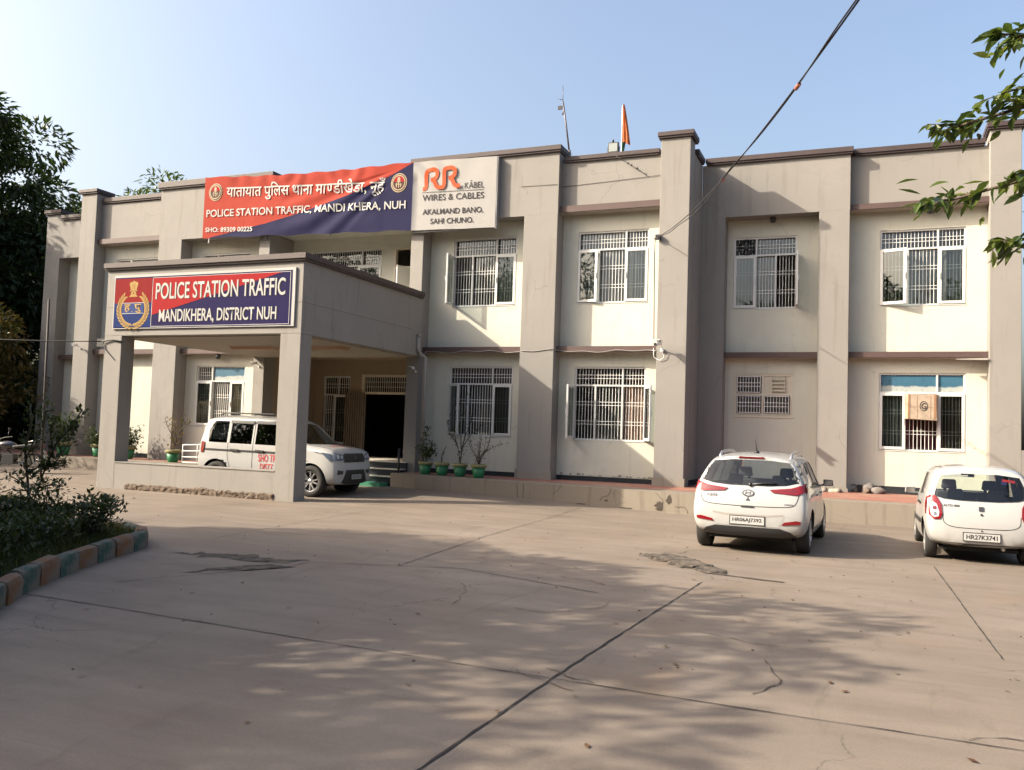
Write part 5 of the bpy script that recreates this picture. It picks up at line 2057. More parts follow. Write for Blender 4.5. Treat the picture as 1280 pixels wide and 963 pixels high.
for s in (1, -1):
    sd = 'L' if s > 0 else 'R'
    c.patch('side_stripe', [(.10, .955), (2.95, .93), (2.95, .975), (.10, 1.0)], sd, M['trim'], .002, thick=.006)
    for x in (.97, 1.66):
        c.patch('door_handle', [(x, .96), (x + .22, .955), (x + .22, 1.0), (x, 1.005)], sd, M['trim'], .01, thick=.025)
    for pts in ([(.88, 1.12), (.88, .85), (.94, .62), (.98, .36)], [(1.57, 1.12), (1.57, .35)], [(2.62, 1.07), (2.60, .7), (2.52, .36)], [(1.02, .36), (2.52, .36)], [(.88, 1.12), (.88, 1.66)], [(1.57, 1.12), (1.57, 1.66)]):
        c.line('door_gap', pts, sd)
    c.patch('window_pillar', [(.85, 1.15), (.91, 1.145), (.91, 1.64), (.85, 1.64)], sd, M['paint'], .003)
    for (a, b) in ((.90, 1.54), (1.60, 2.22)):
        c.patch('rain_visor', [(a, 1.60), (b, 1.595), (b, 1.665), (a, 1.67)], sd, M['trim'], .004, thick=.02)
    c.patch('tail_lamp', [(.12, .90), (.20, .92), (.22, 1.14), (.13, 1.16)], sd, M['lens_red'], .002, thick=.02)
    c.patch('tail_lamp', [(s * .80, .88), (s * .70, .88), (s * .70, 1.17), (s * .79, 1.17)], 'B', M['lens_red'], .002, thick=.02)
    c.patch('head_lamp', [(s * .84, .83), (s * .48, .84), (s * .44, .965), (s * .62, .99), (s * .84, 1.015)], 'F', M['lens_blue'], .003, thick=.012)
    c.patch('head_lamp_flank', [(3.36, 1.01), (3.60, .985), (3.66, .84), (3.54, .86)], sd, M['lens_blue'], .003, thick=.012)
    c.patch('lamp_reflector', ell(s * .68, .92, .045, .05, 16), 'F', M['lens_clear'], .017)
    c.patch('lamp_reflector', ell(s * .55, .915, .035, .04, 16), 'F', M['lens_clear'], .017)
    c.patch('fog_recess', [(s * .74, .52), (s * .54, .53), (s * .50, .60), (s * .72, .63)], 'F', M['trim'], .004)
    c.patch('indicator_badge', [(2.70, .80), (3.02, .80), (2.98, .84), (2.70, .84)], sd, M['wood'], .004)
    c.mirror_wing(2.42, s * .87, 1.20, s, 'trim')
    mb = MB()
    mb.tube([(.45, s * .62, 1.80), (.55, s * .62, 1.84), (1.9, s * .62, 1.84), (2.05, s * .62, 1.79)], .018, 8)
    mb.build('roof_rail', M['trim'], c.root)
c.patch('grille', [(-.46, .79), (.46, .79), (.43, .99), (-.43, .99)], 'F', M['trim'], .004, thick=.012)
for k in range(6):
    y = -.35 + .14 * k
    c.line('grille_bar', [(y, .81), (y, .97)], 'F', .012, 'trim', .020)
bd = c.line('badge', curve([(-.06, .92), (-.03, .87), (0, .92), (.03, .87), (.06, .92)], 4), 'F', .018, 'chrome', .026)
c.patch('lower_intake', [(-.56, .34), (.56, .34), (.46, .50), (.40, .62), (-.40, .62), (-.46, .50)], 'F', M['trim'], .006, thick=.01)
c.patch('skid_plate', [(-.5, .30), (.5, .30), (.5, .34), (-.5, .34)], 'F', M['trim'], .004)
c.plate(0, .46, .44, .10, 'F', 'HR27GV0133')
c.text('SHO TRAFFIC', 1.74, 2.56, .74, .91, 'R', M['redpaint'], .007, .01)
c.text('DISTT. NUH', 1.80, 2.50, .54, .70, 'R', M['redpaint'], .007, .01)
bm = fit(glyphs('SHO TRAFFIC', .01), 0, 1, 0, 1)
for v in bm.verts:
    v.co = Vector((3.36 - v.co.y * -.12 - .06, -.42 + v.co.x * .84, 0))
gridcut(bm, .08)
c.put(bm, 'T', .006)
me = bpy.data.meshes.new('bonnet_lettering')
bm.to_mesh(me)
bm.free()
me.materials.append(M['redpaint'])
link('bonnet_lettering', me, c.root)
for y in (-.74, .74):
    c.line('bonnet_gap', [(2.9, y), (3.5, y * .9)], 'T', .010)
c.seats((.85, 1.35,), .38, 1.42, .5, .75)
c.seats((2.0,), .38, 1.46, .5, .75)
c.all_wheels('alloy', .22)
mb = MB()
mb.box(.25, 3.4, -.64, .64, .25, .31)
mb.build('underbody', M['arch'], c.root)
# ------------------------------------------------------------------ vegetation
def leaf_mat(name, cols, trans=.35, rough=.45):
    m = bpy.data.materials.new(name)
    m.use_nodes = True
    nt = m.node_tree
    nt.nodes.clear()
    out = nt.nodes.new('ShaderNodeOutputMaterial')
    ge = nt.nodes.new('ShaderNodeNewGeometry')
    c = ramp(nt, ge.outputs['Random Per Island'], [(k / (len(cols) - 1), q) for k, q in enumerate(cols)])
    pb = nt.nodes.new('ShaderNodeBsdfPrincipled')
    pb.inputs['Roughness'].default_value = rough
    pb.inputs['Specular IOR Level'].default_value = .35
    nt.links.new(c, pb.inputs['Base Color'])
    tl = nt.nodes.new('ShaderNodeBsdfTranslucent')
    nt.links.new(mixc(nt, 1.0, c, (1.25, 1.35, .55), 'MULTIPLY'), tl.inputs[0])
    mx = nt.nodes.new('ShaderNodeMixShader')
    mx.inputs[0].default_value = trans
    nt.links.new(pb.outputs[0], mx.inputs[1])
    nt.links.new(tl.outputs[0], mx.inputs[2])
    nt.links.new(mx.outputs[0], out.inputs[0])
    return m


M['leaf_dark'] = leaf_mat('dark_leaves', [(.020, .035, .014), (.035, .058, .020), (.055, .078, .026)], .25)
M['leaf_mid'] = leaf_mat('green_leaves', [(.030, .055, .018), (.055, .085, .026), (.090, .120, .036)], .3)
M['leaf_near'] = leaf_mat('broad_leaves', [(.034, .058, .018), (.065, .098, .026), (.125, .145, .034)], .3, .32)
M['leaf_hedge'] = leaf_mat('hedge_leaves', [(.022, .036, .014), (.040, .058, .022), (.060, .078, .028)], .25)
M['leaf_dry'] = leaf_mat('dry_leaves', [(.10, .045, .022), (.16, .085, .035), (.09, .085, .035)], .25)
M['leaf_yellow'] = leaf_mat('yellowing_leaves', [(.05, .065, .02), (.13, .10, .03), (.19, .12, .04)], .3)
M['bark'] = simple('tree_bark', (.085, .065, .048), .95, var=.4, vscale=12, bump=.8, bscale=18)
M['twig'] = simple('thin_brown_stems', (.07, .052, .038), .9, var=.3)


def leaf_mesh(name, spots, size, mat, parent, seed=0, droop=.25, aspect=.42, oval=False):
    """one small folded leaf per spot; spots: (position, outward direction)"""
    rr = random.Random(seed)
    V, F = [], []
    for (p, d) in spots:
        s = size * rr.uniform(.65, 1.3)
        t = Vector((d.x + rr.uniform(-.7, .7), d.y + rr.uniform(-.7, .7), d.z - droop + rr.uniform(-.6, .6)))
        if t.length < 1e-3:
            t = Vector((1, 0, 0))
        t.normalize()
        n = Vector((rr.uniform(-.6, .6), rr.uniform(-.6, .6), 1)).normalized()
        w = t.cross(n)
        if w.length < 1e-3:
            w = Vector((0, 1, 0))
        w.normalize()
        n = w.cross(t)
        b = len(V)
        if oval:
            cu = rr.uniform(-.05, .12)
            for q, k in ((0, 0), (.2, .62), (.48, 1), (.78, .55), (1, 0)):
                m = p + t * s * q - n * s * cu * 4 * q * q * .5
                V += [m + w * s * aspect * .5 * k + n * s * .10 * k, m, m - w * s * aspect * .5 * k + n * s * .10 * k]
            for i in range(4):
                for j in range(2):
                    a = b + i * 3 + j
                    F.append((a, a + 1, a + 4, a + 3))
            continue
        c = p + t * s * .45
        V += [p, c + w * s * aspect * .5 + n * s * .07, p + t * s - n * s * .10, c - w * s * aspect * .5 + n * s * .07]
        F += [(b, b + 1, b + 2), (b, b + 2, b + 3)]
    me = bpy.data.meshes.new(name)
    me.from_pydata([tuple(v) for v in V], [], F)
    me.materials.append(mat)
    return link(name, me, parent)


def limbs(base, h, spread, n, r0, seed, lean=(0, 0), start=.35):
    """trunk polyline, limb polylines and the tips where foliage hangs"""
    rr = random.Random(seed)
    b = Vector(base)
    trunk = [b]
    for k in range(1, 6):
        t = k / 5
        trunk.append(b + Vector((lean[0] * t + rr.uniform(-.12, .12) * h * .06, lean[1] * t + rr.uniform(-.12, .12) * h * .06, h * .72 * t)))
    L = []
    for i in range(n):
        f = start + (1 - start) * (i + .5) / n
        k = min(4, int(f * 5))
        o = trunk[k].lerp(trunk[k + 1], f * 5 - k)
        a = i * 2.4 + rr.uniform(-.4, .4)
        ln = spread * rr.uniform(.7, 1.05) * (1.0 - .35 * max(0, f - .6))
        e = o + Vector((cos(a) * ln, sin(a) * ln, h * rr.uniform(.10, .30)))
        m = o.lerp(e, .5) + Vector((rr.uniform(-.2, .2), rr.uniform(-.2, .2), rr.uniform(-.05, .25))) * spread * .3
        L.append((o, m, e, r0 * (1 - f) * .5 + r0 * .14))
    return trunk, L


def crown_spots(L, per, blob, seed, squash=.75):
    rr = random.Random(seed)
    out = []
    for (o, m, e, r) in L:
        for c in (m.lerp(e, .35), e, e + Vector((rr.uniform(-1, 1), rr.uniform(-1, 1), rr.uniform(-.2, .8))) * blob * .8, m + Vector((rr.uniform(-1, 1), rr.uniform(-1, 1), rr.uniform(0, .8))) * blob * .7):
            rad = blob * rr.uniform(.6, 1.1)
            for _ in range(per):
                while True:
                    d = Vector((rr.uniform(-1, 1), rr.uniform(-1, 1), rr.uniform(-1, 1)))
                    if .05 < d.length < 1:
                        break
                k = d.length ** .45 / d.length
                q = d * k
                out.append((c + Vector((q.x * rad, q.y * rad, q.z * rad * squash)), d.normalized()))
    return out


def tree(name, label, loc, h, spread, n, per, blob, leaf, mat, seed, r0=.16, lean=(0, 0), group=None, cat='tree', start=.35, droop=.3, top=True):
    root = thing(name, label, cat, loc, 0, group)
    trunk, L = limbs((0, 0, 0), h, spread, n, r0, seed, lean, start)
    mb = MB()
    mb.tube(trunk, [r0 * (1 - .13 * k) for k in range(6)], 10)
    for (o, m, e, r) in L:
        mb.tube(curve([o, m, e], 4) if False else [o, o.lerp(m, .5), m, m.lerp(e, .6), e], [r, r * .85, r * .7, r * .45, r * .2], 6)
    mb.build('trunk', M['bark'], root)
    if top:
        t = trunk[-1]
        L = L + [(trunk[-2], t, t + Vector((0, 0, h * .2)), .05)]
    leaf_mesh('crown', crown_spots(L, per, blob, seed + 1), leaf, M[mat], root, seed + 2, droop)
    return root


# dark trees beyond the left end of the building
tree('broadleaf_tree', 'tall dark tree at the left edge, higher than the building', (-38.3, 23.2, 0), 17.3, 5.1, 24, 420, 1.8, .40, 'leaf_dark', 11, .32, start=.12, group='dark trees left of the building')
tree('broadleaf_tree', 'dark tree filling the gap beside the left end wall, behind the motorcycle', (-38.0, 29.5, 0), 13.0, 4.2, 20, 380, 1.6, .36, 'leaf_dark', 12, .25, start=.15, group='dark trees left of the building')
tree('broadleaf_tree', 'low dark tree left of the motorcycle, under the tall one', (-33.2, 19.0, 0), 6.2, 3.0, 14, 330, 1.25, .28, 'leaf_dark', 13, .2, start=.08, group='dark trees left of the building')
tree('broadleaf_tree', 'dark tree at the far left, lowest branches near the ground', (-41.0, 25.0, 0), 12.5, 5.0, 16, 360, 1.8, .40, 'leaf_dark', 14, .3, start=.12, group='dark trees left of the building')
tree('bushy_tree', 'leafy tree with yellowing tips beside the left corner of the building', (-31.2, 21.8, 0), 5.4, 2.0, 12, 240, .95, .24, 'leaf_yellow', 15, .14, start=.15)
for k, (x, y, h, r_) in enumerate(((-32.2, 25.8, 3.0, 1.5), (-34.6, 27.0, 3.2, 1.7), (-37.0, 28.2, 3.2, 1.9), (-40.0, 30.0, 3.6, 2.2), (-36.5, 31.0, 4.0, 1.9))):
    tree('bush', 'dark low bush under the left trees, %s' % ['nearest to the left end wall', 'second from the end wall', 'third from the end wall', 'farthest from the building', 'just behind the front bushes'][k],
         (x, y, -.5), h, r_, 13, 230, 1.05, .26, 'leaf_dark', 51 + k, .06, start=.0, group='bushes under the left trees', cat='bush')
for k, (x, y, h) in enumerate(((-35, -9, 13.5), (-29, -18, 14), (-44, -1, 14), (-47, 9, 13))):  # unseen trees, added so the vehicle glass mirrors dark foliage
    tree('offscreen_tree', 'tall dense unseen tree added at left for dark reflections, %s' % ['second', 'first', 'third', 'last'][k] + ' counted from behind the viewpoint', (x, y, 0), h, 5.0, 15, 260, 1.9, .45, 'leaf_dark', 81 + k, .3,
         group='trees added at left for dark reflections', start=.15)
for k, (x, y, h) in enumerate(((10.5, 31, 8.5), (15.5, 27, 9.5), (21, 33, 10), (27, 24, 10.5), (33, 30, 10))):
    tree('offscreen_tree', 'leafy tree on the right boundary beyond the end wall, %s from the building' % ['first', 'second', 'third', 'fourth', 'fifth'][k], (x, y, 0), h, 4.0, 15, 220, 1.6, .40, 'leaf_mid', 121 + k, .25,
         group='trees on the right boundary', start=.1)
# treetops showing over the roof
for k, (x, y, h) in enumerate(((-51.0, 45, 17.5), (-46.5, 44, 17.2), (-43.0, 45, 17.0))):
    tree('background_tree', ['hazy green treetop behind the far left corner of the roof', 'green treetop rising behind the left parapet', 'green treetop behind the parapet just left of the banner'][k],
         (x, y, 0), h, 4.0, 12, 200, 1.5, .40, 'leaf_mid', 21 + k, .25, start=.4, group='trees behind the building')
# trees across the yard (left of and behind the viewpoint): they throw the shade on the concrete
shade_trees = [(-13.1, 3.5, 7.2, 3.5, 31), (-18.2, 3.0, 8.6, 3.5, 32), (-12.9, -2.4, 7.4, 3.6, 33), (-16.0, -7.2, 9.2, 3.8, 34), (-23.0, -3.0, 10.5, 4.0, 35), (-9.5, -9.5, 7.0, 3.0, 36)]
for k, (x, y, h, s, sd) in enumerate(shade_trees):
    tree('shade_tree', 'spreading shade tree of the left row, %s' % ['nearest to the planting bed', 'beside the far end of the planting bed', 'nearest to the viewpoint', 'behind the viewpoint', 'tallest of the row, farthest left', 'last of the row behind the viewpoint'][k],
         (x, y, 0), h, s, 20, 250 if sd in (31, 32) else 240, .92, .26, 'leaf_mid', sd, .22, group='row of shade trees', start=.42)
for k, (x, y, h) in enumerate(((4, -20, 9), (12, -18, 10), (19, -12, 9), (-4, -24, 11), (-22, -20, 11), (-3.5, -9.5, 10.5), (4.5, -10.5, 10.5))):  # last two are added out of view to block sky light and deepen shade
    tree('yard_tree', 'leafy tree behind the viewpoint, %s of the rear row' % ['third', 'fourth', 'fifth', 'second', 'first', 'added sky-blocking left one', 'added sky-blocking right one'][k], (x, y, 0), h, 4.2, 13, 170, 1.7, .42, 'leaf_mid', 41 + k, .25,
         group='trees on the far side of the yard', start=.25)


# tree at the right whose leafy boughs hang into the picture
def bough_spots(path, n, seed, side=.16, w0=.35):
    rr = random.Random(seed)
    out = []
    P = [Vector(p) for p in path]
    for i in range(n):
        t = w0 + (1 - w0) * i / n
        k = min(len(P) - 2, int(t * (len(P) - 1)))
        f = t * (len(P) - 1) - k
        p = P[k].lerp(P[k + 1], f)
        d = (P[k + 1] - P[k]).normalized()
        s = d.cross(Vector((0, 0, 1))).normalized() * (1 if i % 2 else -1)
        q = p + Vector((rr.uniform(-1, 1), rr.uniform(-1, 1), rr.uniform(-1, 1))) * side * rr.random()
        out.append((q, (d * .7 + s * .8 + Vector((0, 0, rr.uniform(-.5, .25)))).normalized()))
    return out


NT = thing('leafy_tree', 'broad-leaved tree at the right whose boughs hang into the upper right corner', 'tree', (4.6, 6.0, 0))
mb = MB()
tr_ = [Vector((0, 0, 0)), Vector((.05, .05, 1.2)), Vector((-.05, .1, 2.5)), Vector((.0, .2, 3.6)), Vector((.1, .3, 5.0)), Vector((.1, .2, 6.6))]
mb.tube(tr_, [.17, .15, .13, .11, .08, .04], 12)
B0 = Vector((4.6, 6.0, 0))
sp_ = []
boughs = [  # start (world), control, tip
    ((4.6, 6.2, 3.3), (2.4, 6.6, 4.15), (.42, 7.0, 4.02)),
    ((4.6, 6.2, 3.1), (2.6, 6.7, 3.75), (.36, 7.0, 3.47)),
    ((4.6, 6.2, 3.0), (2.6, 6.9, 3.45), (.86, 7.1, 3.18)),
    ((4.6, 6.3, 4.4), (2.6, 6.8, 5.0), (.83, 7.0, 4.62)),
    ((4.6, 6.3, 4.8), (2.8, 6.6, 5.6), (.98, 7.0, 5.12)),
    ((4.6, 6.3, 3.9), (2.8, 6.7, 4.6), (.95, 7.0, 4.28)),
    ((4.6, 6.3, 5.2), (5.6, 6.0, 6.4), (6.6, 6.2, 6.6)),
    ((4.6, 6.3, 4.6), (6.0, 5.2, 5.6), (7.2, 4.6, 5.9)),
    ((4.6, 6.3, 5.4), (4.2, 7.6, 6.6), (4.0, 8.6, 7.0)),
    ((4.6, 6.3, 5.2), (5.4, 7.4, 5.8), (6.4, 8.6, 5.8)),
]
for k, (a, b, c_) in enumerate(boughs):
    P = [Vector(a) - B0, Vector(a).lerp(Vector(b), .5) - B0 + Vector((0, 0, .12)), Vector(b) - B0, Vector(b).lerp(Vector(c_), .5) - B0 + Vector((0, 0, .10)), Vector(c_) - B0]
    P = [Vector((*q, 0)[:3]) if len(q) == 2 else Vector(q) for q in P]
    pts = []
    for i in range(len(P) - 1):
        for t in range(6):
            pts.append(P[i].lerp(P[i + 1], t / 6))
    pts.append(P[-1])
    n = len(pts)
    mb.tube(pts, [.05 * (1 - i / n) + .005 for i in range(n)], 6)
    sp_ += bough_spots(pts, 190 if k < 6 else 90, 60 + k, .19 if k < 6 else .3, .30)
    rr = random.Random(90 + k)
    for j in range(11 if k < 6 else 5):
        i = int(n * (.36 + .058 * j)) if k < 6 else int(n * (.5 + .1 * j))
        i = min(i, n - 2)
        d = (pts[i + 1] - pts[i]).normalized()
        s = d.cross(Vector((0, 0, 1))).normalized() * (1 if j % 2 else -1)
        e = pts[i] + (d * .8 + s * .55 + Vector((0, 0, rr.uniform(-.25, .25)))) * rr.uniform(.20, .50)
        mb.tube([pts[i], pts[i].lerp(e, .5), e], [.010, .007, .003], 5)
        sp_ += bough_spots([pts[i], pts[i].lerp(e, .5), e], 15, 200 + k * 10 + j, .03, .2)
mb.build('trunk', M['bark'], NT)
leaf_mesh('crown', sp_, .128, M['leaf_near'], NT, 71, .20, .42, True)

# ------------------------------------------------------------------ planting bed
# kerb: separate painted stones round the bed
kerb = [(-5.75, 3.55), (-6.65, 4.75), (-7.12, 5.45), (-7.68, 6.2), (-8.22, 7.2), (-8.58, 7.95), (-8.88, 8.7), (-9.16, 9.2), (-9.6, 9.52), (-10.3, 9.7), (-11.1, 9.7)]
kc = [Vector((a, b)) for a, b in curve(kerb, 12)]
# walk along the curve in equal steps
step = .50
stones = []
acc = 0
last = kc[0]
for p in kc[1:]:
    seg = (p - last).length
    while acc + seg >= step:
        t = (step - acc) / seg
        q = last.lerp(p, t)
        stones.append(q.copy())
        last = q
        seg = (p - last).length
        acc = 0
    acc += seg
    last = p


def worn_paint(name, col_, base=(.13, .105, .082)):
    m, nt, b = new_mat(name)
    tc = nt.nodes.new('ShaderNodeTexCoord')
    P = tc.outputs['Object']
    f = ramp(nt, noise_n(nt, P, 5, 7, .7), [(.44, (0, 0, 0)), (.60, (1, 1, 1))])
    f2 = ramp(nt, noise_n(nt, P, 2.0, 4, .6), [(.3, (.65, .65, .65)), (.7, (1.15, 1.15, 1.15))])
    nt.links.new(mixc(nt, f, mixc(nt, .9, col_, f2, 'MULTIPLY'), base), b.inputs['Base Color'])
    b.inputs['Roughness'].default_value = .8
    bump_n(nt, b, noise_n(nt, P, 20, 6, .7), .6, .02)
    return m


M['k_orange'] = worn_paint('worn_orange_kerb_paint', (.175, .075, .028))
M['k_green'] = worn_paint('worn_green_kerb_paint', (.026, .070, .054))
ordn = ['first', 'second', 'third', 'fourth', 'fifth', 'sixth', 'seventh', 'eighth', 'ninth', 'tenth', 'eleventh', 'twelfth']
tipi = min(range(len(stones)), key=lambda i: (stones[i] - Vector((-9.16, 9.2))).length)
cnt = {'orange': 0, 'green': 0, 'orange back': 0, 'green back': 0}
order = list(range(tipi, -1, -1)) + list(range(tipi + 1, len(stones) - 1))
for i in order:
    if i + 1 >= len(stones):
        continue
    a, b = stones[i], stones[i + 1]
    d = (b - a).normalized()
    nrm = Vector((-d.y, d.x))
    L = (b - a).length - .022
    colr = 'orange' if i % 2 == 0 else 'green'
    key = colr if i <= tipi else colr + ' back'
    cnt[key] += 1
    lab = ('%s painted kerb stone, %s %s one from the bed\'s rounded tip%s' % (colr, ordn[cnt[key] - 1], colr, '' if i <= tipi else ' at the back'))
    rr = random.Random(i)
    w, h = .17, .23 + rr.uniform(-.02, .02)
    mb = MB()
    hw = L / 2
    prof = [(-w / 2, -.1), (-w / 2, h * .72), (-w * .38, h * .93), (-w * .12, h), (w * .2, h), (w * .42, h * .92), (w / 2, h * .7), (w / 2, -.1)]
    mb.prism(prof, -hw, hw, plane='yz')
    for v in mb.bm.verts:
        v.co += Vector((0, rr.uniform(-.008, .008), rr.uniform(-.008, .008)))
    bmesh.ops.bevel(mb.bm, geom=[e for e in mb.bm.edges if abs(abs(e.verts[0].co.x) - hw) < .01 and abs(abs(e.verts[1].co.x) - hw) < .01 and e.verts[0].co.x * e.verts[1].co.x > 0],
                    offset=.018, segments=2, affect='EDGES', profile=.6)
    c_ = (a + b) / 2
    o = mb.build('kerb_stone', M['k_' + colr], None, loc=(c_.x, c_.y, gz(c_.x, c_.y)), rot=(rr.uniform(-.04, .04), rr.uniform(-.02, .02), atan2(d.y, d.x) + rr.uniform(-.03, .03)), smooth=40)
    tag(o, lab, 'kerb stone', 'painted kerb stones of the planting bed')

# soil
M['soil'] = simple('dark_soil', (.030, .022, .015), .95, var=.4, vscale=8, bump=1, bscale=14)
bed = [(p.x - .10, p.y - .06) for p in kc[::3]] + [(-14.5, 11.5), (-22, 12), (-22, 1), (-8, 1.5)]
mb = MB()
mb.face([(x, y, .12) for x, y in bed])
struct(mb.build('planting_bed', M['soil'], normals=False), 'dark soil of the kerbed planting bed')


def inside(x, y, poly):
    r = False
    for (x0, y0), (x1, y1) in zip(poly, poly[1:] + poly[:1]):
        if (y0 > y) != (y1 > y) and x < (x1 - x0) * (y - y0) / (y1 - y0) + x0:
            r = not r
    return r


# grass (nobody could count it)
rr = random.Random(77)
V, F = [], []
n = 0
while n < 15000:
    x, y = rr.uniform(-15.5, -6.2), rr.uniform(4.4, 11.4)
    if not inside(x, y, bed):
        continue
    edge = min((Vector((x, y)) - k).length for k in kc[::4])
    if edge > 1.3 and y < 8.6:
        continue
    n += 1
    h = rr.uniform(.07, .20) * (1 if edge > .3 else .9)
    a = rr.uniform(0, 6.3)
    w = .006
    lx, ly = rr.uniform(-.09, .09), rr.uniform(-.09, .09)
    b = len(V)
    V += [(x - w * cos(a), y - w * sin(a), .115), (x + w * cos(a), y + w * sin(a), .115), (x + lx, y + ly, .12 + h)]
    F.append((b, b + 1, b + 2))
me = bpy.data.meshes.new('grass')
me.from_pydata(V, [], F)
me.materials.append(leaf_mat('grass_blades', [(.030, .045, .012), (.055, .07, .018), (.10, .10, .03)], .3))
tag(link('grass', me), 'short green grass along the kerb of the planting bed', kind='stuff')


def shrub(name, label, x, y, h, rad, n, leaf, mat, seed, stems=7, cat='shrub', group=None, z0=.1):
    root = thing(name, label, cat, (x, y, z0), 0, group)
    rr = random.Random(seed)
    mb = MB()
    spots = []
    for k in range(stems):
        a = rr.uniform(0, 6.28)
        r_ = rad * rr.uniform(.25, 1)
        hh = h * rr.uniform(.6, 1.0)
        e = Vector((cos(a) * r_, sin(a) * r_, hh))
        m = Vector((cos(a) * r_ * .4, sin(a) * r_ * .4, hh * .55))
        pts = [Vector((cos(a) * .03, sin(a) * .03, 0)), m * .5 + Vector((0, 0, .0)), m, m.lerp(e, .5) + Vector((rr.uniform(-.04, .04), rr.uniform(-.04, .04), .02)), e]
        mb.tube(pts, [.012, .010, .008, .006, .003], 5)
        for j in range(n // stems):
            t = rr.random() ** .7
            q = pts[0].lerp(m, t * 2) if t < .5 else m.lerp(e, t * 2 - 1)
            q = q + Vector((rr.gauss(0, 1), rr.gauss(0, 1), rr.gauss(0, .8))) * rad * .20
            spots.append((q, Vector((cos(a), sin(a), .5))))
    mb.build('stems', M['twig'], root)
    leaf_mesh('foliage', spots, leaf, M[mat], root, seed + 5, .0, .5)
    return root


# hedge: one clipped mass of small leaves over the bed
rr = random.Random(5)
HD = thing('hedge', 'dense dark low hedge filling the kerbed planting bed', 'hedge', (-9.5, 6.6, .1))
spots = []
hpoly = [(p.x - .26 - .16 * noise.noise(Vector((p.x * 2, p.y * 2, 0))), p.y - .12) for p in kc[::3] if p.y > 3.2][:-6] + [(-9.6, 8.6), (-11.0, 8.4), (-14.5, 9.0), (-14.5, 3.0), (-7.5, 3.0)]
while len(spots) < 36000:
    x, y = rr.uniform(-13.5, -5.8), rr.uniform(2.8, 9.2)
    if not inside(x, y, hpoly):
        continue
    top = .44 + .16 * noise.noise(Vector((x * 1.1, y * 1.1, 0))) + .10 * noise.noise(Vector((x * 3, y * 3, 4)))
    z = top * (1 - rr.random() ** 2.2 * .95)
    spots.append((Vector((x + 9.5 + rr.gauss(0, .05), y - 6.6 + rr.gauss(0, .05), z)), Vector((rr.uniform(-1, 1), rr.uniform(-1, 1), .8))))
leaf_mesh('foliage', spots, .075, M['leaf_hedge'], HD, 6, -.1, .5)
mb = MB()
for k in range(150):
    x, y = rr.uniform(-12.5, -6.2), rr.uniform(3.2, 8.9)
    if inside(x, y, hpoly):
        mb.tube([(x + 9.5, y - 6.6, 0), (x + 9.5 + rr.uniform(-.1, .1), y - 6.6 + rr.uniform(-.1, .1), .25), (x + 9.5 + rr.uniform(-.2, .2), y - 6.6 + rr.uniform(-.2, .2), rr.uniform(.45, .62))], [.008, .006, .003], 4)
mb.build('stems', M['twig'], HD)
for k, (x, y, h, rad, lab) in enumerate(((-9.75, 8.15, .82, .42, 'loose dark shrub standing above the hedge near the rounded tip of the bed'),
                                         (-9.25, 8.45, .62, .36, 'smaller loose shrub at the rounded tip of the bed'),
                                         (-10.1, 7.6, .85, .40, 'loose dark shrub in the hedge, right beside the sapling'),
                                         (-11.2, 8.0, .55, .45, 'low shrub in the hedge left of the sapling'))):
    shrub('shrub', lab, x, y, h, rad, 520, .075, 'leaf_hedge', 300 + k, 10, group='shrubs in the planting bed')

# sapling: two thin stems with sparse twigs
SP = thing('sapling', 'thin two-stemmed sapling with sparse leaves rising out of the hedge', 'tree', (-10.55, 8.55, .1))
rr = random.Random(8)
mb = MB()
spots = []
stem_paths = [[(0, 0, 0), (.0, 0, .35), (-.10, .02, .75), (-.16, .0, 1.15), (-.10, .02, 1.5), (-.14, .02, 1.78)],
              [(0, 0, .30), (.10, .02, .6), (.20, .05, .95), (.36, .05, 1.25), (.62, .06, 1.50), (.80, .05, 1.72)],
              [(.17, .04, .86), (.42, .02, 1.02), (.66, .0, 1.28), (.74, .0, 1.5)], [(-.14, .0, 1.0), (-.02, .0, 1.25), (.16, .02, 1.55), (.20, .02, 1.78)],
              [(-.04, .01, .55), (-.24, .0, .72), (-.42, .0, .78)], [(.12, .02, .64), (.38, .02, .70), (.56, .03, .68)], [(-.12, .02, .80), (.10, 0, .92), (.40, 0, .95), (.62, .0, 1.02)],
              [(.02, 0, .34), (-.3, .02, .44), (-.62, .0, .42), (-.85, .0, .46)], [(.30, .05, 1.15), (.26, .04, 1.4), (.36, .0, 1.62)]]
for k, P in enumerate(stem_paths):
    pts = [Vector(p) for p in curve([(a, c_, 0) for a, b, c_ in P], 4)] if False else [Vector(p) for p in P]
    n = len(pts)
    mb.tube(pts, [(.024 if k < 2 else .011) * (1 - .75 * i / n) for i in range(n)], 6)
    for i in range(1, n):
        for j in range(30 if k else 22):
            q = pts[i - 1].lerp(pts[i], rr.random())
            if q.z < .36 and k < 2:
                continue
            q = q + Vector((rr.gauss(0, 1), rr.gauss(0, 1), rr.gauss(0, 1))) * .045
            spots.append((q, (pts[i] - pts[i - 1]).normalized() * .5 + Vector((rr.uniform(-1, 1), rr.uniform(-1, 1), .4))))
mb.build('stems', M['twig'], SP)
leaf_mesh('foliage', spots, .085, M['leaf_hedge'], SP, 9, .0, .5)


# ------------------------------------------------------------------ potted plants
M['potgreen'] = simple('green_painted_clay', (.012, .135, .052), .5, var=.25, vscale=7, bump=.3)
M['potrim'] = simple('dusty_pot_rim', (.20, .185, .085), .8, var=.3, vscale=8)


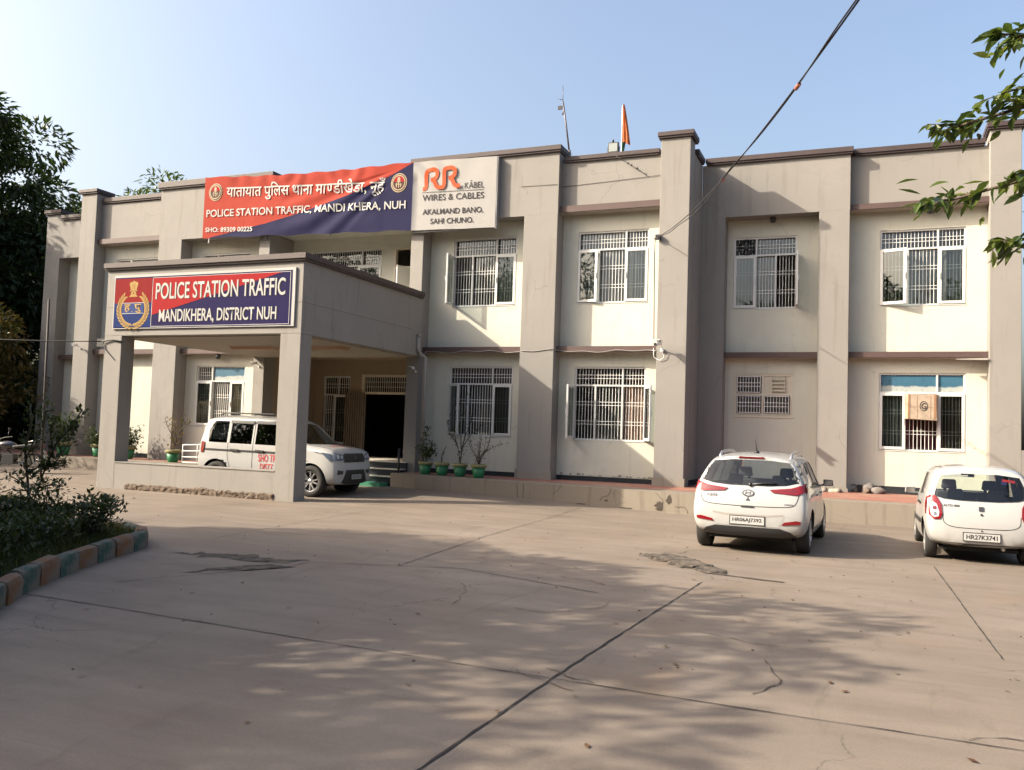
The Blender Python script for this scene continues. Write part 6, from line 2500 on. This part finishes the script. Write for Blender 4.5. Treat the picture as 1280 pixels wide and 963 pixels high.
def pot(label, x, y, z, s=1.0, rim='potrim'):
    root = thing('potted_plant', label, 'potted plant', (x, y, z), 0, 'green plant pots')
    root.scale = (s, s, s)
    mb = MB()
    mb.lathe([(.115, 0), (.125, .01), (.175, .25), (.165, .25), (.14, .22), (0, .22)], 28)
    mb.build('pot', M['potgreen'], root)
    mb = MB()
    mb.lathe([(.176, .245), (.196, .25), (.20, .325), (.185, .33), (.17, .29), (.165, .25)], 28)
    mb.build('rim', M[rim], root)
    mb = MB()
    mb.lathe([(.17, .285), (0, .30)], 20)
    mb.build('soil', M['soil'], root)
    return root


def stems_leaves(root, paths, per, leaf, mat, seed, jit=.04, aspect=.5, r=.010):
    rr = random.Random(seed)
    mb = MB()
    spots = []
    for P in paths:
        pts = [Vector(p) for p in P]
        n = len(pts)
        mb.tube(pts, [r * (1 - .7 * i / n) for i in range(n)], 6)
        for i in range(1, n):
            for j in range(per):
                q = pts[i - 1].lerp(pts[i], rr.random()) + Vector((rr.gauss(0, 1), rr.gauss(0, 1), rr.gauss(0, 1))) * jit
                spots.append((q, Vector((rr.uniform(-1, 1), rr.uniform(-1, 1), .4))))
    mb.build('stems', M['twig'], root)
    if per:
        leaf_mesh('foliage', spots, leaf, M[mat], root, seed, 0, aspect)


WZ = .475
p = pot('green pot with a small bushy plant, nearest to the entrance steps', -11.28, 21.32, WZ, 1.05)
stems_leaves(p, [[(0, 0, .28), (.02, 0, .6), (0, 0, .9), (.02, 0, 1.15)], [(0, 0, .5), (.1, 0, .65), (.2, 0, .75)], [(0, 0, .45), (-.1, .02, .6), (-.17, .0, .72)], [(0, 0, .4), (.08, .06, .5), (.2, .06, .55)]], 30, .10, 'leaf_mid', 401, .055)
p = pot('green pot with a single bare bent stem, between the bushy and the tall plant', -10.72, 21.22, WZ, 1.05)
stems_leaves(p, [[(0, 0, .28), (-.02, 0, .45), (.02, 0, .6), (.10, 0, .74)], [(.0, 0, .52), (.06, 0, .60)]], 2, .05, 'leaf_dry', 402, .01, r=.016)
p = pot('green pot with a tall thin branching shrub in front of the window', -10.14, 21.15, WZ, 1.05)
stems_leaves(p, [[(0, 0, .28), (-.05, 0, .6), (-.16, 0, .95), (-.26, 0, 1.3), (-.28, 0, 1.6)], [(0, 0, .28), (.02, 0, .65), (.10, 0, 1.0), (.12, 0, 1.45), (.10, 0, 1.9), (.14, 0, 2.15)],
                 [(.0, 0, .45), (.08, 0, .8), (.3, 0, 1.1), (.52, 0, 1.25), (.62, 0, 1.42)], [(.02, 0, .6), (-.02, 0, 1.1), (-.05, 0, 1.6), (-.03, 0, 1.95)], [(-.1, 0, .8), (-.34, 0, 1.1), (-.42, 0, 1.4)], [(.1, 0, 1.0), (.26, 0, 1.4), (.28, 0, 1.7)]], 7, .075, 'leaf_hedge', 403, .035, r=.013)
p = pot('green pot with a dry reddish shrub, farthest from the steps', -9.52, 20.98, WZ, 1.08)
stems_leaves(p, [[(0, 0, .28), (.0 + .08 * cos(a), .08 * sin(a), .5), (.22 * cos(a), .22 * sin(a), .72 + .05 * sin(3 * a)), (.30 * cos(a), .3 * sin(a), .95 + .1 * cos(2 * a))] for a in (0, 1, 2, 3, 4, 5, 5.7)]
             + [[(0, 0, .3), (.02, 0, .7), (.05, 0, 1.1)], [(.05, 0, .55), (.35, 0, .75), (.62, 0, .85)]], 13, .055, 'leaf_dry', 404, .045, r=.008)
p = pot('green pot with a clipped round bush, behind the left porch pillar', -21.95, 21.2, .435, 1.25)
shr = random.Random(3)
stems_leaves(p, [[(0, 0, .28), (.1 * cos(a), .1 * sin(a), .5), (.2 * cos(a), .2 * sin(a), .62 + .12 * sin(a * 2))] for a in (0, .7, 1.4, 2.1, 2.8, 3.5, 4.2, 4.9, 5.6)], 60, .07, 'leaf_dark', 405, .10, r=.008)
p = pot('green pot with a sparse leggy plant beside the white handrail', -19.75, 20.85, .435, 1.15)
stems_leaves(p, [[(0, 0, .28), (.1, 0, .6), (.22, 0, .9), (.3, 0, 1.15)], [(.04, 0, .45), (-.1, 0, .75), (-.28, 0, 1.0), (-.34, 0, 1.2)], [(.1, 0, .6), (.02, 0, .85), (-.06, 0, 1.15)], [(.2, 0, .85), (.38, 0, 1.0), (.48, 0, 1.05)]], 8, .10, 'leaf_yellow', 406, .05, r=.014)
p = pot('green pot with a leafy plant on the far left walkway', -24.9, 21.3, .435, 1.3)
stems_leaves(p, [[(0, 0, .28), (.1 * cos(a), .1 * sin(a), .6), (.25 * cos(a), .25 * sin(a), .95)] for a in (0, 1, 2, 3, 4, 5)], 26, .12, 'leaf_mid', 407, .10)
p = pot('dark green pot with a low bush, between the far left pot and the porch', -23.4, 21.4, .435, 1.3)
stems_leaves(p, [[(0, 0, .28), (.1 * cos(a), .1 * sin(a), .45), (.28 * cos(a), .28 * sin(a), .6)] for a in (0, 1, 2, 3, 4, 5)], 30, .11, 'leaf_dark', 408, .10)
# ------------------------------------------------------------------ small things
M['cable'] = simple('black_cable', (.015, .015, .017), .6)
M['tape'] = simple('orange_tape', (.30, .10, .06), .6)

# overhead service cable: two strands running from the front block over the yard to the right
def sag(a, b, s, n=40):
    a, b = Vector(a), Vector(b)
    return [a.lerp(b, k / n) - Vector((0, 0, s * 4 * (k / n) * (1 - k / n))) for k in range(n + 1)]


OC = thing('overhead_cable', 'twin black overhead cable rising from the tower to the upper right', 'cable', (-5.06, 21.70, 6.80))
o0 = Vector((-5.06, 21.70, 6.80))
p1 = sag(o0, (-.02, 7.4, 5.45), .32)
p2 = [p + Vector((.022 * sin(i * .45), 0, -.07 * sin(pi * min(1, i / 26)) - .006 * cos(i * .9))) for i, p in enumerate(p1)]
ext = sag((-.02, 7.4, 5.45), (2.2, 1.2, 5.6), .05, 14)
mb = MB()
mb.tube([p - o0 for p in p1 + ext[1:]], .009, 8)
mb.tube([p - o0 for p in p2 + [q + Vector((.02, 0, -.01)) for q in ext[1:]]], .008, 8)
mb.build('strand', M['cable'], OC)
for i in (23, 34):
    mb = MB()
    mb.tube([p1[i] - o0 + Vector((.005, 0, -.015)), p1[i].lerp(p1[i + 1], .35) - o0 + Vector((.005, 0, -.015))], .022, 10)
    mb.build('tape', M['tape'], OC)
mb = MB()
mb.box(-.06, .06, -.02, .10, -.06, .06)
mb.tube([(0, 0, 0), (-.12, .12, -.02), (-.17, .45, .06), (-.19, .5, -.3), (-.17, .5, -1.6), (-.15, .5, -2.6)], .012, 6)
mb.build('wall_bracket', M['cable'], OC)

# thin wire along the band, and along the parapet
mb = MB()
pts = []
for k in range(60):
    x = -11.65 + 6.6 * k / 59
    y = 21.955 if not (-8.81 < x < -7.80) else 21.785
    if x > -5.06:
        y = 21.785
    pts.append((x, y, 3.905 + .018 * sin(k * .8) - .02 * sin(k * .33)))
mb.tube([(-11.62, 21.70, .6), (-11.68, 21.66, 3.7)] + [(-11.66, 21.80, 3.9)] + pts, .010, 6)
tag(mb.build('wall_cable', M['greyplastic']), 'thin pale cable drooping along the maroon floor band right of the porch', 'cable')
mb = MB()
mb.tube([(-8.9, 21.79, 8.42), (-7.86, 21.785, 8.40), (-7.81, 22.035, 8.39), (-6.5, 22.04, 8.44), (-5.08, 22.03, 8.50)], .005, 6)
tag(mb.build('wall_cable', M['cable']), 'thin dark cable stretched level across the parapet left of the tower', 'cable')
mb = MB()
mb.tube([(-6.35, 21.93, 9.13), (-6.1, 21.9, 8.95), (-5.75, 21.95, 8.72), (-5.45, 22.03, 8.50)], .007, 5)
for x, z in ((-5.95, 8.86), (-5.86, 8.80), (-5.70, 8.70)):
    mb.blob((x, 21.94, z), (.03, .02, .03), 1, jit=.4)
tag(mb.build('dangling_wire', M['cable']), 'short ragged wire hanging over the parapet beside the floodlight', 'wire')

# left: wire from the porch corner to the left, junction box
mb = MB()
mb.tube(sag((-17.72, 16.10, 3.62), (-24.5, 13.0, 3.75), .10, 20) + sag((-24.5, 13.0, 3.75), (-34, 9.5, 4.3), .2, 10)[1:], .014, 6)
mb.tube([(-17.72, 16.10, 3.62), (-17.4, 16.12, 3.66), (-17.05, 16.12, 3.60)], .020, 6)
mb.box(-17.98, -17.72, 16.18, 16.30, 3.50, 3.70)
mb.tube([(-17.70, 16.12, 3.60), (-17.62, 16.135, 3.42), (-17.3, 16.14, 3.15)], .010, 5)
tag(mb.build('wire', M['cable']), 'black wire from the porch corner running off to the left', 'cable')
mb = MB()
mb.tube([(-21.0, 17.3, 0), (-21.05, 17.3, 2.4), (-21.1, 17.3, 4.95)], .032, 10)
o = mb.build('iron_pole', simple('rusty_black_pole', (.03, .022, .02), .7))
tag(o, 'thin dark iron pole standing in front of the left end of the building', 'pole')

# cameras
def cctv(label, x, y, z, sx=1, loop=False):
    root = thing('security_camera', label, 'security camera', (x, y, z), 0, 'security cameras')
    k = 1 if loop else .6
    root.scale = (k, k, k)
    root.location.y = A - .22 * k
    mb = MB()
    mb.tube([(0, 0, 0), (-.05 * sx, -.34, -.06)], .05, 14)
    mb.box(-.10, .06, -.36, -.02, .045, .06)
    mb.build('housing', M['white'], root)
    mb = MB()
    mb.tube([(-.05 * sx, -.335, -.06), (-.052 * sx, -.35, -.062)], .042, 14)
    mb.build('lens', M['black'], root)
    mb = MB()
    mb.tube([(0, .0, -.02), (.01, .12, -.10), (.01, .2, -.16)], .018, 8)
    mb.lathe([(.05, 0), (.05, .03), (.02, .05)], 14, Matrix.Translation((.01, .20, -.16)) @ Matrix.Rotation(pi / 2, 4, 'X'))
    if loop:
        mb.tube([(.02, .12, -.12), (.06, .17, -.34), (-.05, .19, -.42), (-.2, .19, -.34), (-.22, .19, -.1)], .008, 5)
    mb.build('bracket', M['white'], root)


cctv('white bullet camera with a looped cable on the tower front', -4.90, 21.58, 4.06, 1, True)
cctv('white bullet camera on the far left pillar beside the iron pole', -24.95, 21.58, 4.15)
cctv('small white camera on the dark pillar right of the entrance door', -11.95, 21.58, 3.42, -1)
cctv('camera on the pillar between the entrance and the sunlit window', -17.42, 21.55, 3.55)
def bulkhead(label, x, y, z):
    mb = MB()
    mb.lathe([(.07, 0), (.08, -.05), (.065, -.13), (0, -.15)], 16, Matrix.Translation((x, y, z)))
    tag(mb.build('outdoor_lamp', M['black']), label, 'lamp', 'small black lamps under the eaves')


bulkhead('small black lamp under the sunshade over the top right window', 1.33, 23.80, 7.64)
bulkhead('small black lamp over the window with the exhaust fan', -2.45, 23.8, 7.645)
bulkhead('small black lamp over the ground floor window behind the police vehicle', -19.3, 22.1, 3.86)
mb = MB()
mb.hexa([(1.92, 23.55, 3.82), (2.58, 23.45, 3.80), (2.58, 23.7, 3.80), (1.92, 23.7, 3.82), (1.92, 23.55, 3.835), (2.58, 23.45, 3.85), (2.58, 23.7, 3.85), (1.92, 23.7, 3.835)])
tag(mb.build('tube_light', M['greyplastic']), 'dark fluorescent fitting under the floor band at the right end', 'lamp')

# roof: aerial, flag, floodlight, tilted panel
AE = thing('aerial_mast', 'thin leaning radio aerial with guy wires on the roof', 'aerial', (-7.78, 22.5, 8.6))
mb = MB()
mb.tube([(0, 0, 0), (0, 0, .95)], .035, 8)
mb.tube([(-.01, 0, .9), (-.13, 0, 1.7), (-.24, 0, 2.35)], .025, 8)
mb.tube([(-.24, 0, 2.3), (-.255, 0, 2.8)], .009, 6)
mb.build('mast', simple('banded_mast', (.10, .09, .10), .5, .4, var=.8, vscale=6), AE)
mb = MB()
mb.tube([(-.25, 0, 2.4), (-.40, 0, 2.46)], .008, 6)
mb.tube([(-.20, 0, 2.18), (-.36, .0, 2.24)], .012, 6)
mb.tube([(-.20, 0, 2.12), (-.24, 0, 1.98)], .02, 6)
mb.box(-.38, -.26, -.02, .02, 2.14, 2.24)
mb.build('antenna_arms', M['black'], AE)
mb = MB()
for e in ((.75, .3, .15), (-.6, .5, .1), (.25, .9, .1)):
    mb.tube([(0, 0, .92), e], .005, 5)
mb.build('guy_wire', M['greyplastic'], AE)
FL = thing('flag', 'drooping saffron and green flag on a thin white pole on the roof', 'flag', (-6.30, 22.5, 8.6))
mb = MB()
mb.tube([(0, 0, 0), (0, 0, 2.06)], .014, 8)
mb.build('pole', M['white'], FL)
def cloth(prof, z0, z1, mat, seed):
    mb = MB()
    n, m = 14, 8
    g = []
    for i in range(n + 1):
        t = i / n
        z = z1 + (z0 - z1) * t
        w = prof(t)
        g.append([mb.bm.verts.new((w * j / m + .012, .05 * sin(j * 1.7 + t * 2 + seed) * (j / m) * 1.2, z - .12 * (j / m) * t)) for j in range(m + 1)])
    for i in range(n):
        for j in range(m):
            f = mb.bm.faces.new((g[i][j], g[i][j + 1], g[i + 1][j + 1], g[i + 1][j]))
            f.smooth = True
    return mb.build('cloth', mat, FL, normals=False)


cloth(lambda t: .03 + .20 * t ** .9, 1.05, 2.08, simple('saffron_cloth', (.38, .10, .022), .8, var=.15), 0)
cloth(lambda t: .09 * (1 - .4 * t), .80, 1.04, simple('green_cloth', (.02, .09, .04), .8), 2)
FD = thing('floodlight', 'square black floodlight standing on the parapet left of the tower', 'lamp', (-6.42, 22.15, 9.20))
FD.scale = (.66, .66, .74)
mb = MB()
mb.box(-.21, .21, -.08, .06, .05, .43)
mb.box(-.06, .06, .06, .14, .1, .36)
mb.build('housing', M['black'], FD, bevel=.012)
mb = MB()
mb.box(-.175, .175, -.088, -.081, .09, .395)
mb.build('glass', simple('floodlight_glass', (.26, .29, .28), .3), FD)
mb = MB()
mb.bar((-.24, 0, 0), (-.24, 0, .28), .03, .02)
mb.bar((.24, 0, 0), (.24, 0, .28), .03, .02)
mb.box(-.26, .26, -.02, .02, -.005, .02)
mb.blob((-.03, 0, .50), (.05, .05, .06), 2)
mb.tube([(-.03, 0, .43), (-.03, 0, .5)], .015, 6)
mb.build('bracket', M['black'], FD)
SPN = thing('solar_panel', 'small tilted dark panel propped on the roof behind the left parapet', 'panel', (-23.2, 22.9, 8.6))
mb = MB()
mb.hexa([(-.05, 0, .95), (.5, .3, .55), (.62, .75, .75), (.05, .45, 1.15), (-.05, 0, 1.0), (.5, .3, .6), (.62, .75, .80), (.05, .45, 1.2)])
mb.build('panel', simple('panel_grey', (.13, .13, .14), .35), SPN)
mb = MB()
mb.bar((.1, .2, 0), (.1, .2, .95), .04)
mb.bar((.45, .5, 0), (.45, .5, .70), .04)
mb.build('leg', M['greyplastic'], SPN)

# white handrail of the ramp
HR = thing('handrail', 'white tube handrail on the walkway behind the low porch wall', 'railing', (-19.1, 20.55, .43))
mb = MB()
a, b = Vector((0, 0, 0)), Vector((1.55, 0, 0))
for z0, z1 in ((.56, .62), (.38, .42), (.20, .23), (.04, .05)):
    mb.tube([(0, 0, z0), (1.55, 0, z1)], .017, 8)
for t in (0, .36, .68, 1):
    x = 1.55 * t
    mb.tube([(x, 0, -.02), (x, 0, .56 + .06 * t)], .019, 8)
mb.build('rails', M['white_frame'], HR)

# motorcycle at the left edge, partly behind the hedge
MC = thing('motorcycle', 'black parked motorcycle half hidden behind the hedge at the left edge', 'motorcycle', (-22.9, 17.9, gz(-22.9, 17.9)), radians(200))
R_ = .30
for x, nm in ((-.63, 'wheel'), (.65, 'wheel')):
    mb = MB()
    mb.lathe([(R_ - .06, -.045), (R_ - .01, -.05), (R_, -.02), (R_, .02), (R_ - .01, .05), (R_ - .06, .045)], 32, closed=True)
    w = mb.build('wheel', M['tyre'], MC, loc=(x, 0, R_), rot=(pi / 2, 0, 0))
    mb = MB()
    mb.lathe([(R_ - .055, -.03), (R_ - .085, -.02), (R_ - .085, .02), (R_ - .055, .03)], 32, closed=True)
    for k in range(5):
        a = 2 * pi * k / 5
        mb.bar((.03 * cos(a), .03 * sin(a), 0), ((R_ - .08) * cos(a), (R_ - .08) * sin(a), 0), .035, .03)
    mb.lathe([(.045, -.06), (.045, .06)], 14)
    mb.build('rim', M['alloy'], w)
mb = MB()
for pth, r in (([(-.63, .07, .30), (-.2, .09, .36)], .025), ([(-.63, -.07, .30), (-.2, -.09, .36)], .025), ([(.65, .06, .30), (.50, .06, .72), (.42, .05, .95)], .022), ([(.65, -.06, .30), (.50, -.06, .72), (.42, -.05, .95)], .022),
               ([(.44, 0, .85), (.1, 0, .62), (-.15, 0, .35), (.1, 0, .26), (.35, 0, .42), (.44, 0, .8)], .025), ([(-.62, .09, .32), (-.5, .10, .66)], .028), ([(-.62, -.09, .32), (-.5, -.10, .66)], .028), ([(-.15, 0, .68), (-.75, 0, .78)], .03)):
    mb.tube(pth, r, 8)
mb.hexa([(-.10, -.14, .26), (.28, -.14, .26), (.28, .14, .26), (-.10, .14, .26), (-.08, -.11, .55), (.22, -.11, .55), (.22, .11, .55), (-.08, .11, .55)])
mb.build('frame', M['trim'], MC, bevel=.008)
mb = MB()
mb.blob((.20, 0, .80), (.30, .15, .13), 3)
mb.build('tank', simple('black_tank_paint', (.012, .012, .015), .2, coat=1), MC)
mb = MB()
mb.hexa([(-.72, -.10, .80), (-.02, -.13, .72), (-.02, .13, .72), (-.72, .10, .80), (-.74, -.09, .90), (-.05, -.12, .80), (-.05, .12, .80), (-.74, .09, .90)])
mb.build('seat', M['black'], MC, bevel=.03)
mb = MB()
mb.tube([(-.5, -.11, .92), (-.82, -.12, .98), (-.88, 0, .99), (-.82, .12, .98), (-.5, .11, .92)], .016, 8)
mb.build('grab_rail', M['alloy'], MC)
mb = MB()
mb.tube([(.30, -.16, .30), (.0, -.20, .24), (-.35, -.21, .30)], .025, 8)
mb.tube([(-.35, -.21, .30), (-.86, -.22, .44)], [.05, .058], 12)
mb.build('silencer', M['chrome'], MC)
mb = MB()
mb.hexa([(-.86, -.08, .60), (-.80, -.08, .78), (-.80, .08, .78), (-.86, .08, .60), (-.89, -.08, .61), (-.84, -.08, .79), (-.84, .08, .79), (-.89, .08, .61)])
mb.build('mudguard', M['trim'], MC)
mb = MB()
mb.box(-.90, -.86, -.07, .07, .78, .85)
mb.build('tail_lamp', M['lens_red'], MC, bevel=.01)
mb = MB()
mb.hexa([(-.915, -.10, .56), (-.905, -.10, .56), (-.905, .10, .56), (-.915, .10, .56), (-.885, -.10, .68), (-.875, -.10, .68), (-.875, .10, .68), (-.885, .10, .68)])
mb.build('number_plate', M['plate'], MC)
mb = MB()
mb.tube([(.30, -.38, 1.04), (.38, -.18, 1.02), (.42, 0, .98), (.38, .18, 1.02), (.30, .38, 1.04)], .014, 8)
mb.build('handlebar', M['chrome'], MC)
for s in (-1, 1):
    mb = MB()
    mb.tube([(.34, s * .26, 1.03), (.36, s * .32, 1.22)], .008, 6)
    mb.blob((.36, s * .34, 1.26), (.02, .065, .045), 2)
    mb.build('mirror', M['black'], MC)
mb = MB()
mb.blob((.56, 0, .86), (.09, .10, .10), 3)
mb.build('headlamp', M['lens_clear'], MC)

# litter and rubbish
mb = MB()
mb.hexa([(1.17, 7.08, .012), (1.30, 7.06, .012), (1.31, 7.11, .012), (1.18, 7.13, .012), (1.17, 7.08, .022), (1.30, 7.06, .016), (1.31, 7.11, .03), (1.18, 7.13, .018)])
tag(mb.build('paper_scrap', M['white']), 'scrap of white paper lying on the bare concrete at the right', 'litter')
rr = random.Random(4)
def heap(name, label, cat, x0, x1, y, z, n, hmax, mats, seed):
    root = thing(name, label, cat, ((x0 + x1) / 2, y, z))
    rr = random.Random(seed)
    for k in range(n):
        mb = MB()
        x = rr.uniform(x0, x1) - (x0 + x1) / 2
        h = hmax * rr.uniform(.4, 1) * (1 - abs(x) / (x1 - x0))
        mb.blob((x, rr.uniform(-.15, .15), h * .4), (rr.uniform(.06, .16), rr.uniform(.06, .14), h * .5 + .03), 2, jit=.9)
        mb.build('piece', mats[k % len(mats)], root)
heap('rubbish_heap', 'small heap of grey rags at the pilaster foot right of the hatchback', 'rubbish', -.42, .22, 23.7, .48, 9, .34, [simple('grey_rag', (.16, .14, .13), .9, var=.4), simple('brown_rag', (.13, .095, .07), .9, var=.4)], 5)
heap('rubble', 'broken plaster pieces on the walkway behind the hatchback mirror', 'rubbish', -1.25, -.60, 23.25, .475, 8, .14, [M['render'], simple('pale_rubble', (.30, .27, .22), .9)], 6)
mb = MB()
mb.tube([(-12.05, 21.2, .47), (-12.05, 21.2, 1.15)], .03, 8)
tag(mb.build('iron_post', M['cable']), 'short black post beside the dark entrance pillar', 'post')

# sunken broken manhole in the yard
MH = thing('manhole', 'broken sunken drain cover in the concrete in front of the hatchback', 'manhole', (-2.35, 12.0, 0))
o = patch_sheet('broken_rim', [(-3.05, 12.45), (-2.5, 12.75), (-1.95, 11.95), (-1.65, 11.55), (-1.85, 11.25), (-2.35, 11.75), (-2.85, 12.15)], 9, M['spall'], .012, .05, .06)
o.parent = MH
o.matrix_parent_inverse = Matrix.Translation((2.35, -12.0, 0))
mb = MB()
mb.hexa([(-.45, .18, .02), (.22, -.42, .015), (.42, -.20, .03), (-.20, .42, .035), (-.45, .18, .045), (.22, -.42, .04), (.42, -.20, .05), (-.20, .42, .055)])
mb.build('cover_slab', M['spall'], MH, bevel=.015)
mb = MB()
ribbon(mb, [(-1.95, 11.35), (-1.5, 11.25), (-.95, 11.15)], .06, 5, .008)
struct(mb.build('pavement_crack', M['crack']))
# small grit and dry leaves scattered over the concrete
rr = random.Random(31)
mb = MB()
for k in range(150):
    x, y = rr.uniform(-12, 2.5), rr.uniform(3.5, 19)
    s = rr.uniform(.005, .016)
    mb.blob((x, y, gz(x, y) + s * .3), (s, s * rr.uniform(.6, 1), s * .6), 1, jit=.8)
tag(mb.build('grit', simple('grit_stone', (.14, .105, .08), .9, var=.5)), 'loose grit and crumbs of concrete scattered over the yard', kind='stuff')
sp_ = []
for k in range(170):
    x, y = rr.uniform(-10, 1.5), rr.uniform(3.6, 14)
    sp_.append((Vector((x, y, gz(x, y) + .015)), Vector((rr.uniform(-1, 1), rr.uniform(-1, 1), 0))))
o = leaf_mesh('fallen_leaves', sp_, .06, M['leaf_dry'], None, 77, .0, .5)
for v in o.data.vertices:
    v.co.z = gz(v.co.x, v.co.y) + .008 + abs(v.co.z - gz(v.co.x, v.co.y)) * .25
tag(o, 'scattered small dry leaves on the concrete', kind='stuff')
